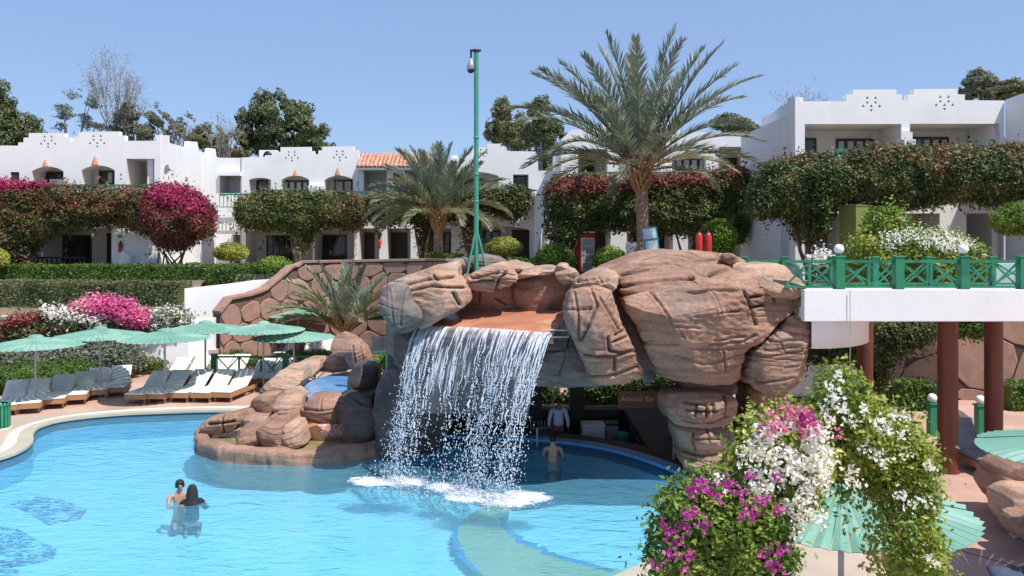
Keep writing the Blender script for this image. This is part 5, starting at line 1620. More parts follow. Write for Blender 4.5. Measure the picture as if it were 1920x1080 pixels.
# plants under the walkway
t = creeper('dark bush hanging under the walkway between the columns', cat='bush', base=G(1690, 760), name='shaded_bush')
leafmass('foliage', [(1638, 600), (1760, 598), (1765, 625), (1742, 640), (1700, 655), (1672, 690), (1652, 740), (1640, 760), (1634, 700)], 23.4, 1.6, 5200, .12, M['leaf_dark'], t, seed=65, edge=.6)
leafmass('foliage', [(1796, 600), (1850, 600), (1850, 632), (1820, 630), (1800, 622)], 24.5, 1.2, 1200, .12, M['leaf_hedge'], t, core=False, seed=66, edge=.4)
t = creeper('leafy dark creeper filling the gap between the white bracket and the white wall', cat='bush', base=(wpx(23, 1560), 23, 1.9), name='shaded_bush')
leafmass('foliage', [(1490, 640), (1610, 636), (1640, 640), (1636, 690), (1600, 682), (1575, 676), (1540, 680), (1490, 672)], 22.4, .8, 2600, .10, [M['leaf_dark'], M['leaf_hedge']], t, seed=69, edge=.4, weights=lambda x, z: .3 + 0 * x)
hedge('hedge', 'green hedge at the foot of the shaded stone wall left of the globe posts', [(gx(1640, 25.2), 25.2), (gx(1745, 25.2), 25.2)], 1.0, 0, .85, 2600, .11, M['leaf_hedge'], seed=67)
hedge('hedge', 'sunlit hedge at the foot of the shaded stone wall at the right edge', [(gx(1878, 25.2), 25.2), (gx(2000, 25.2), 25.2)], 1.0, 0, .85, 2600, .11, M['leaf_hedge'], seed=68)

# ---- palms
sp = []
# (elevation, droop, azimuth, length factor, yellow); azimuth 0 = +x (right), 90 = away, 270 = towards camera
big = [(85, 22, 200, 1.02, 0), (84, 18, 330, 1.05, 0), (80, 20, 80, 1.0, 0), (79, 26, 265, .96, 0), (76, 22, 150, 1.0, 0), (75, 20, 20, 1.0, 0), (72, 28, 300, .95, 0), (70, 26, 230, .95, 0), (73, 24, 110, .95, 0),
       (66, 22, 2, 1.08, 0), (62, 42, 178, 1.10, 0), (60, 34, 345, 1.0, 0), (58, 45, 205, 1.05, 0), (60, 40, 60, .95, 0), (58, 40, 130, .95, 0), (55, 36, 28, 1.0, 0),
       (52, 44, 355, 1.05, 0), (48, 56, 185, 1.1, 0), (46, 48, 315, .95, 0), (46, 52, 240, .9, 0), (45, 50, 160, 1.0, 0), (42, 58, 10, 1.0, 0), (38, 60, 75, .9, 0), (40, 62, 195, 1.05, 0),
       (34, 60, 350, 1.05, 0), (32, 66, 172, 1.05, 1), (30, 62, 30, 1.05, 0), (30, 66, 215, 1.0, 0), (26, 56, 0, 1.08, 1), (24, 60, 182, 1.0, 0), (22, 62, 300, .8, 0), (20, 66, 150, .9, 1), (20, 60, 330, .85, 1), (16, 64, 200, .9, 1), (14, 60, 20, .85, 0), (12, 58, 250, .75, 0), (14, 58, 100, .8, 0), (52, 40, 90, .95, 0), (66, 30, 45, 1.0, 0), (68, 32, 190, 1.0, 0), (36, 58, 275, .8, 0)]
big = [(e, d, a, l * (.86 if e < 37 else 1), y) for e, d, a, l, y in big]
palm('palm_tree', 'tall date palm rising behind the rock arch, its trunk bare below an orange boot', (wpx(32, 1207), 32, UP), zpx(32, 318), .235, 5.45, big, 3, ll=.74, lean=(-.12, 0), w=.062)
mid = [(84, 20, 30, 1.0, 0), (80, 24, 190, 1.0, 0), (76, 22, 270, .95, 0), (74, 28, 340, .98, 0), (72, 26, 150, 1.0, 0), (68, 34, 215, 1.0, 0), (66, 30, 10, 1.0, 0), (62, 38, 175, 1.0, 0), (60, 34, 320, .95, 0), (56, 40, 100, .9, 0), (54, 42, 200, 1.0, 0),
       (50, 46, 0, 1.0, 0), (46, 50, 235, .95, 1), (44, 52, 165, 1.05, 0), (40, 56, 345, 1.0, 0), (36, 60, 190, 1.05, 1), (32, 62, 20, .95, 1), (30, 64, 215, 1.0, 1), (26, 66, 355, 1.0, 1), (24, 66, 180, 1.0, 1), (20, 66, 300, .8, 1), (16, 68, 200, .9, 1), (14, 66, 330, .85, 1), (62, 36, 60, .95, 0), (70, 26, 95, .95, 0), (50, 50, 140, .95, 0),
       (10, 66, 160, .9, 1), (8, 64, 15, .9, 1), (4, 60, 185, .9, 1), (12, 60, 240, .8, 1), (78, 24, 100, 1, 0), (66, 30, 250, .95, 0), (58, 34, 285, .9, 0)]
palm('palm_tree', 'middle-sized palm with pale drooping fronds just left of the green mast', (wpx(41.5, 822), 41.5, UP), zpx(41.5, 402), .24, 3.85, mid, 5, ll=.70, w=.06)
small = [(88, 10, 0, 1.0, 0), (84, 16, 100, 1.0, 0), (80, 20, 200, .98, 0), (76, 24, 330, .95, 0), (70, 34, 170, 1.0, 0), (68, 34, 20, 1.0, 0), (62, 46, 190, 1.05, 1), (60, 48, 350, 1.05, 0), (56, 54, 215, 1.0, 1), (54, 56, 325, 1.0, 1), (50, 60, 160, 1.1, 1), (48, 62, 10, 1.1, 1), (44, 66, 185, 1.1, 1), (40, 70, 345, 1.05, 1), (36, 72, 205, 1.0, 1), (34, 72, 30, 1.0, 1), (64, 40, 270, .85, 0), (60, 46, 60, 1, 0), (40, 70, 290, .8, 1), (30, 74, 170, 1.0, 1), (28, 74, 0, 1.0, 1), (58, 50, 120, 1, 0)]
palm('palm_tree', 'short bushy palm in front of the stone stair wall', (wpx(33.5, 648), 33.5, 0), 1.55, .17, 3.0, small, 9, ll=.5, bulge=False, w=.055)

# ---- trees behind the buildings
def tree(label, px, Y, blobs, n, size, m, trunk_px=None, gaps=.5, seed=1, limbs_n=4, bark='greybark', core=False, name='tree', r=.25):
    """blobs: (px, py, half width px, half height px)"""
    k = Y / 1500
    base = Vector((wpx(Y, px), Y, UP))
    t = thing(name, label, 'tree', base)
    bl = [(wpx(Y, a), Y + (i % 3 - 1) * c * k * .5, zpx(Y, b), c * k, c * k * .9, d * k) for i, (a, b, c, d) in enumerate(blobs)]
    crown('foliage', bl, int(n * 1.9), size * .66, m, t, seed, gaps=gaps + .12, core=core, shell=(.5, 1.12), lumps=.5)
    top = Vector((bl[0][0], bl[0][1], bl[0][2] - bl[0][5] * .6))
    fork = base.lerp(top, .55)
    trunkmesh(t, [base, base.lerp(fork, .5) + Vector((.15, 0, 0)), fork], [r, r * .8, r * .65], M[bark])
    rg = random.Random(seed)
    limbs(t, fork, [(b[0] + rg.uniform(-.4, .4) * b[3], b[1], b[2] + rg.uniform(-.1, .4) * b[5]) for b in bl for _ in range(2)][:limbs_n * 3], r * .45, M[bark], seed)
    return t
tree('large rounded dark green tree behind the middle block', 530, 62, [(515, 225, 48, 42), (550, 235, 45, 40), (585, 262, 30, 36), (478, 240, 28, 28), (500, 265, 40, 28), (560, 270, 40, 24), (600, 280, 14, 14), (465, 262, 18, 18)], 20000, .34, M['leaf_oak'], seed=71, gaps=.45, r=.4)
tree('dense grey-green tree cut by the left edge of the view', -30, 58, [(-30, 180, 45, 60), (5, 215, 28, 30), (25, 245, 38, 35), (-20, 250, 50, 40), (60, 262, 20, 16)], 17000, .32, M['leaf_oak'], seed=72, gaps=.35, r=.4)
tree('loose olive tree behind the corner of the left block', 420, 60, [(400, 270, 36, 30), (435, 285, 34, 26), (378, 262, 22, 22), (450, 262, 16, 18)], 9000, .28, M['leaf_olive'], seed=73, gaps=.6)
tree('upright eucalyptus behind the mast with hanging pale foliage', 950, 60, [(942, 215, 20, 26), (955, 240, 36, 30), (925, 248, 16, 26), (975, 262, 30, 24)], 8500, .28, M['leaf_olive'], seed=74, gaps=.45)
tree('dark tree right of the eucalyptus, partly behind the palm fronds', 1020, 56, [(1015, 220, 24, 32), (1035, 262, 26, 34), (1000, 250, 22, 30), (1032, 310, 20, 26)], 8500, .28, M['leaf_oak'], seed=75, gaps=.45)
tree('small green treetop showing over the block behind the tall palm', 1370, 54, [(1362, 232, 32, 14), (1385, 240, 34, 12)], 3600, .24, M['leaf_oak'], seed=76, gaps=.3)
tree('leafy tree with blue-green foliage over the right roof', 1835, 46, [(1828, 160, 26, 24), (1858, 172, 24, 18), (1815, 178, 18, 14)], 4600, .26, M['leaf_grey'], seed=77, gaps=.45)
tree('yellow-green treetop at the right edge above the roof', 1895, 46, [(1890, 172, 30, 18), (1920, 168, 26, 16), (1868, 182, 18, 8)], 4200, .24, M['leaf_olive'], seed=78, gaps=.4)
tree('half-leafless grey tree left of the tall bare one', 150, 62, [(135, 215, 24, 40), (165, 195, 26, 28), (180, 230, 30, 26), (120, 235, 18, 24)], 3600, .22, M['leaf_grey'], seed=79, gaps=.9, limbs_n=5)
tree('thin silvery tree right of the tall bare one', 250, 60, [(248, 222, 24, 28), (262, 250, 30, 22), (225, 235, 22, 20)], 5200, .24, M['leaf_grey'], seed=80, gaps=.7)
tree('sparse grey-green tree behind the corner pillar of the left block', 330, 61, [(310, 225, 26, 26), (330, 255, 40, 26), (290, 240, 18, 28), (355, 235, 16, 24)], 5200, .24, M['leaf_grey'], seed=81, gaps=.8)

def bare(label, px, Y, spread, top, seed, depth=5, ht=None):
    rg = random.Random(seed)
    base = Vector((wpx(Y, px), Y, UP)); H = zpx(Y, top) - UP
    t = thing('bare_tree', label, 'tree', base)
    mb = MB(); tw = []
    def grow(p, d, L, r, k):
        q = p + d * L
        m_ = p.lerp(q, .5) + Vector((rg.uniform(-1, 1), rg.uniform(-1, 1), 0)) * L * .06
        mb.tube([p, m_, q], [r, r * .85, r * .68], 5 if k > 1 else 3, cap=False)
        if k == 0:
            tw.append(q); return
        for i in range(3 if k > 1 else 4):
            a = rg.uniform(0, 6.28); s = rg.uniform(.25, .55) * spread
            nd = (d + Vector((math.cos(a) * s, math.sin(a) * s, .12))).normalized()
            grow(q if i else p.lerp(q, rg.uniform(.6, 1)), nd, L * rg.uniform(.62, .86), r * .6, k - 1)
    grow(base, Vector((rg.uniform(-.05, .05), 0, 1)), H * .285, .15, depth)
    mb.build('branches', M['greybark'], t, abs_world=True, fix=False)
    rngn = np.random.default_rng(seed)
    T = np.array([tuple(q) for q in tw])
    P = np.repeat(T, 7, 0) + rngn.normal(0, .30, (len(T) * 7, 3))
    V, F = leafquads(P, unit(rngn.normal(size=P.shape)), .34, rngn, asp=.09)
    mesh_obj('twigs', V, F, [M['twig']], t)
    return t
bare('tall bare tree with two slender leaders above the left block', 222, 60, .42, 104, 12, 5)
bare('small bare tree with a feathery top, right of the left chimney pillar', 345, 60, .5, 190, 22, 4)
bare('low bare tree just left of the large rounded tree', 405, 58, .5, 200, 25, 4)
bare('bare twiggy treetop above the right block, beside the stepped parapet', 1530, 44, .6, 158, 27, 4)
bare('twiggy treetop over the far right roof corner', 1450, 48, .6, 200, 29, 4)
# ================================================================== ROCK GROTTO, ISLAND, WATERFALL
rg_ = thing('rock_grotto', 'huge artificial brown rock arch carrying the waterfall over the pool', 'rock formation', (1.5, 18.5, 0))
def bl(outline, Yf, T, m='rock', seed=1, **kw):
    kw['p'] = kw.get('p', 5.2) + .6; kw.setdefault('nf', 14)
    return rock('boulder', outline, Yf, T, M[m], rg_, seed=seed, **kw)
bl([(1160, 552), (1205, 543), (1330, 536), (1478, 531), (1500, 545), (1510, 568), (1497, 584), (1462, 602), (1430, 640), (1396, 656), (1388, 690), (1390, 712), (1372, 722), (1300, 720), (1232, 712), (1206, 655), (1180, 605), (1166, 578)], 16.85, 2.6, seed=101, N=440, K=84, p=4.6, tilt=-.22, rough=.09, strata=.045, sf=1.9,
   cracks=[[(1224, 546), (1232, 560), (1247, 585), (1262, 622)], [(1327, 537), (1340, 555), (1350, 586)], [(1350, 587), (1325, 590), (1300, 594)], [(1350, 587), (1387, 584)], [(1395, 542), (1407, 567), (1415, 590), (1422, 610)], [(1452, 537), (1465, 567)], [(1202, 650), (1235, 652), (1272, 649)], [(1330, 648), (1395, 642), (1420, 630)], [(1340, 640), (1400, 632)], [(1276, 622), (1281, 634)], [(1358, 661), (1367, 700)], [(1364, 692), (1386, 690)], [(1410, 578), (1440, 574)], [(1410, 558), (1430, 556)], [(1262, 612), (1310, 616)]])
bl([(1160, 553), (1160, 530), (1172, 518), (1235, 510), (1300, 497), (1352, 496), (1372, 512), (1410, 528), (1475, 530), (1478, 552), (1330, 562), (1200, 565)], 17.15, 2.6, seed=102, N=260, K=44, tilt=.5, strata=.05, sf=2.8, rough=.06,
   cracks=[[(1165, 540), (1230, 530)], [(1232, 528), (1300, 522)], [(1330, 518), (1366, 512)]])
bl([(1102, 528), (1125, 508), (1150, 498), (1200, 480), (1250, 471), (1340, 473), (1384, 482), (1398, 492), (1402, 512), (1390, 525), (1330, 530), (1240, 535), (1165, 535), (1120, 540)], 17.75, 2.8, seed=103, N=260, K=44, tilt=.6, strata=.075, sf=3.3, rough=.05, cracks=[[(1200, 500), (1290, 492), (1350, 489)], [(1165, 515), (1230, 505)], [(1354, 475), (1357, 494)]])
bl([(1346, 545), (1368, 512), (1395, 498), (1435, 492), (1466, 496), (1482, 520), (1500, 542), (1480, 560), (1390, 565)], 17.2, 2.4, 'rocklight', seed=104, tilt=.5, strata=.035, cracks=[[(1440, 512), (1462, 514)], [(1436, 520), (1468, 524)]])
bl([(1356, 490), (1357, 478), (1368, 476), (1382, 480), (1386, 488), (1374, 495)], 17.7, .5, seed=105, N=80, K=16)
bl([(1512, 578), (1518, 604), (1512, 645), (1506, 690), (1500, 722), (1475, 735), (1435, 735), (1402, 726), (1396, 665), (1428, 640), (1465, 604), (1492, 584)], 17.0, 2.2, seed=106, N=260, K=46, tilt=-.15, strata=.045, cracks=[[(1408, 660), (1450, 657), (1500, 648)], [(1404, 668), (1448, 668), (1502, 658)], [(1425, 640), (1458, 641), (1503, 636)], [(1462, 642), (1470, 658)], [(1470, 690), (1500, 686)], [(1420, 720), (1490, 708)]])
bl([(1468, 548), (1500, 545), (1516, 556), (1520, 598), (1514, 628), (1500, 622), (1486, 590), (1470, 575)], 17.3, 1.8, seed=107, N=140, K=26, strata=.05)
bl([(1062, 575), (1068, 553), (1080, 543), (1112, 535), (1140, 540), (1150, 560), (1160, 590), (1176, 622), (1197, 662), (1210, 706), (1194, 719), (1150, 728), (1116, 723), (1100, 690), (1078, 645), (1062, 610)], 16.6, 2.2, seed=108, N=300, K=54, p=4, tilt=-.18, strata=.05, rough=.08,
   cracks=[[(1080, 553), (1084, 600), (1086, 637)], [(1110, 546), (1120, 573), (1105, 605), (1090, 638)], [(1125, 560), (1145, 590), (1163, 620)], [(1140, 632), (1143, 658), (1168, 664), (1195, 660)], [(1098, 668), (1150, 670), (1200, 664)], [(1155, 675), (1158, 700)], [(1112, 712), (1160, 708), (1206, 695)], [(1150, 642), (1178, 634)], [(1156, 628), (1172, 622)], [(1064, 582), (1108, 578)]])
bl([(1070, 548), (1086, 524), (1112, 510), (1146, 503), (1158, 512), (1156, 535), (1140, 552), (1115, 548), (1090, 545)], 17.0, 1.9, 'rocklight', seed=109, N=200, K=34, tilt=.4, strata=.08, sf=4, cracks=[[(1085, 530), (1125, 520)], [(1078, 541), (1110, 533), (1140, 526)], [(1120, 520), (1136, 545)]])
bl([(1100, 520), (1150, 500), (1172, 512), (1180, 560), (1200, 620), (1225, 680), (1230, 715), (1200, 715), (1160, 600), (1140, 545)], 18.2, 1.2, 'rockgrey', seed=110, N=160, K=26)
bl([(1015, 622), (1064, 592), (1108, 625), (1138, 690), (1140, 718), (1120, 724), (1050, 722), (985, 720), (975, 690), (985, 640)], 17.75, 1.6, 'rockgrey', seed=111, N=200, K=36, p=4, strata=.03, cracks=[[(1060, 665), (1048, 700)], [(1005, 660), (1060, 655)], [(1075, 610), (1066, 650)]])
bl([(800, 625), (850, 612), (1010, 612), (1030, 640), (1020, 705), (960, 712), (900, 700), (850, 706), (815, 690)], 19.2, 1.5, 'rockgrey', seed=112, N=200, K=30, strata=.03)
bl([(858, 580), (852, 550), (868, 522), (900, 508), (935, 505), (965, 520), (975, 540), (968, 590), (900, 590)], 19.5, 1.6, 'rock', seed=113, N=200, K=36, strata=.03, cracks=[[(900, 545), (898, 565)], [(862, 550), (872, 580)], [(930, 560), (950, 572)]])
bl([(960, 545), (970, 524), (986, 506), (1010, 502), (1052, 503), (1075, 515), (1082, 532), (1068, 590), (965, 590)], 19.3, 1.7, 'rock', seed=114, N=220, K=38, p=4, strata=.03, cracks=[[(999, 520), (994, 556)], [(984, 520), (988, 540)]])
bl([(968, 522), (984, 506), (1010, 499), (1052, 500), (1060, 508), (1050, 516), (990, 517)], 19.1, 1.8, 'rocklight', seed=115, N=140, K=24, tilt=.6, strata=.06)
bl([(1042, 518), (1040, 506), (1052, 499), (1074, 500), (1087, 514), (1086, 530), (1068, 536), (1052, 530)], 18.7, 1.0, 'rocklight', seed=116, N=120, K=22, strata=.02)
bl([(1043, 500), (1050, 494), (1063, 495), (1067, 502), (1056, 507), (1045, 506)], 18.9, .45, 'rocklight', seed=117, N=70, K=14)
bl([(872, 545), (880, 520), (905, 503), (930, 494), (945, 492), (962, 503), (975, 520), (966, 532), (935, 534), (925, 545)], 18.6, 1.3, 'rocklight', seed=118, N=200, K=34, tilt=.5, strata=.10, sf=5.5, cracks=[[(885, 522), (935, 512)], [(882, 531), (925, 526)], [(930, 540), (938, 522), (948, 513)]])
bl([(714, 548), (728, 530), (780, 509), (820, 496), (856, 489), (862, 500), (862, 524), (880, 538), (886, 560), (866, 578), (830, 592), (795, 612), (775, 604), (764, 575), (738, 560)], 18.1, 2.0, 'rocklight', seed=119, N=260, K=44, tilt=.55, strata=.06, sf=4, cracks=[[(760, 536), (800, 524), (850, 519)], [(812, 517), (822, 524)], [(765, 548), (810, 536), (870, 540)], [(852, 550), (862, 572)]])
bl([(711, 550), (716, 537), (740, 531), (762, 535), (770, 560), (790, 580), (792, 600), (776, 622), (748, 626), (724, 604), (714, 580)], 17.6, 1.3, 'rockgrey', seed=120, N=180, K=30, p=4, strata=.02, rough=.04, cracks=[[(729, 545), (734, 580), (738, 612)], [(760, 540), (752, 575), (750, 610)]])
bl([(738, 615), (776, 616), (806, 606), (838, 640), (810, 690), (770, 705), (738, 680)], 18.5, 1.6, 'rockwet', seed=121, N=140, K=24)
bl([(866, 512), (868, 492), (884, 479), (910, 475), (940, 484), (955, 496), (945, 512), (900, 520)], 20.6, 1.8, 'rockgrey', seed=122, N=140, K=24, strata=.06, sf=4)
bl([(830, 500), (850, 486), (872, 482), (880, 500), (870, 520), (838, 520)], 20.2, 1.4, 'rockgrey', seed=123, N=120, K=20)
bl([(935, 500), (960, 488), (1000, 496), (1010, 510), (960, 516)], 20.8, 1.6, 'rocklight', seed=124, N=120, K=20)
# hanging support behind the fall, left
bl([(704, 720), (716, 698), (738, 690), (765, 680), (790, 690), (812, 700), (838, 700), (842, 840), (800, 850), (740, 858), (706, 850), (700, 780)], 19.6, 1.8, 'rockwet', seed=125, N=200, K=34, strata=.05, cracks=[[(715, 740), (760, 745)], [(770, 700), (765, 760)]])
# pillars
bl([(1246, 750), (1252, 735), (1300, 729), (1366, 735), (1385, 748), (1386, 785), (1374, 800), (1320, 806), (1268, 797), (1250, 778)], 17.5, 1.8, 'rock', seed=130, tilt=-.15, N=220, K=40, p=4, strata=.04, cracks=[[(1283, 755), (1336, 757)], [(1286, 768), (1344, 771)], [(1304, 756), (1301, 778)], [(1321, 756), (1323, 779)], [(1336, 757), (1335, 766)], [(1362, 744), (1366, 785)], [(1270, 792), (1340, 796), (1378, 788)]])
bl([(1262, 792), (1310, 798), (1378, 795), (1380, 830), (1374, 850), (1330, 858), (1280, 850), (1268, 825)], 17.7, 1.6, 'rock', seed=131, tilt=-.12, N=200, K=34, strata=.03, cracks=[[(1299, 812), (1297, 822), (1305, 845)], [(1300, 821), (1348, 822)], [(1326, 806), (1327, 826)]])
bl([(1272, 845), (1320, 850), (1374, 842), (1376, 880), (1362, 895), (1320, 898), (1285, 888)], 17.65, 1.6, 'rock', seed=132, N=180, K=30, strata=.05, cracks=[[(1275, 860), (1330, 866), (1372, 858)]])
bl([(1276, 700), (1378, 700), (1380, 745), (1276, 745)], 18.1, 1.3, 'rockgrey', seed=133, N=90, K=16)
bl([(1394, 715), (1474, 715), (1482, 760), (1474, 800), (1460, 850), (1392, 850), (1386, 790), (1398, 760)], 18.7, 1.6, 'rock', seed=134, N=180, K=30, strata=.07, cracks=[[(1395, 765), (1470, 758)], [(1390, 800), (1470, 795)]])
# roof slab and the mass above it, hidden core
mb = MB()
mb.slab([(-2.7, 19.6), (-1.2, 19.9), (1.2, 19.0), (2.2, 18.2), (6.2, 18.2), (6.5, 21), (6.2, 24.6), (-3.2, 24.6), (-3.3, 21)], 2.32, 3.5)
mb.build('grotto_roof', M['rockgrey'], rg_, abs_world=True)
mb = MB(); mb.slab([(2.6, 18.6), (6.0, 18.6), (6.2, 22), (2.4, 22)], 3.5, 4.5); mb.build('grotto_core', M['rock'], rg_, abs_world=True)
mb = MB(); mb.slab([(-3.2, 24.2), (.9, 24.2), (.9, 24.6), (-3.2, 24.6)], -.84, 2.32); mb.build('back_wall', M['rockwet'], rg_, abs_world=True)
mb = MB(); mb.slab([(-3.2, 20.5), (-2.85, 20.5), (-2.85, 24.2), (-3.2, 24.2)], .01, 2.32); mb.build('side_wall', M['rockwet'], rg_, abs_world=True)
for px, w in ((1082, .42),):
    mb = MB(); x = wpx(24, px); mb.box(x - w / 2, x + w / 2, 23.8, 24.2, -.84, 2.32); mb.build('bar_post', M['dark'], rg_, abs_world=True)
# lip the water runs over
LF0, LF1 = Vector((-2.22, 18.9, 3.27)), Vector((.90, 17.4, 3.27))
LB1, LB0 = Vector((1.36, 19.2, 3.60)), Vector((-1.45, 20.4, 3.60))
mb = MB(); V = []; F = []; nu, nv = 40, 16
for j in range(nv + 1):
    for i in range(nu + 1):
        u, v = i / nu, j / nv
        p = (LF0.lerp(LF1, u)).lerp(LB0.lerp(LB1, u), v)
        p = p + Vector((0, 0, .035 * noise.noise(p * 1.8) - .03 * (1 - v) ** 6 + .05 * math.sin(math.pi * u) * (1 - v)))
        p.y -= .16 * math.sin(math.pi * u) * (1 - v)
        V.append(p)
for j in range(nv):
    for i in range(nu):
        a = j * (nu + 1) + i; F.append((a, a + 1, a + nu + 2, a + nu + 1))
n0 = len(V)
V += [Vector((p.x, p.y + .08, p.z - .22)) for p in V[:nu + 1]]
for i in range(nu): F.append((i, i + n0, i + 1 + n0, i + 1))
mb.add(V, F, True); mb.build('waterfall_lip', M['lip'], rg_, abs_world=True)
mb = MB(); a = W(1030, 619, 17.3); b_ = W(1067, 619, 17.3); c = W(1067, 632, 17.3); d_ = W(1034, 632, 17.3)
mb.tube([a, b_, c, d_], .022, 6); mb.build('overflow_pipe', M['pole'], rg_, abs_world=True)

# ---- island with its stepped basins
isl = thing('rock_island', 'low brown rock island with stepped basins left of the waterfall', 'rock formation', G(540, 870, WL))
def bi(outline, Yf, T, m='rock', seed=1, **kw):
    kw.setdefault('N', 170); kw.setdefault('K', 34); kw.setdefault('nf', 18); kw['p'] = 7; kw.setdefault('smooth', 0); kw.setdefault('rough', .035)
    return rock('boulder', outline, Yf, T, M[m], isl, seed=seed, **kw)
def rockring(path, zb, zt, th, m, seed):
    """low wall along ground points, rounded and rough"""
    P = resample([(p.x, p.y) for p in path], 170, closed=False, smooth=2)
    tn = np.gradient(P, axis=0); tn = unit(tn); nr = np.stack([tn[:, 1], -tn[:, 0]], 1)
    prof = [(.5, 0), (.52, .25), (.53, .5), (.5, .75), (.42, .93), (.25, 1.0), (0, 1.02), (-.3, 1.0), (-.5, .85), (-.5, .4), (-.5, 0)]
    V = []
    for i, (p, q) in enumerate(zip(P, nr)):
        for o_, h in prof:
            x = p[0] + q[0] * o_ * th; y = p[1] + q[1] * o_ * th
            z = zb + (zt + .10 * noise.noise(Vector((p[0] * 1.3, p[1] * 1.3, seed))) - zb) * h
            pos = Vector((x, y, z))
            d = .07 * noise.noise(pos * 2.4 + Vector((seed, 0, 0))) + .03 * noise.noise(pos * 7)
            blk = abs(((i * .055 + .4 * (h > .5)) % 1.0) - .5) * 2
            if 0 < h < 1 and blk > .93: d -= .05
            if .45 < h < .6: d -= .03
            V.append((x + q[0] * d * (1 if o_ > 0 else -1), y + q[1] * d * (1 if o_ > 0 else -1), z + d * .4))
    k = len(prof); F = []
    for i in range(len(P) - 1):
        for j in range(k - 1): F.append((i * k + j, i * k + j + 1, (i + 1) * k + j + 1, (i + 1) * k + j))
    mb = MB(); mb.add(V, F, True); return mb.build('basin_rim', M[m], isl, abs_world=True)
ring = [G(x, y, WL) for x, y in [(470, 800), (420, 806), (388, 818), (377, 832), (383, 846), (402, 857), (440, 865), (520, 870), (600, 868), (660, 861), (700, 853), (735, 846)]]
rockring(ring, -.28, .22, .40, 'rock', 3)
_q = MB(); _pp = [(p.x + (.35 if p.x < -6 else .1), p.y + .32) for p in ring] + [(-2.9, 21.8), (-6, 22.2)]
_q.slab(_pp, -.779, -.285); _q.build('island_base', M['poolwall'], isl, abs_world=True)
M['greenwater'] = mat('murky_basin', (0.22, 0.20, 0.10), (0.30, 0.24, 0.13), 2.5, 0.15, 0.3, 6)
mb = MB(); mb.slab([(p.x, p.y) for p in ring] + [(-2.9, 21.8), (-6, 22.2)], -.9, .08); mb.build('basin_water', M['greenwater'], isl, abs_world=True)
bi([(377, 812), (380, 792), (392, 783), (425, 776), (466, 768), (474, 780), (450, 795), (440, 808), (405, 815)], 20.9, .8, seed=201, strata=.06, cracks=[[(416, 778), (420, 812)], [(390, 796), (440, 790)]], p=4)
bi([(442, 818), (450, 803), (476, 797), (490, 800), (488, 840), (450, 840)], 19.75, 1.0, seed=202, p=4, strata=.02)
bi([(484, 805), (500, 795), (530, 797), (532, 838), (490, 842)], 19.7, 1.0, seed=203, p=4, strata=.02)
bi([(524, 800), (545, 792), (560, 793), (566, 806), (573, 832), (556, 842), (528, 840)], 19.8, 1.1, 'rocklight', seed=204, p=4, strata=.02)
bi([(443, 802), (455, 787), (470, 778), (502, 780), (500, 794), (482, 804), (455, 808)], 20.7, 1.1, seed=205, strata=.08)
bi([(494, 800), (503, 782), (520, 772), (556, 773), (564, 785), (560, 802), (520, 805)], 20.5, 1.1, seed=206, strata=.10, sf=6)
bi([(464, 772), (472, 752), (486, 741), (521, 737), (524, 764), (505, 780), (474, 778)], 21.3, 1.2, seed=207, strata=.06)
bi([(514, 770), (520, 744), (530, 734), (550, 732), (566, 745), (570, 772), (545, 782), (520, 778)], 21.0, 1.3, 'rocklight', seed=208, strata=.08, sf=5)
bi([(558, 790), (564, 762), (578, 746), (600, 742), (634, 746), (640, 770), (642, 798), (600, 796)], 20.7, 1.3, seed=209, p=4, strata=.02, cracks=[[(566, 768), (638, 769)], [(602, 748), (604, 768)]])
bi([(560, 796), (575, 786), (640, 796), (645, 832), (600, 832), (566, 826)], 20.6, 1.3, 'lip', seed=210, strata=.03)
bi([(631, 750), (645, 739), (698, 740), (706, 780), (714, 822), (700, 838), (642, 836), (634, 790)], 20.2, 1.5, 'rockwet', seed=211, p=4, strata=.06)
bi([(654, 742), (652, 705), (662, 686), (694, 682), (708, 692), (708, 736), (690, 748)], 21.2, 1.3, 'rockwet', seed=212, p=4, strata=.03)
bi([(484, 740), (500, 718), (528, 694), (552, 686), (566, 696), (570, 712), (560, 728), (548, 738), (518, 744)], 22.2, 1.5, 'rocklight', seed=213, tilt=.5, strata=.05)
bi([(532, 706), (545, 688), (575, 675), (598, 674), (602, 690), (590, 704), (560, 714)], 24.4, 1.4, 'rocklight', seed=214, tilt=.6, strata=.03)
bi([(588, 696), (594, 680), (615, 668), (645, 662), (664, 668), (668, 690), (630, 698)], 25.2, 1.4, 'rocklight', seed=215, tilt=.5, strata=.03)
bi([(621, 655), (624, 632), (640, 624), (662, 631), (682, 650), (691, 672), (692, 694), (665, 697), (656, 684), (645, 668), (628, 664)], 24.6, 1.2, 'rock', seed=216, strata=.03, cracks=[[(662, 650), (668, 690)], [(676, 652), (680, 690)]])
bi([(562, 752), (580, 743), (655, 744), (672, 752), (668, 800), (575, 800)], 21.4, 1.6, 'rock', seed=217)
M['bluebasin'] = mat('blue_basin_water', (0.10, 0.26, 0.52), (0.16, 0.36, 0.62), 1.5, 0.12, 0.5, 5)
up_ = [G(x, y, 1.06) for x, y in [(562, 727), (590, 711), (625, 701), (662, 696), (662, 745), (580, 748)]]
mb = MB(); mb.slab([(p.x, p.y) for p in up_], .2, 1.06); mb.build('upper_basin_water', M['bluebasin'], isl, abs_world=True)
# filler body
mb = MB(); mb.slab([(wpx(21.4, 480), 21.9), (wpx(21.2, 700), 21.6), (-2.9, 24.6), (-6.4, 24.6)], -.1, .72); mb.build('island_core', M['rock'], isl, abs_world=True)

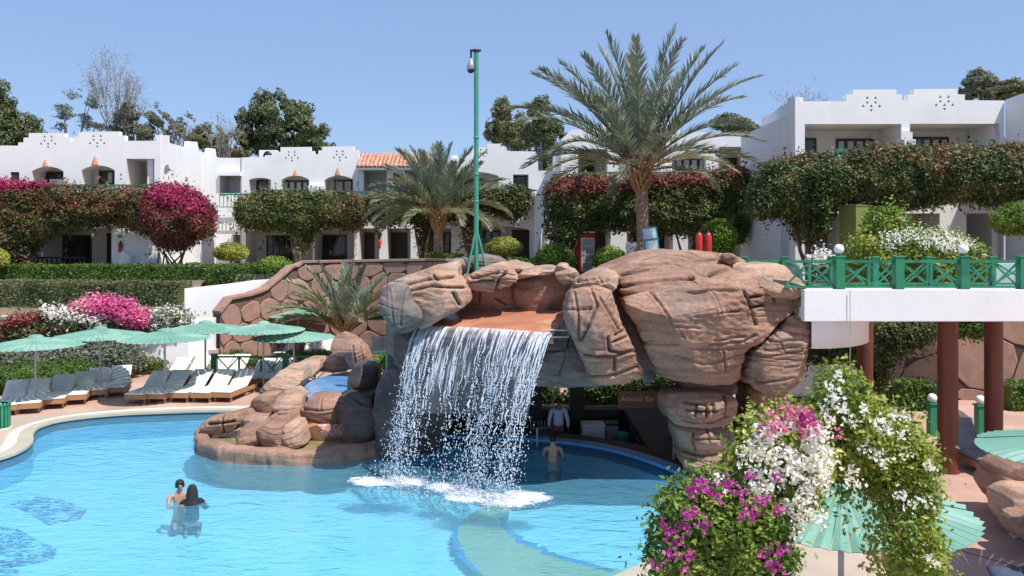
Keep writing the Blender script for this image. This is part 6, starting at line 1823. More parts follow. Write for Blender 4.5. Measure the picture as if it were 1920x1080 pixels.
# ---- falling water
M['fall'] = bpy.data.materials.new('falling_water')
n, l = nodes(M['fall']); b = n['Principled BSDF']
b.inputs['Base Color'].default_value = (.66, .72, .82, 1); b.inputs['Roughness'].default_value = .12; b.inputs['IOR'].default_value = 1.33; b.inputs['Alpha'].default_value = .78
M['sheet'] = bpy.data.materials.new('thin_water_sheet')
n, l = nodes(M['sheet']); b = n['Principled BSDF']
b.inputs['Base Color'].default_value = (.75, .81, .90, 1); b.inputs['Roughness'].default_value = .2
uvn = n.new('ShaderNodeUVMap'); mp = n.new('ShaderNodeMapping'); mp.inputs['Scale'].default_value = (34, 2.2, 1)
l.new(uvn.outputs[0], mp.inputs[0])
t_ = n.new('ShaderNodeTexNoise'); t_.inputs['Scale'].default_value = 1.0; t_.inputs['Detail'].default_value = 4; t_.inputs['Distortion'].default_value = .5
l.new(mp.outputs[0], t_.inputs['Vector'])
sx = n.new('ShaderNodeSeparateXYZ'); l.new(uvn.outputs[0], sx.inputs[0])
mr = n.new('ShaderNodeMapRange'); mr.inputs[1].default_value = 0; mr.inputs[2].default_value = 1; mr.inputs[3].default_value = .47; mr.inputs[4].default_value = .60
l.new(sx.outputs[1], mr.inputs[0])
sb = n.new('ShaderNodeMath'); sb.operation = 'SUBTRACT'; l.new(t_.outputs['Fac'], sb.inputs[0]); l.new(mr.outputs[0], sb.inputs[1])
ml = n.new('ShaderNodeMath'); ml.operation = 'MULTIPLY'; ml.inputs[1].default_value = 7.0; ml.use_clamp = True; l.new(sb.outputs[0], ml.inputs[0])
m2 = n.new('ShaderNodeMath'); m2.operation = 'MULTIPLY_ADD'; m2.inputs[1].default_value = .66; m2.inputs[2].default_value = .07; l.new(ml.outputs[0], m2.inputs[0])
l.new(m2.outputs[0], b.inputs['Alpha'])

wf = thing('waterfall', 'wide curtain of falling water breaking into strings of droplets below the orange lip', 'waterfall', (-.6, 17.8, WL))
VO = Vector((-.46, -.89, 0))
def traj(u, s, spread=0.0):
    """point of the fall: u along the lip, s the share of the height fallen"""
    p = LF0.lerp(LF1, u); p.y -= .16 * math.sin(math.pi * u); p.z += .05 * math.sin(math.pi * u)
    H = p.z - WL
    tm = math.sqrt(2 * H / 9.81)
    t = tm * math.sqrt(s)
    v0 = 1.25 + .25 * math.sin(u * 9)
    d = VO * v0 * t
    return Vector((p.x + d.x - .42 * u * s, p.y + d.y, p.z - H * s))
# sheets near the lip
V = []; F = []; UV = []
nu, nv = 90, 22
for j in range(nv + 1):
    for i in range(nu + 1):
        u, v = i / nu, j / nv
        p = traj(u, (v * .72) ** 1.6 * .9)
        p += Vector((noise.noise(Vector((u * 9, v * 3, 1))) * .05 * v, noise.noise(Vector((u * 14, v * 3, 5))) * .07 * v, 0))
        V.append(p); UV.append((u, v))
for j in range(nv):
    for i in range(nu):
        a = j * (nu + 1) + i; F.append((a, a + 1, a + nu + 2, a + nu + 1))
mb = MB(); mb.add(V, F, True); o = mb.build('water_sheet', M['sheet'], wf, fix=False, abs_world=True)
uvl = o.data.uv_layers.new(name='UVMap')
for lp in o.data.loops: uvl.data[lp.index].uv = UV[lp.vertex_index]
# strings and drops
rng = np.random.default_rng(77)
OCT = np.array([(1, 0, 0), (-1, 0, 0), (0, 1, 0), (0, -1, 0), (0, 0, 1), (0, 0, -1)], float)
OF = np.array([(0, 2, 4), (2, 1, 4), (1, 3, 4), (3, 0, 4), (2, 0, 5), (1, 2, 5), (3, 1, 5), (0, 3, 5)])
dropP = []; dropR = []; dropS = []
def density(u): return .07 + .9 * math.exp(-((u - .06) / .10) ** 2) + .35 * math.exp(-((u - .22) / .06) ** 2) + .4 * math.exp(-((u - .40) / .04) ** 2) + 1.0 * math.exp(-((u - .68) / .08) ** 2) + 1.0 * math.exp(-((u - .93) / .06) ** 2) + .4 * math.exp(-((u - .55) / .05) ** 2)
us_ = []
while len(us_) < 80:
    u = rng.uniform(0, 1)
    if rng.uniform(0, 1.4) < density(u): us_.append(u)
mb = MB()
for q, u0 in enumerate(us_):
    ph = rng.uniform(0, 6.28, 4); amp = rng.uniform(.02, .07)
    smax = rng.uniform(.35, 1.0)
    st = 64
    prev = []
    r0 = rng.uniform(.005, .012)
    for k in range(st + 1):
        s = (k / st) ** 1.25
        if s > smax: break
        p = traj(u0, s)
        w_ = amp * (.25 + 1.6 * s)
        p.x += w_ * (math.sin(s * 26 + ph[0]) * .55 + math.sin(s * 61 + ph[1]) * .35 + math.sin(s * 9 + ph[2]) * .8) - .10 * s * (1 if u0 < .25 else 0)
        p.y += w_ * math.sin(s * 33 + ph[3]) * .6
        broken = rng.random() < (s - .06) * .95
        if broken:
            if len(prev) > 1: mb.tube([a for a, _ in prev], [b_ for _, b_ in prev], 4, cap=False)
            prev = []
            dropP.append(p); dropR.append(rng.uniform(.008, .018)); dropS.append(rng.uniform(1, 2.2))
        else:
            prev.append((p, r0 * rng.uniform(.5, 1.6) * (1 + .5 * s)))
    if len(prev) > 1: mb.tube([a for a, _ in prev], [b_ for _, b_ in prev], 4, cap=False)
o = mb.build('water_strings', M['fall'], wf, fix=False, abs_world=True); o['kind'] = 'stuff'
for k in range(4300):
    while True:
        u = rng.uniform(-.02, 1.02)
        if rng.uniform(0, 1.45) < density(u): break
    s = min(1.0, rng.beta(2.4, 1.25))
    p = traj(min(max(u, 0), 1), s)
    sp_ = .03 + .12 * s
    dropP.append(p + Vector((rng.normal(0, sp_) - (.12 * s if u < .25 else 0), rng.normal(0, sp_), 0))); dropR.append(rng.uniform(.004, .015) * (.7 + .5 * s)); dropS.append(rng.uniform(.9, 2.4))
# splash drops above the foam
for k in range(1500):
    u = rng.uniform(-.05, 1.05); p = traj(min(max(u, 0), 1), 1.0)
    dropP.append(p + Vector((rng.normal(0, .35), rng.normal(-.05, .30), abs(rng.normal(0, .13))))); dropR.append(rng.uniform(.006, .016)); dropS.append(1)
P = np.array([tuple(p) for p in dropP]); Rr = np.array(dropR)[:, None, None]; S = np.array(dropS)
O = np.repeat(OCT[None], len(P), 0) * Rr; O[:, :, 2] *= S[:, None]
V = (P[:, None] + O).reshape(-1, 3); F = (OF[None] + (np.arange(len(P)) * 6)[:, None, None]).reshape(-1, 3)
mesh_obj('droplets', V, F, [M['fall']], wf, smooth=True)

# foam
fo = thing('foam', 'white churning foam where the falling water meets the pool', 'foam', (-.8, 17.0, WL))
M['foam'] = bpy.data.materials.new('foam')
n, l = nodes(M['foam']); b = n['Principled BSDF']; b.inputs['Base Color'].default_value = (.86, .90, .93, 1); b.inputs['Roughness'].default_value = .8
uvn = n.new('ShaderNodeUVMap'); sx = n.new('ShaderNodeSeparateXYZ'); l.new(uvn.outputs[0], sx.inputs[0])
geo = n.new('ShaderNodeNewGeometry'); t_ = n.new('ShaderNodeTexNoise'); t_.inputs['Scale'].default_value = 4.2; t_.inputs['Detail'].default_value = 9; t_.inputs['Distortion'].default_value = .7
mpf = n.new('ShaderNodeMapping'); mpf.inputs['Scale'].default_value = (1, 1.8, 1); l.new(geo.outputs['Position'], mpf.inputs[0]); l.new(mpf.outputs[0], t_.inputs['Vector'])
a1 = n.new('ShaderNodeMath'); a1.operation = 'MULTIPLY_ADD'; a1.inputs[1].default_value = 2.4; l.new(t_.outputs['Fac'], a1.inputs[0])
a0 = n.new('ShaderNodeMath'); a0.operation = 'MULTIPLY_ADD'; a0.inputs[1].default_value = -2.5; a0.inputs[2].default_value = .50; l.new(sx.outputs[0], a0.inputs[0]); l.new(a0.outputs[0], a1.inputs[2])
cl = n.new('ShaderNodeClamp'); l.new(a1.outputs[0], cl.inputs[0]); cl.inputs['Max'].default_value = .86
l.new(cl.outputs[0], b.inputs['Alpha'])
land = [traj(i / 60, 1.0) for i in range(61)]
def foam_patch(cx, cy, rx, ry, ang, seed, h=.06):
    V = []; F = []; UV = []; nr, na = 12, 48
    for j in range(nr + 1):
        for i in range(na):
            a = 2 * math.pi * i / na; r = j / nr
            x = math.cos(a) * rx * r; y = math.sin(a) * ry * r
            xx = cx + x * math.cos(ang) - y * math.sin(ang); yy = cy + x * math.sin(ang) + y * math.cos(ang)
            z = WL + .006 + h * (1 - r) ** .7 * (.6 + .8 * noise.noise(Vector((xx * 3, yy * 3, seed)))) 
            V.append((xx, yy, max(z, WL + .005))); UV.append((r, a))
    for j in range(nr):
        for i in range(na): F.append((j * na + i, j * na + (i + 1) % na, (j + 1) * na + (i + 1) % na, (j + 1) * na + i))
    mb = MB(); mb.add(V, F, True); o = mb.build('foam_patch', M['foam'], fo, fix=False, abs_world=True)
    uvl = o.data.uv_layers.new(name='UVMap')
    for lp in o.data.loops: uvl.data[lp.index].uv = UV[lp.vertex_index]
for k, (px, py, rx, ry) in enumerate([(715, 905, 1.15, .5), (760, 904, 1.0, .5), (840, 916, 1.0, .45), (890, 928, 1.0, .55), (940, 940, 1.15, .6), (985, 932, .9, .55), (880, 938, .9, .4), (690, 908, .8, .3)]):
    g = G(px, py, WL); foam_patch(g.x, g.y, rx, ry, -.35, k * 3.1)
# little spill over the island ledge
sp2 = thing('small_cascade', 'small spill of water over the ledge of the rock island', 'waterfall', G(622, 815, .1))
P = []
for k in range(170):
    s = rng.uniform(0, 1); x = rng.uniform(604, 641); p = W(x, 795 + 24 * s, 20.25 - .12 * s); P.append((p.x + rng.normal(0, .02), p.y, p.z))
P = np.array(P); O = np.repeat(OCT[None], len(P), 0) * rng.uniform(.004, .010, (len(P), 1, 1)); O[:, :, 2] *= 1.8
mesh_obj('droplets', (P[:, None] + O).reshape(-1, 3), (OF[None] + (np.arange(len(P)) * 6)[:, None, None]).reshape(-1, 3), [M['fall']], sp2, smooth=True)
# ================================================================== WALKWAY, COLUMNS
br = thing('walkway', 'white raised walkway running out of the rock grotto to the right', 'footbridge', (12, 18, 3.6))
def bx(name, m, *a, bev=0):
    mb = MB(); mb.box(*a); o = mb.build(name, M[m], br, abs_world=True)
    if bev: bevel(o, bev)
    return o
XL = wpx(17, 1508)
bx('fascia', 'white', XL, 24, 17.0, 17.2, 3.565, 4.25, bev=.015)
bx('fascia', 'white', XL + .25, 24, 18.75, 18.95, 3.565, 4.22, bev=.015)
bx('floor_slab', 'white', XL + .02, 24, 17.203, 18.747, 3.62, 3.86)
P = [(XL + .02, 17.12), (XL + .6, 17.16), (XL + 1.15, 17.4), (XL + 1.65, 17.85), (XL + 2.0, 18.35), (XL + 2.15, 18.9)]
P = resample(P, 24, closed=False, smooth=2)
mb = MB(); V = [(p[0], p[1], 3.56) for p in P] + [(p[0], p[1], 2.97) for p in P] + [(p[0] - .12, p[1] + .15, 2.97) for p in P]
mb.add(V, [(i, i + 1, i + 25, i + 24) for i in range(23)] + [(i + 24, i + 25, i + 49, i + 48) for i in range(23)], True)
mb.add([(p[0], p[1], 2.975) for p in P] + [(XL, 18.9, 2.975)], [tuple(range(25))])
mb.build('curved_bracket', M['white'], br, abs_world=True)
for label, px, Y, r in (('dark column behind the curved white bracket', 1622, 20.4, .19), ('brown-red round column nearest the pool under the walkway', 1777, 18.3, .215), ('darker red-brown column behind the grey lounger under the walkway', 1863, 18.75, .195)):
    t = thing('column', label, 'column', (wpx(Y, px), Y, 0), group='round columns under the walkway')
    mb = MB(); mb.tube([(0, 0, .06), (0, 0, 3.615 if Y < 19 else 3.9)], r, 24); mb.build('shaft', M['col'], t)
    mb = MB(); mb.lathe([(0, .07), (r * 1.12, .07), (r * 1.16, 0), (0, 0)], (0, 0, 0), 24, False); mb.build('base', M['col'], t)
# deck above the rear column
mb = MB(); mb.box(XL + .3, 24, 18.96, 21.2, 3.68, 3.9); mb.build('rear_slab', M['white'], br, abs_world=True) if False else None
def fr_(px0, px1, pxs): return [(p - px0) / (px1 - px0) for p in pxs]
railing('railing', 'front green railing of the walkway with crossed bars and globe lamps', (wpx(17.1, 1462), 17.1), (wpx(17.1, 2150), 17.1), 5, 4.25, .62, post=.19, r=.05, fullposts=fr_(1462, 2150, [1462, 1573, 1684, 1806, 1917, 2030, 2150]), cell=.62, skip=True)
railing('railing', 'rear green railing of the walkway seen through the front one', (wpx(18.85, 1395), 18.85), (wpx(18.85, 2150), 18.85), 5, 4.22, .60, post=.13, r=.05, fullposts=fr_(1395, 2150, [1395, 1470, 1560, 1640, 1740, 1860, 1935, 2050, 2150]), cell=.7)
def globe(label, x, y, z, r=.12, grp='white globe lamps'):
    t = thing('globe_lamp', label, 'lamp', (x, y, z), group=grp)
    mb = MB(); mb.lathe([(0, 0), (r * .6, 0), (r * .6, .03), (r * .4, .05), (0, .05)], (0, 0, 0), 14); mb.build('lamp_base', M['green'], t)
    mb = MB(); mb.ell((0, 0, .04 + r), (r, r, r), 20, 12); mb.build('glass_globe', M['globe'], t)
globe('white globe lamp on the railing post nearest the rock', wpx(17.1, 1573), 17.1, 4.962, .105)
globe('white globe lamp on the third railing post, in front of the pale-flowered bush', wpx(17.1, 1806), 17.1, 4.962, .105)
mb = MB(); mb.tube([(wpx(16.96, 1594), 16.96, 4.24), (wpx(16.96, 1594), 16.96, 3.0), (wpx(16.96, 1593), 16.96, 2.2)], .008, 5)
tag(mb.build('hanging_cable', M['pole']), 'thin grey cable hanging down in front of the white walkway', 'cable')
mb = MB(); mb.box(wpx(20, 1868), wpx(20, 1915), 20.0, 20.06, 4.08, 4.72); tag(bevel(mb.build('glass_screen', M['paleposter']), .01), 'pale blue screen behind the railings near the right edge', 'screen')
# globe posts on the lower deck
for label, px, py in (('green post with white globe left of the brown-red column', 1748, 817), ('green post with white globe between the two brown columns', 1838, 821), ('small green post with white globe beside the grotto foot', 1478, 778)):
    g = G(px, py)
    t = thing('lamp_post', label, 'lamp post', g, group='green lamp posts on the lower deck')
    mb = MB(); mb.box(-.11, .11, -.11, .11, 0, .86); bevel(mb.build('post', M['green'], t), .01)
    mb = MB(); mb.box(-.14, .14, -.14, .14, .862, .90); mb.build('post_cap', M['green'], t)
    mb = MB(); mb.ell((0, 0, 1.02), (.125, .125, .125), 18, 12); mb.build('glass_globe', M['globe'], t)
# white wall behind the grotto foot with its rubble plinth
t = whitewall('white wall under the walkway between the rock and the dark column', [((wpx(23.4, 1440), 23.4, .72), 1.93), ((wpx(23.4, 1618), 23.4, .72), 1.93)])
t = thing('rubble_plinth', 'low wall of small brown stones under the white wall', 'wall', (wpx(23.2, 1500), 23.2, 0))
mb = MB(); mb.box(wpx(23.2, 1440), wpx(23.2, 1618), 23.3, 23.7, 0, .715); mb.build('mortar_bed', M['joint'], t, abs_world=True)
rg = random.Random(4)
for j in range(4):
    x = wpx(23.2, 1442) + (j % 2) * .1
    while x < wpx(23.2, 1612):
        w = rg.uniform(.16, .3); mb = MB(); mb.box(x, x + w - .03, 23.22 + rg.uniform(0, .04), 23.299, .02 + j * .175, .02 + j * .175 + .15)
        bevel(mb.build('stone', M['stone'], t, abs_world=True), .02); x += w
# grey rubble by the lamp posts
t = tag(rock('grey_boulder', [(1788, 812), (1792, 775), (1800, 768), (1812, 778), (1832, 790), (1838, 814)], 23.4, .8, M['rockgrey'], None, seed=301, N=80, K=16), 'pale grey boulder between the two columns', 'rock')

# ================================================================== PARASOLS
def um(label, px, py, Y, **k): 
    return umbrella(label, wpx(Y, px), Y, zpx(Y, py), **k)
um('green parasol nearest the left edge, over loungers by the pool', 67, 631, 25.0)
um('second green parasol from the left edge, in front of the grey shrub', 188, 615, 26.8)
um('green parasol over the shaded block of loungers with white cushions', 309, 619, 26.2)
um('green parasol in front of the poolside steps', 385, 604, 28.2)
um('green parasol behind the green low fence left of the rock island', 494, 605, 28.4)
um('green parasol whose canopy overlaps its left neighbour, beside the tall bent rock', 551, 619, 28.6)
um('small far green parasol in front of the pink stone wall', 559, 580, 36.0)
um('far green parasol half hidden behind the grey rock face', 732, 583, 35.0)
um('large green parasol in the foreground beneath the flowering arch', 1577, 907, 9.33, n=48, split=True, drop=.27)
um('green parasol cut by the right edge above the brown rocks', 2040, 815, 11.7, n=48, split=True)

# ================================================================== LOUNGERS
L0 = make_lounger('x')
L1 = make_lounger('x', back=58, cush='greybed')
L2 = make_lounger('x', back=50)
L3 = make_lounger('lounger at the bottom right corner, shade painted into its cushions, only its back end in view', back=30, cush='shadebed'); L3.location = (6.8, 9.25, 0); L3.rotation_euler = (0, 0, R(-4))
spots = [
 (8, 781, 20, 0, 'cushioned lounger at the left edge behind the green bin'), (52, 777, 20, 0, 'second lounger in the leftmost row, left of its parasol pole'), (98, 768, 18, 0, 'third lounger in the leftmost row, right of the parasol pole'), (140, 760, 18, 0, 'lounger with the brightest back at the right end of the leftmost row'),
 (181, 750, 24, 0, 'lounger left of the pole of the second parasol'), (217, 745, 20, 0, 'lounger right of the pole of the second parasol'),
 (252, 759, -3, 0, 'fully shaded lounger at the left end of the central block'), (290, 758, -4, 0, 'shaded lounger beside the pole of the central block'), (332, 756, -6, 0, 'half-shaded lounger right of the pole in the central block'), (374, 756, -7, 0, 'sunlit cream lounger in the central block, second from its right end'), (414, 755, -8, 0, 'sunlit cream lounger at the right end of the central block'),
 (300, 726, -4, 0, 'shaded lounger in the second row behind the central block, left one'), (340, 722, -4, 0, 'shaded lounger in the second row behind the central block, middle one'), (384, 720, -4, 0, 'shaded lounger in the second row, under the parasol by the steps'), (418, 718, -4, 0, 'shaded lounger at the right end of the second row'),
 (463, 728, -6, 0, 'shaded lounger right of the central block, left of the green parasol pole'), (500, 727, -6, 0, 'shaded lounger right of the central block, touching the island rocks'),
 (447, 684, 62, 2, 'far white lounger seen sideways beyond the shrub row, left one'), (478, 680, 62, 2, 'far white lounger seen sideways beyond the shrub row, right one'), (518, 681, 0, 2, 'far lounger with a shaded back behind the green fence'),
 (577, 683, 6, 2, 'far reclining chair left of the tall bent rock'), (606, 682, 4, 2, 'far reclining chair just beside the tall bent rock'), (640, 682, 2, 2, 'far reclining chair partly behind the tall bent rock'), (697, 681, 0, 2, 'far white lounger left of the far parasol pole'), (722, 681, 0, 2, 'far white lounger beside the far parasol pole'),
 (1880, 900, 4, 1, 'grey lounger in the shade under the walkway'),
]
used = [False] * 3
for px, py, rz, kind, lab in spots:
    g = G(px, py)
    src = (L0, L1, L2)[kind]
    o = src if not used[kind] else copy_tree(src)
    used[kind] = True
    o.location = g; o.rotation_euler = (0, 0, R(rz)); o['label'] = lab

# green fence behind the island, bin at the left edge
railing('low_fence', 'low green fence with crossed bars behind the shaded loungers', (wpx(29.8, 402), 29.8), (wpx(29.8, 645), 29.8), 3, 0, .98, post=.2, r=.05, fullposts=[0, .55, 1], cat='fence')
railing('low_fence', 'short green fence left of the waterfall by the far loungers', (wpx(31, 690), 31), (wpx(31, 760), 31), 1, 0, 1.0, post=.1, r=.05, cat='fence')
t = thing('slatted_bin', 'green slatted bin at the left edge of the pool deck', 'bin', G(-3, 803))
mb = MB(); mb.lathe([(0, .05), (.24, .05), (.26, .62), (0, .62)], (0, 0, 0), 18); mb.build('liner', M['canopydark'], t)
for k in range(18):
    a = 2 * math.pi * k / 18; mb = MB(); d = Vector((math.cos(a), math.sin(a), 0)); mb.obox(d * .285 + Vector((0, 0, .35)), d * .012, Vector((-d.y, d.x, 0)) * .035, (0, 0, .33)); mb.build('slat', M['green'], t)
mb = MB(); mb.lathe([(.0, .0), (.33, .0), (.33, .03), (0, .03)], (0, 0, 0), 18, False); mb.build('base', M['coping'], t)
mb = MB(); mb.lathe([(.25, .66), (.32, .66), (.32, .70), (.25, .70)], (0, 0, 0), 18, False); mb.build('rim', M['green'], t)

# brown rocks at the right edge
rr = thing('rock_outcrop', 'brown rocks at the right edge under the cut parasol', 'rock formation', (8.9, 14.2, 0))
for k, (ol, Yf, T, m_) in enumerate([([(1880, 905), (1892, 878), (1925, 866), (1990, 862), (1995, 990), (1935, 1000), (1900, 960), (1880, 930)], 14.3, 1.6, 'rock'), ([(1893, 940), (1915, 925), (1990, 920), (1995, 1010), (1925, 1012), (1900, 985)], 13.6, 1.3, 'rocklight'), ([(1905, 975), (1935, 965), (1990, 968), (1990, 1030), (1930, 1022), (1908, 1004)], 13.0, .9, 'rock'), ([(1878, 948), (1890, 930), (1902, 940), (1900, 965), (1884, 966)], 14.5, .5, 'rockgrey')]):
    rock('boulder', ol, Yf, T, M[m_], rr, seed=320 + k, N=150, K=28, strata=.05)
t = creeper('small pale succulent at the foot of the right-edge rocks', cat='plant', base=G(1910, 1010), name='succulent')
g = G(1912, 1008); crown('foliage', [(g.x, g.y, .18, .16, .16, .22)], 220, .09, M['leaf_white'], t, 333, core=False)

# ================================================================== MAST
t = thing('camera_mast', 'tall green steel mast with a surveillance camera on top', 'mast', (wpx(20.4, 893), 20.4, zpx(20.4, 512)))
h = zpx(20.4, 97) - t.location.z
mb = MB(); mb.tube([(0, 0, 0), (0, 0, h)], .06, 14); mb.build('pole', M['greenpole'], t)
for zz in (258, 327, 378):
    z_ = zpx(20.4, zz) - t.location.z; mb = MB(); mb.lathe([(.061, -.03), (.072, -.02), (.072, .02), (.061, .03)], (0, 0, z_), 14); mb.build('collar', M['greenpole'], t)
zc = zpx(20.4, 437) - t.location.z
for x, y in ((-.22, -.25), (.30, -.1), (.0, .35)):
    mb = MB(); mb.tube([(x * .12, y * .12, zc), (x, y, -.05)], .028, 8); mb.build('strut', M['greenpole'], t)
mb = MB(); mb.tube([(0, 0, h - .02), (0, 0, h + .05)], .07, 14); mb.bar((-.16, 0, h + .03), (.12, 0, h + .03), .05); mb.build('bracket', M['black'], t)
mb = MB(); mb.tube([(-.13, 0, h + .02), (-.14, 0, h - .22)], .025, 8); mb.build('hanger', M['black'], t)
mb = MB(); mb.lathe([(.0, -.16), (.035, -.17), (.095, -.35), (.10, -.46), (.0, -.47)], (-.14, 0, h), 16); mb.build('camera_housing', M['silver'], t)
mb = MB(); mb.ell((-.14, 0, h - .47), (.09, .09, .08), 16, 8); mb.build('camera_dome', M['black'], t)
mb = MB(); mb.box(-.08, .02, -.04, .04, h + .055, h + .11); mb.build('top_box', M['silver'], t)

# ================================================================== TERRACE PROPS
t = thing('drinks_cooler', 'red drinks cooler with a glass door on the upper terrace', 'fridge', (wpx(37.5, 1094), 37.5, UP), R(28))
mb = MB(); mb.box(-.42, .42, -.34, .36, .06, 1.93); bevel(mb.build('cabinet', M['red'], t), .03)
mb = MB(); mb.box(-.35, .35, -.375, -.345, .16, 1.70); mb.build('door_frame', M['whitep'], t)
mb = MB(); mb.box(-.31, .31, -.385, -.377, .2, 1.66); mb.build('glass_door', M['silver'], t)
for z_ in (.55, .92, 1.3): 
    mb = MB(); mb.box(-.31, .31, -.395, -.387, z_, z_ + .035); mb.build('shelf', M['whitep'], t)
mb = MB(); mb.box(-.42, .42, -.36, .36, 1.935, 2.0); mb.build('top_panel', M['whitep'], t)
mb = MB(); mb.tube([(-.425, -.1, .5), (-.428, .12, .8), (-.425, .16, 1.2), (-.425, -.05, 1.4), (-.425, -.2, 1.75)], .03, 5); mb.build('side_swirl', M['whitep'], t)
t = thing('notice_board', 'tilted teal notice board with two pale panels beside the tall palm', 'sign', W(1231, 470, 30.5)); t.location.z = UP
mb = MB()
a = .14
zb_ = zpx(30.5, 470) - UP; zt_ = zpx(30.5, 425) - UP
t.rotation_euler = (0, R(-8), 0)
mb.box(-.30, .30, 0, .04, zb_ - .02, zt_); bevel(mb.build('board', M['teal'], t), .01)
mb = MB(); mb.box(-.25, .25, -.006, -.001, zb_ + .48, zt_ - .05); mb.build('picture_panel', M['paleposter'], t)
mb = MB(); mb.box(-.22, .24, -.006, -.001, zb_ + .05, zb_ + .38); mb.build('text_panel', M['paleposter'], t)
mb = MB()
for k in range(4): mb.box(-.17, .17 - .04 * k, -.010, -.007, zb_ + .30 - k * .06, zb_ + .315 - k * .06)
mb.build('text_lines', M['teal'], t)
for sx in (-.25, .25):
    mb = MB(); mb.box(sx - .02, sx + .02, .041, .08, 0, zt_ - .1); mb.build('leg', M['pole'], t)
st_ = thing('metal_stand', 'grey stand behind the crest of the rock holding two red cylinders', 'stand', (wpx(20.6, 1322), 20.6, 4.5))
mb = MB(); mb.box(-.45, .45, -.2, .2, .42, .46); mb.build('shelf', M['pole'], st_)
for sx in (-.42, .42):
    for sy in (-.17, .17):
        mb = MB(); mb.box(sx - .02, sx + .02, sy - .02, sy + .02, -.02, .419); mb.build('leg', M['pole'], st_)
extinguisher('left of the two red extinguishers standing on the rock crest', (wpx(20.5, 1311), 20.5, 4.961), 1.0, 'red extinguishers on the rock')
extinguisher('right of the two red extinguishers standing on the rock crest', (wpx(20.5, 1328), 20.5, 4.961), 1.0, 'red extinguishers on the rock')
t = thing('electrical_cabinet', 'tall olive green cabinet in front of the right block', 'cabinet', (wpx(26.9 + .6, 1607), 27.6, UP), R(-62))
mb = MB(); mb.box(-.34, .34, -.42, .42, .05, 2.75); bevel(mb.build('cabinet_body', M['olive'], t), .015)
mb = MB(); mb.box(-.36, .36, -.44, .44, 2.752, 2.80); mb.build('lid', M['olive'], t)
mb = MB(); mb.box(-.30, .30, -.432, -.423, .2, 2.6); mb.build('door', M['olive'], t)
mb = MB(); mb.box(-.353, -.342, -.30, .34, .2, 2.6); mb.build('side_panel', M['olive'], t)

# ================================================================== BAR UNDER THE ROCK
bf = -.85
t = thing('bar_sign', 'brown painted bar sign hanging under the rock arch', 'sign', (wpx(21.2, 1197), 21.2, zpx(21.2, 766)))
mb = MB(); mb.box(-.54, .54, 0, .04, .0, .47); bevel(mb.build('board', M['signbrown'], t), .01)
cu = bpy.data.curves.new('lettering', 'FONT'); cu.body = 'Aracosi Bar'; cu.size = .19; cu.align_x = 'CENTER'; cu.extrude = .004; cu.materials.append(M['signtext'])
_o = bpy.data.objects.new('text_source', cu); COL.objects.link(_o); bpy.context.view_layer.update()
_me = bpy.data.meshes.new_from_object(_o.evaluated_get(bpy.context.evaluated_depsgraph_get())); bpy.data.objects.remove(_o)
o = put(bpy.data.objects.new('lettering', _me), t); o.location = (-.02, -.006, .20); o.rotation_euler = (R(90), 0, 0)
for sx in (-.45, .45):
    mb = MB(); mb.bar((sx, .02, .47), (sx, .02, 1.5), .015); mb.build('hanger', M['black'], t)
t = thing('chest_freezer', 'white chest freezer glowing pale in the dark bar', 'freezer', (wpx(22.8, 1113), 22.8, bf))
mb = MB(); mb.box(-.33, .33, -.0, .6, .0, .80); bevel(mb.build('cabinet', M['whitep'], t), .03)
mb = MB(); mb.box(-.34, .34, -.01, .61, .805, .87); bevel(mb.build('lid', M['whitep'], t), .02)
t = thing('bar_fridge', 'dark bar fridge right of the white freezer', 'fridge', (wpx(23.0, 1148), 23.0, bf))
mb = MB(); mb.box(-.2, .2, 0, .5, 0, .86); bevel(mb.build('cabinet', M['black'], t), .02)
mb = MB(); mb.box(-.17, .17, -.012, -.002, .1, .8); mb.build('door', M['silver'], t)
t = thing('waste_bin', 'dark green bin with a pale emblem in the bar', 'bin', (wpx(22.2, 1166), 22.2, bf))
mb = MB(); mb.lathe([(0, 0), (.17, 0), (.20, .72), (.18, .80), (0, .82)], (0, 0, 0), 16); mb.build('body', M['green'], t)
mb = MB(); mb.lathe([(0, 0), (.07, 0), (.07, .008), (0, .008)], (0, 0, 0), 14); o = mb.build('emblem', M['paleposter'], t); o.rotation_euler = (R(90), 0, 0); o.location = (0, -.195, .45)
t = thing('ice_box', 'grey box with a dark lid under the bar sign', 'box', (wpx(21.8, 1217), 21.8, bf))
mb = MB(); mb.box(-.28, .28, 0, .5, 0, .55); bevel(mb.build('box_body', M['silver'], t), .03)
mb = MB(); mb.box(-.3, .3, -.02, .52, .553, .66); bevel(mb.build('lid', M['black'], t), .02)
t = thing('bar_counter', 'dark wooden counter at the back of the bar', 'counter', (1.6, 24.3, bf))
mb = MB(); mb.box(-.9, 1.7, 0, .4, 0, .95); mb.build('counter_front', M['door'], t)
mb = MB(); mb.box(-.95, 1.75, -.05, .45, .953, 1.0); mb.build('counter_top', M['dark'], t)
t = thing('picket_gate', 'small pale picket gate behind the falling water at the bar', 'gate', (wpx(23, 1015), 23, bf))
for k in range(7):
    mb = MB(); mb.box(-.3 + k * .1 - .015, -.3 + k * .1 + .015, 0, .02, 0, .95); mb.build('picket', M['pole'], t)
mb = MB(); mb.box(-.33, .33, .021, .045, .7, .76); mb.build('rail', M['pole'], t)
t = creeper('dark leafy bushes behind the bar counter', cat='bush', base=(1.6, 26, 0), name='bar_bush')
leafmass('foliage', [(960, 690), (1040, 690), (1046, 738), (1066, 742), (1076, 695), (1250, 695), (1260, 772), (1150, 800), (960, 800)], 25.6, .9, 6500, .11, [M['leaf_dark'], M['leaf_hedge']], t, seed=401, edge=.3, weights=lambda x, z: .2 + 0 * x)
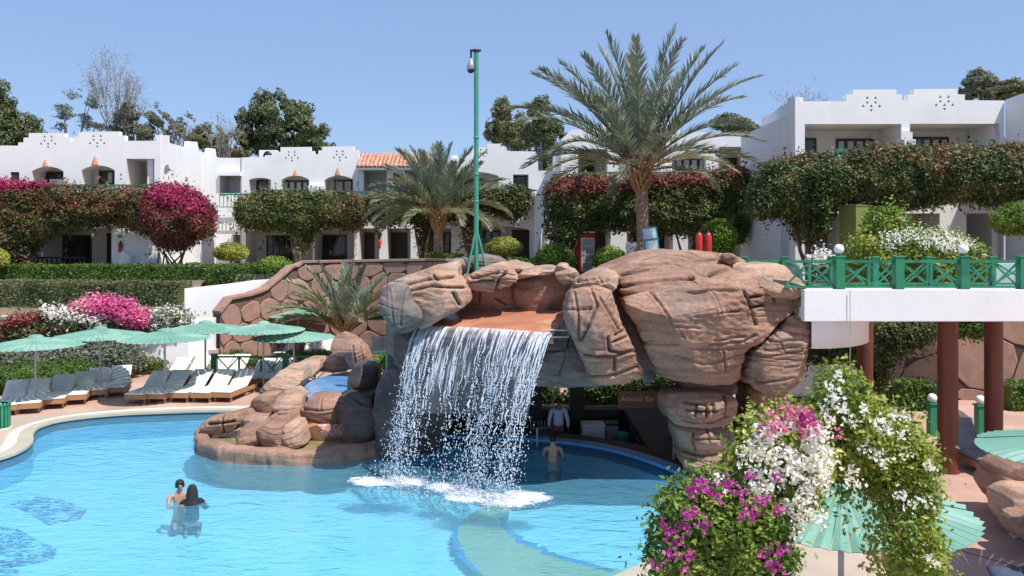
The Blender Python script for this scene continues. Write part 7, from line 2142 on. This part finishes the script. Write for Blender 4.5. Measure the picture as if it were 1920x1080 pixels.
leafmass('hanging_growth', [(1228, 716), (1282, 713), (1284, 735), (1245, 742), (1236, 760), (1226, 745)], 24.0, .5, 700, .10, M['leaf_hedge'], t, core=False, seed=402, edge=.2)
t = thing('sandy_steps', 'sunlit sandy steps seen through the bar', 'steps', (wpx(29, 1060), 29, 0))
for k in range(4):
    mb = MB(); mb.box(-.6, .6, k * .35, k * .35 + .348, 0, .18 + .18 * k); bevel(mb.build('step', M['lipband'], t), .02)
# bar stools in the pool edge
for lab, px, py in (('submerged bar stool right of the sitting man', 1268, 872), ('thin stool at the pool edge behind the falling water', 1008, 846)):
    g = G(px, py - 4)
    t = thing('bar_stool', lab, 'stool', (g.x, g.y + .3, .0), group='stools at the pool bar')
    mb = MB(); mb.lathe([(0, .50), (.15, .50), (.15, .54), (0, .55)], (0, 0, 0), 14); mb.build('seat', M['black'], t)
    mb = MB(); mb.tube([(0, 0, .0), (0, 0, .5)], .025, 8); mb.build('stem', M['silver'], t)

# ================================================================== PEOPLE
def skin(name, verts, edges, rad, m, parent, root=0, sub=2):
    me = bpy.data.meshes.new(name); me.from_pydata([tuple(v) for v in verts], edges, [])
    me.materials.append(m)
    o = put(bpy.data.objects.new(name, me), parent)
    s = o.modifiers.new('skin', 'SKIN'); s.use_smooth_shade = True; s.branch_smoothing = .6
    sv = me.skin_vertices[0]
    for i, d in enumerate(sv.data):
        r = rad[i]; d.radius = (r, r) if not hasattr(r, '__len__') else r
        d.use_root = (i == root)
    b = o.modifiers.new('subsurf', 'SUBSURF'); b.levels = sub; b.render_levels = sub
    return o

def person(label, loc, rz, scale=1.0, arms=None, legs=None, skinm='skin', shirt=None, trousers=None, hair='hair', lean=0.0, head=(0, 0), hands=True, cover=None):
    """standing figure, faces -Y; arms: {side: (elbow, wrist)} in metres"""
    t = thing('person', label, 'person', loc, rz)
    t.scale = (scale,) * 3
    J = {'pelvis': (0, 0, .95), 'waist': (0, .0, 1.10), 'chest': (0, -.01 + lean, 1.30), 'neckb': (0, lean, 1.45), 'neck': (0, lean - .01, 1.52), 'skull': (head[0], lean - .015 + head[1], 1.60), 'crown': (head[0], lean - .01 + head[1], 1.70)}
    Rd = {'pelvis': (.15, .11), 'waist': (.13, .10), 'chest': (.155, .11), 'neckb': (.075, .07), 'neck': .052, 'skull': (.078, .092), 'crown': (.06, .072)}
    E = [('pelvis', 'waist'), ('waist', 'chest'), ('chest', 'neckb'), ('neckb', 'neck'), ('neck', 'skull'), ('skull', 'crown')]
    arms = arms or {}; legs = legs or {}
    for s, nm in ((-1, 'l'), (1, 'r')):
        el, wr = arms.get(nm, ((s * .26, .0, 1.14), (s * .27, -.06, .90)))
        J['sh' + nm] = (s * .185, lean, 1.41); Rd['sh' + nm] = .058
        J['el' + nm] = el; Rd['el' + nm] = .040; J['wr' + nm] = wr; Rd['wr' + nm] = .026
        a = Vector(el); b = Vector(wr); d = (b - a).normalized()
        pm_ = b + d * .05; J['pa' + nm] = tuple(pm_); Rd['pa' + nm] = (.036, .018)
        E += [('neckb', 'sh' + nm), ('sh' + nm, 'el' + nm), ('el' + nm, 'wr' + nm), ('wr' + nm, 'pa' + nm)]
        kn, an, to = legs.get(nm, ((s * .11, -.02, .50), (s * .115, .02, .09), (s * .125, -.14, .03)))
        J['hip' + nm] = (s * .095, 0, .88); Rd['hip' + nm] = .088
        J['kn' + nm] = kn; Rd['kn' + nm] = .056; J['an' + nm] = an; Rd['an' + nm] = .038; J['to' + nm] = to; Rd['to' + nm] = .03
        E += [('pelvis', 'hip' + nm), ('hip' + nm, 'kn' + nm), ('kn' + nm, 'an' + nm), ('an' + nm, 'to' + nm)]
    J['nose'] = (head[0], lean - .118 + head[1], 1.615); Rd['nose'] = .012; E.append(('skull', 'nose'))
    names = list(J); ix = {k: i for i, k in enumerate(names)}
    verts = [J[k] for k in names]; rad = [Rd[k] for k in names]; edges = [(ix[a], ix[b]) for a, b in E]
    if hands:
        for s, nm in ((-1, 'l'), (1, 'r')):
            pa = Vector(J['pa' + nm]); d = (pa - Vector(J['wr' + nm])).normalized(); side = Vector((0, 1, 0))
            side = (side - d * side.dot(d)).normalized(); pn_ = d.cross(side)
            for k, (o_, ln) in enumerate(((-.028, .075), (-.010, .085), (.010, .08), (.028, .062))):
                a = pa + side * o_ + d * .02; b = a + d * ln * .55 + pn_ * s * .006; c = b + d * ln * .4 + pn_ * s * -.018
                n0 = len(verts); verts += [tuple(a), tuple(b), tuple(c)]; rad += [.009, .008, .0065]
                edges += [(ix['pa' + nm], n0), (n0, n0 + 1), (n0 + 1, n0 + 2)]
            a = Vector(J['wr' + nm]) + d * .02 - side * .028; b = a + d * .035 - side * .022
            n0 = len(verts); verts += [tuple(a), tuple(b)]; rad += [.011, .008]; edges += [(ix['wr' + nm], n0), (n0, n0 + 1)]
    skin('body', verts, edges, rad, M[skinm], t)
    hx, hy = head
    if hair:
        mb = MB(); mb.ell((hx, lean + .012 + hy, 1.655), (.095, .105, .105), 16, 10)
        o = mb.build('hair', M[hair], t)
        for v in o.data.vertices:
            if v.co.y < lean + hy - .055 and v.co.z < 1.68: v.co.y = lean + hy - .055
            if v.co.z < 1.59: v.co.z = 1.59
    for s in (-1, 1):
        mb = MB(); mb.ell((hx + s * .033, lean - .098 + hy, 1.637), (.012, .008, .008), 8, 6); mb.build('eye', M['black'], t)
        mb = MB(); mb.ell((hx + s * .09, lean + hy - .0, 1.625), (.012, .022, .032), 8, 6); mb.build('ear', M[skinm], t)
    mb = MB(); mb.ell((hx, lean - .103 + hy, 1.575), (.026, .007, .007), 8, 6); mb.build('mouth', M['signbrown'], t)
    if shirt:
        v = [J['pelvis'], J['waist'], J['chest'], (J['neckb'][0], J['neckb'][1], 1.44)]; r = [(.172, .128), (.155, .122), (.18, .132), (.09, .082)]; e = [(0, 1), (1, 2), (2, 3)]
        for nm in 'lr':
            n0 = len(v); el = Vector(J['el' + nm]); wr = Vector(J['wr' + nm]); v += [J['sh' + nm], tuple(el), tuple(el.lerp(wr, .82))]; r += [.075, .058, .045]; e += [(3, n0), (n0, n0 + 1), (n0 + 1, n0 + 2)]
        skin('shirt', v, e, r, M[shirt], t)
    if trousers:
        v = [(0, 0, .97), (0, 0, .90)]; r = [(.168, .125), (.165, .125)]; e = [(0, 1)]
        for s, nm in ((-1, 'l'), (1, 'r')):
            n0 = len(v); kn = Vector(J['kn' + nm]); an = Vector(J['an' + nm]); v += [(s * .10, 0, .84), tuple(kn), tuple(kn.lerp(an, .93))]; r += [.10, .078, .062]; e += [(1, n0), (n0, n0 + 1), (n0 + 1, n0 + 2)]
        skin('trousers', v, e, r, M[trousers], t)
        for nm in ('lr' if not legs else ''):
            to = J['to' + nm]; mb = MB(); mb.ell((to[0], to[1] + .07, .04), (.05, .14, .045), 10, 6); mb.build('shoe', M['black'], t)
    return t
person('man in a pale blue shirt standing in the shade of the pool bar', (wpx(22.3, 1047), 22.3, bf), R(4), 1.0, skinm='skindark', shirt='shirt', trousers='trouser')
person('man in a white shirt standing by the trunk of the tall palm', (wpx(34, 1184), 34, UP), R(15), 1.03, arms={'l': ((-.25, -.05, 1.15), (-.13, -.26, 1.22)), 'r': ((.25, -.03, 1.15), (.15, -.25, 1.2))}, skinm='skindark', shirt='whiteshirt', trousers='whiteshirt')
g = G(1037, 868, WL)
person('bare-backed man sitting in the pool at the bar edge', (g.x, g.y + .1, WL - 1.10), R(176), 1.0, arms={'l': ((-.24, -.12, 1.20), (-.12, -.34, 1.18)), 'r': ((.24, -.14, 1.20), (.10, -.34, 1.20))}, lean=-.05, head=(0, -.03),
       legs={'l': ((-.14, -.40, .80), (-.14, -.46, .50), (-.14, -.56, .48)), 'r': ((.14, -.40, .80), (.14, -.46, .50), (.14, -.56, .48))}, trousers='blackcloth')
g = G(336, 938, WL)
person('dark-haired man in the pool, chest deep, facing the woman in black', (g.x, g.y, WL - 1.32), R(30), 1.0, arms={'l': ((-.24, -.16, 1.24), (-.04, -.30, 1.30)), 'r': ((.24, -.16, 1.24), (.10, -.34, 1.28))}, head=(.01, -.02), legs={'l': ((-.12, -.30, .82), (-.12, .08, .74), (-.12, .22, .73)), 'r': ((.12, -.32, .84), (.12, .06, .76), (.12, .20, .75))}, trousers='blackcloth')
g = G(353, 942, WL)
wm = person('woman in black swimwear and head cover in the pool, seen from behind', (g.x + .10, g.y - .05, WL - 1.32), R(200), .96, arms={'l': ((-.26, -.10, 1.22), (-.30, -.22, 1.20)), 'r': ((.26, -.10, 1.22), (.20, -.32, 1.22))}, hair=None, shirt='blackcloth', skinm='skin', trousers='blackcloth', legs={'l': ((-.12, -.30, .82), (-.12, .08, .74), (-.12, .22, .73)), 'r': ((.12, -.32, .84), (.12, .06, .76), (.12, .20, .75))})
mb = MB(); mb.lathe([(.001, 1.785), (.06, 1.77), (.10, 1.70), (.118, 1.60), (.125, 1.50), (.165, 1.42), (.19, 1.33), (.0, 1.33)], (0, .015, 0), 18)
mb.build('head_cover', M['blackcloth'], wm)
# ================================================================== FOREGROUND FLOWERING ARCH
def stems(t, pts, r, m='bark', name='stem'):
    for a in pts:
        trunkmesh(t, [W(*q) for q in a], list(np.linspace(r, r * .45, len(a))), M[m], name, 7)
ar = thing('trellis_arch', 'dark green metal trellis arch carrying the climbing flowers', 'trellis', (4.3, 7.1, 0))
for (x0, Y0), (x1, Y1) in (((3.55, 7.4), (3.55, 6.9)),):
    pass
def archpipe(dx, dy):
    pts = [(3.48 + dx, 7.2 + dy, 0), (3.48 + dx, 7.2 + dy, 2.55), (3.38 + dx, 7.2 + dy, 2.85), (3.12 + dx, 7.2 + dy, 3.1), (2.7 + dx, 7.2 + dy, 3.15), (2.35 + dx, 7.2 + dy, 3.0), (2.15 + dx, 7.2 + dy, 2.7), (2.1 + dx, 7.2 + dy, 2.3), (2.1 + dx, 7.2 + dy, 0)]
    mb = MB(); mb.tube(pts, .014, 8); mb.build('hoop', M['canopydark'], ar, abs_world=True)
archpipe(0, 0); archpipe(.14, .35)
for z_ in (2.0, 2.4, 2.75):
    mb = MB(); mb.bar((3.48, 7.2, z_), (3.62, 7.55, z_), .012); mb.build('rung', M['canopydark'], ar, abs_world=True)

t1 = creeper('bougainvillea with magenta-purple flowers over green leaves at the bottom, left part of the arch', base=(1.9, 6.4, 0))
oF1 = [(1232, 1100), (1228, 1040), (1242, 990), (1262, 940), (1290, 912), (1330, 898), (1385, 905), (1440, 925), (1475, 960), (1480, 1010), (1492, 1040), (1500, 1100)]
leafmass('foliage', oF1, 6.1, .9, 8200, .058, [M['leaf_bright'], M['leaf_hedge']], t1, seed=501, edge=.30, jit=.06, weights=lambda x, z: .45 + 0 * x, up=.5)
def clusters(name, t, spots, Y, m, per=26, rad=.035, size=.05, seed=1):
    rng = np.random.default_rng(seed)
    P = []
    for px, py, k in spots:
        c = W(px, py, Y + rng.uniform(-.06, .06))
        n_ = int(per * k)
        P.append(rng.normal(0, rad * math.sqrt(k), (n_, 3)) + np.array(c))
    P = np.concatenate(P)
    V, F = leafquads(P, unit(rng.normal(size=P.shape) + np.array([0, -.8, .5])), size, rng, asp=.75)
    return mesh_obj(name, V, F, [m], t)
purp = [(1298, 920, 1.2), (1318, 908, 1.5), (1335, 925, 1), (1362, 905, 1.4), (1300, 958, .9), (1292, 965, .9), (1318, 982, 1.3), (1280, 990, 1.2), (1255, 1002, 1.1), (1275, 1015, .6), (1262, 1035, 1.3), (1290, 1040, .7), (1232, 1062, .8), (1286, 1068, .8), (1392, 925, 1.1), (1430, 935, 1.3), (1405, 955, 1.2), (1416, 968, .8), (1458, 955, 1.1), (1462, 1030, 1.2), (1452, 1060, 1.3), (1430, 1038, .7), (1404, 890, .6), (1460, 893, .7), (1345, 935, .5), (1245, 980, .6), (1390, 970, .4)]
clusters('flowers', t1, purp, 5.95, M['leaf_purple'], 20, .026, .038, 502)
stems(t1, [[(1380, 1300, 6.5), (1385, 1050, 6.4), (1375, 980, 6.35)], [(1370, 1300, 6.5), (1350, 1060, 6.4), (1310, 990, 6.4)], [(1390, 1300, 6.5), (1430, 1060, 6.4), (1450, 990, 6.4)]], .03)

t2 = creeper('white and cream bougainvillea with a magenta crown at the top of the arch', base=(2.3, 6.9, 0))
oF2 = [(1378, 930), (1382, 880), (1392, 835), (1410, 800), (1440, 778), (1480, 768), (1520, 775), (1550, 800), (1560, 850), (1555, 890), (1535, 930), (1510, 960), (1480, 985), (1450, 960), (1420, 935)]
leafmass('foliage', oF2, 6.4, .9, 4600, .058, [M['leaf_bright'], M['leaf_yel']], t2, seed=511, edge=.30, jit=.06, weights=lambda x, z: .6 + 0 * x)
rng = np.random.default_rng(9)
wh = []
while len(wh) < 72:
    x = rng.uniform(1385, 1560); y = rng.uniform(790, 960)
    if inside(np.array([[x, y]]), np.array(oF2))[0]: wh.append((x, y, rng.uniform(.5, 1.5)))
wh += [(1540, 820, 1), (1555, 790, 1), (1500, 960, 1.2), (1505, 985, 1.1), (1492, 1000, .9), (1530, 980, .8), (1538, 975, .8), (1350, 915, .8), (1345, 900, .8)]
clusters('flowers', t2, wh, 6.28, M['leaf_white'], 24, .036, .036, 512)
clusters('magenta_flowers', t2, [(1448, 785, 1.2), (1465, 772, 1.3), (1480, 768, 1.2), (1500, 775, 1), (1515, 790, 1.4), (1452, 800, 1.2), (1475, 795, .8), (1510, 808, 1.5), (1522, 802, 1.2), (1440, 812, .8), (1570, 815, .5), (1520, 785, 1.0), (1495, 790, .7)], 6.25, M['leaf_pink'], 22, .034, .037, 513)
clusters('purple_flowers', t2, [(1515, 782, 1.2), (1505, 790, 1), (1528, 790, .9)], 6.22, M['leaf_purple'], 18, .03, .037, 514)

t3 = creeper('tall yellow-green climber with scattered white flowers on the right leg of the arch', base=(3.7, 7.2, 0))
oF3 = [(1540, 800), (1535, 770), (1560, 730), (1572, 700), (1590, 690), (1612, 706), (1628, 740), (1640, 765), (1680, 775), (1715, 800), (1740, 830), (1755, 870), (1752, 905), (1762, 940), (1752, 985), (1765, 1020), (1775, 1060), (1770, 1100), (1665, 1100), (1662, 1060), (1652, 1030), (1672, 1000), (1668, 970), (1690, 950), (1672, 930), (1640, 925), (1612, 895), (1580, 888), (1552, 872), (1545, 850)]
leafmass('foliage', oF3, 6.7, .9, 8200, .056, [M['leaf_yel'], M['leaf_bright']], t3, seed=521, edge=.26, jit=.07, core=False, weights=lambda x, z: .40 + 0 * x, up=.5)
leafmass('foliage', [(1560, 800), (1580, 770), (1640, 785), (1700, 815), (1735, 860), (1730, 905), (1690, 915), (1640, 905), (1590, 890), (1560, 860)], 6.95, .5, 3200, .056, [M['leaf_yel'], M['leaf_hedge']], t3, seed=522, edge=.2, weights=lambda x, z: .5 + 0 * x)
leafmass('foliage', [(1520, 925), (1560, 915), (1620, 915), (1668, 925), (1675, 950), (1625, 948), (1560, 935)], 6.8, .4, 200, .05, M['leaf_bright'], t3, core=False, seed=523, edge=.1)
w3 = [(1565, 755, 1.2), (1580, 770, 1), (1548, 770, 1.1), (1600, 790, 1), (1650, 795, 1.3), (1665, 805, 1.2), (1690, 815, 1), (1640, 850, .9), (1655, 865, 1), (1620, 840, .8), (1700, 850, .7), (1745, 880, .6), (1600, 885, 1), (1590, 900, 1), (1606, 912, .9), (1735, 940, .7), (1690, 930, 1), (1705, 945, .9), (1740, 1045, .6), (1760, 1060, .5), (1570, 740, .9), (1558, 725, .8), (1575, 705, .6), (1620, 765, .6), (1695, 782, .7), (1675, 780, .5), (1545, 850, 1), (1560, 862, .8), (1740, 870, .4)]
clusters('flowers', t3, w3, 6.6, M['leaf_white'], 24, .032, .035, 524)
stems(t3, [[(1710, 1300, 7.3), (1700, 1080, 7.2), (1682, 980, 7.1), (1660, 900, 7.1), (1640, 840, 7.1)], [(1725, 1300, 7.3), (1715, 1060, 7.2), (1735, 960, 7.15), (1712, 900, 7.1), (1690, 840, 7.1)], [(1700, 1300, 7.3), (1705, 1080, 7.2), (1690, 1010, 7.1), (1655, 960, 7.1), (1625, 900, 7.1)]], .018)
# pool lights
for k, (px, py) in enumerate(((1333, 905),)):
    g = G(px, py)
    mb = MB(); mb.lathe([(0, .10), (.28, .10), (.30, .0), (0, 0)], (g.x, g.y, .01), 20, False); tag(mb.build('round_step', M['coping']), 'white rounded block at the foot of the rock pillar', 'step')
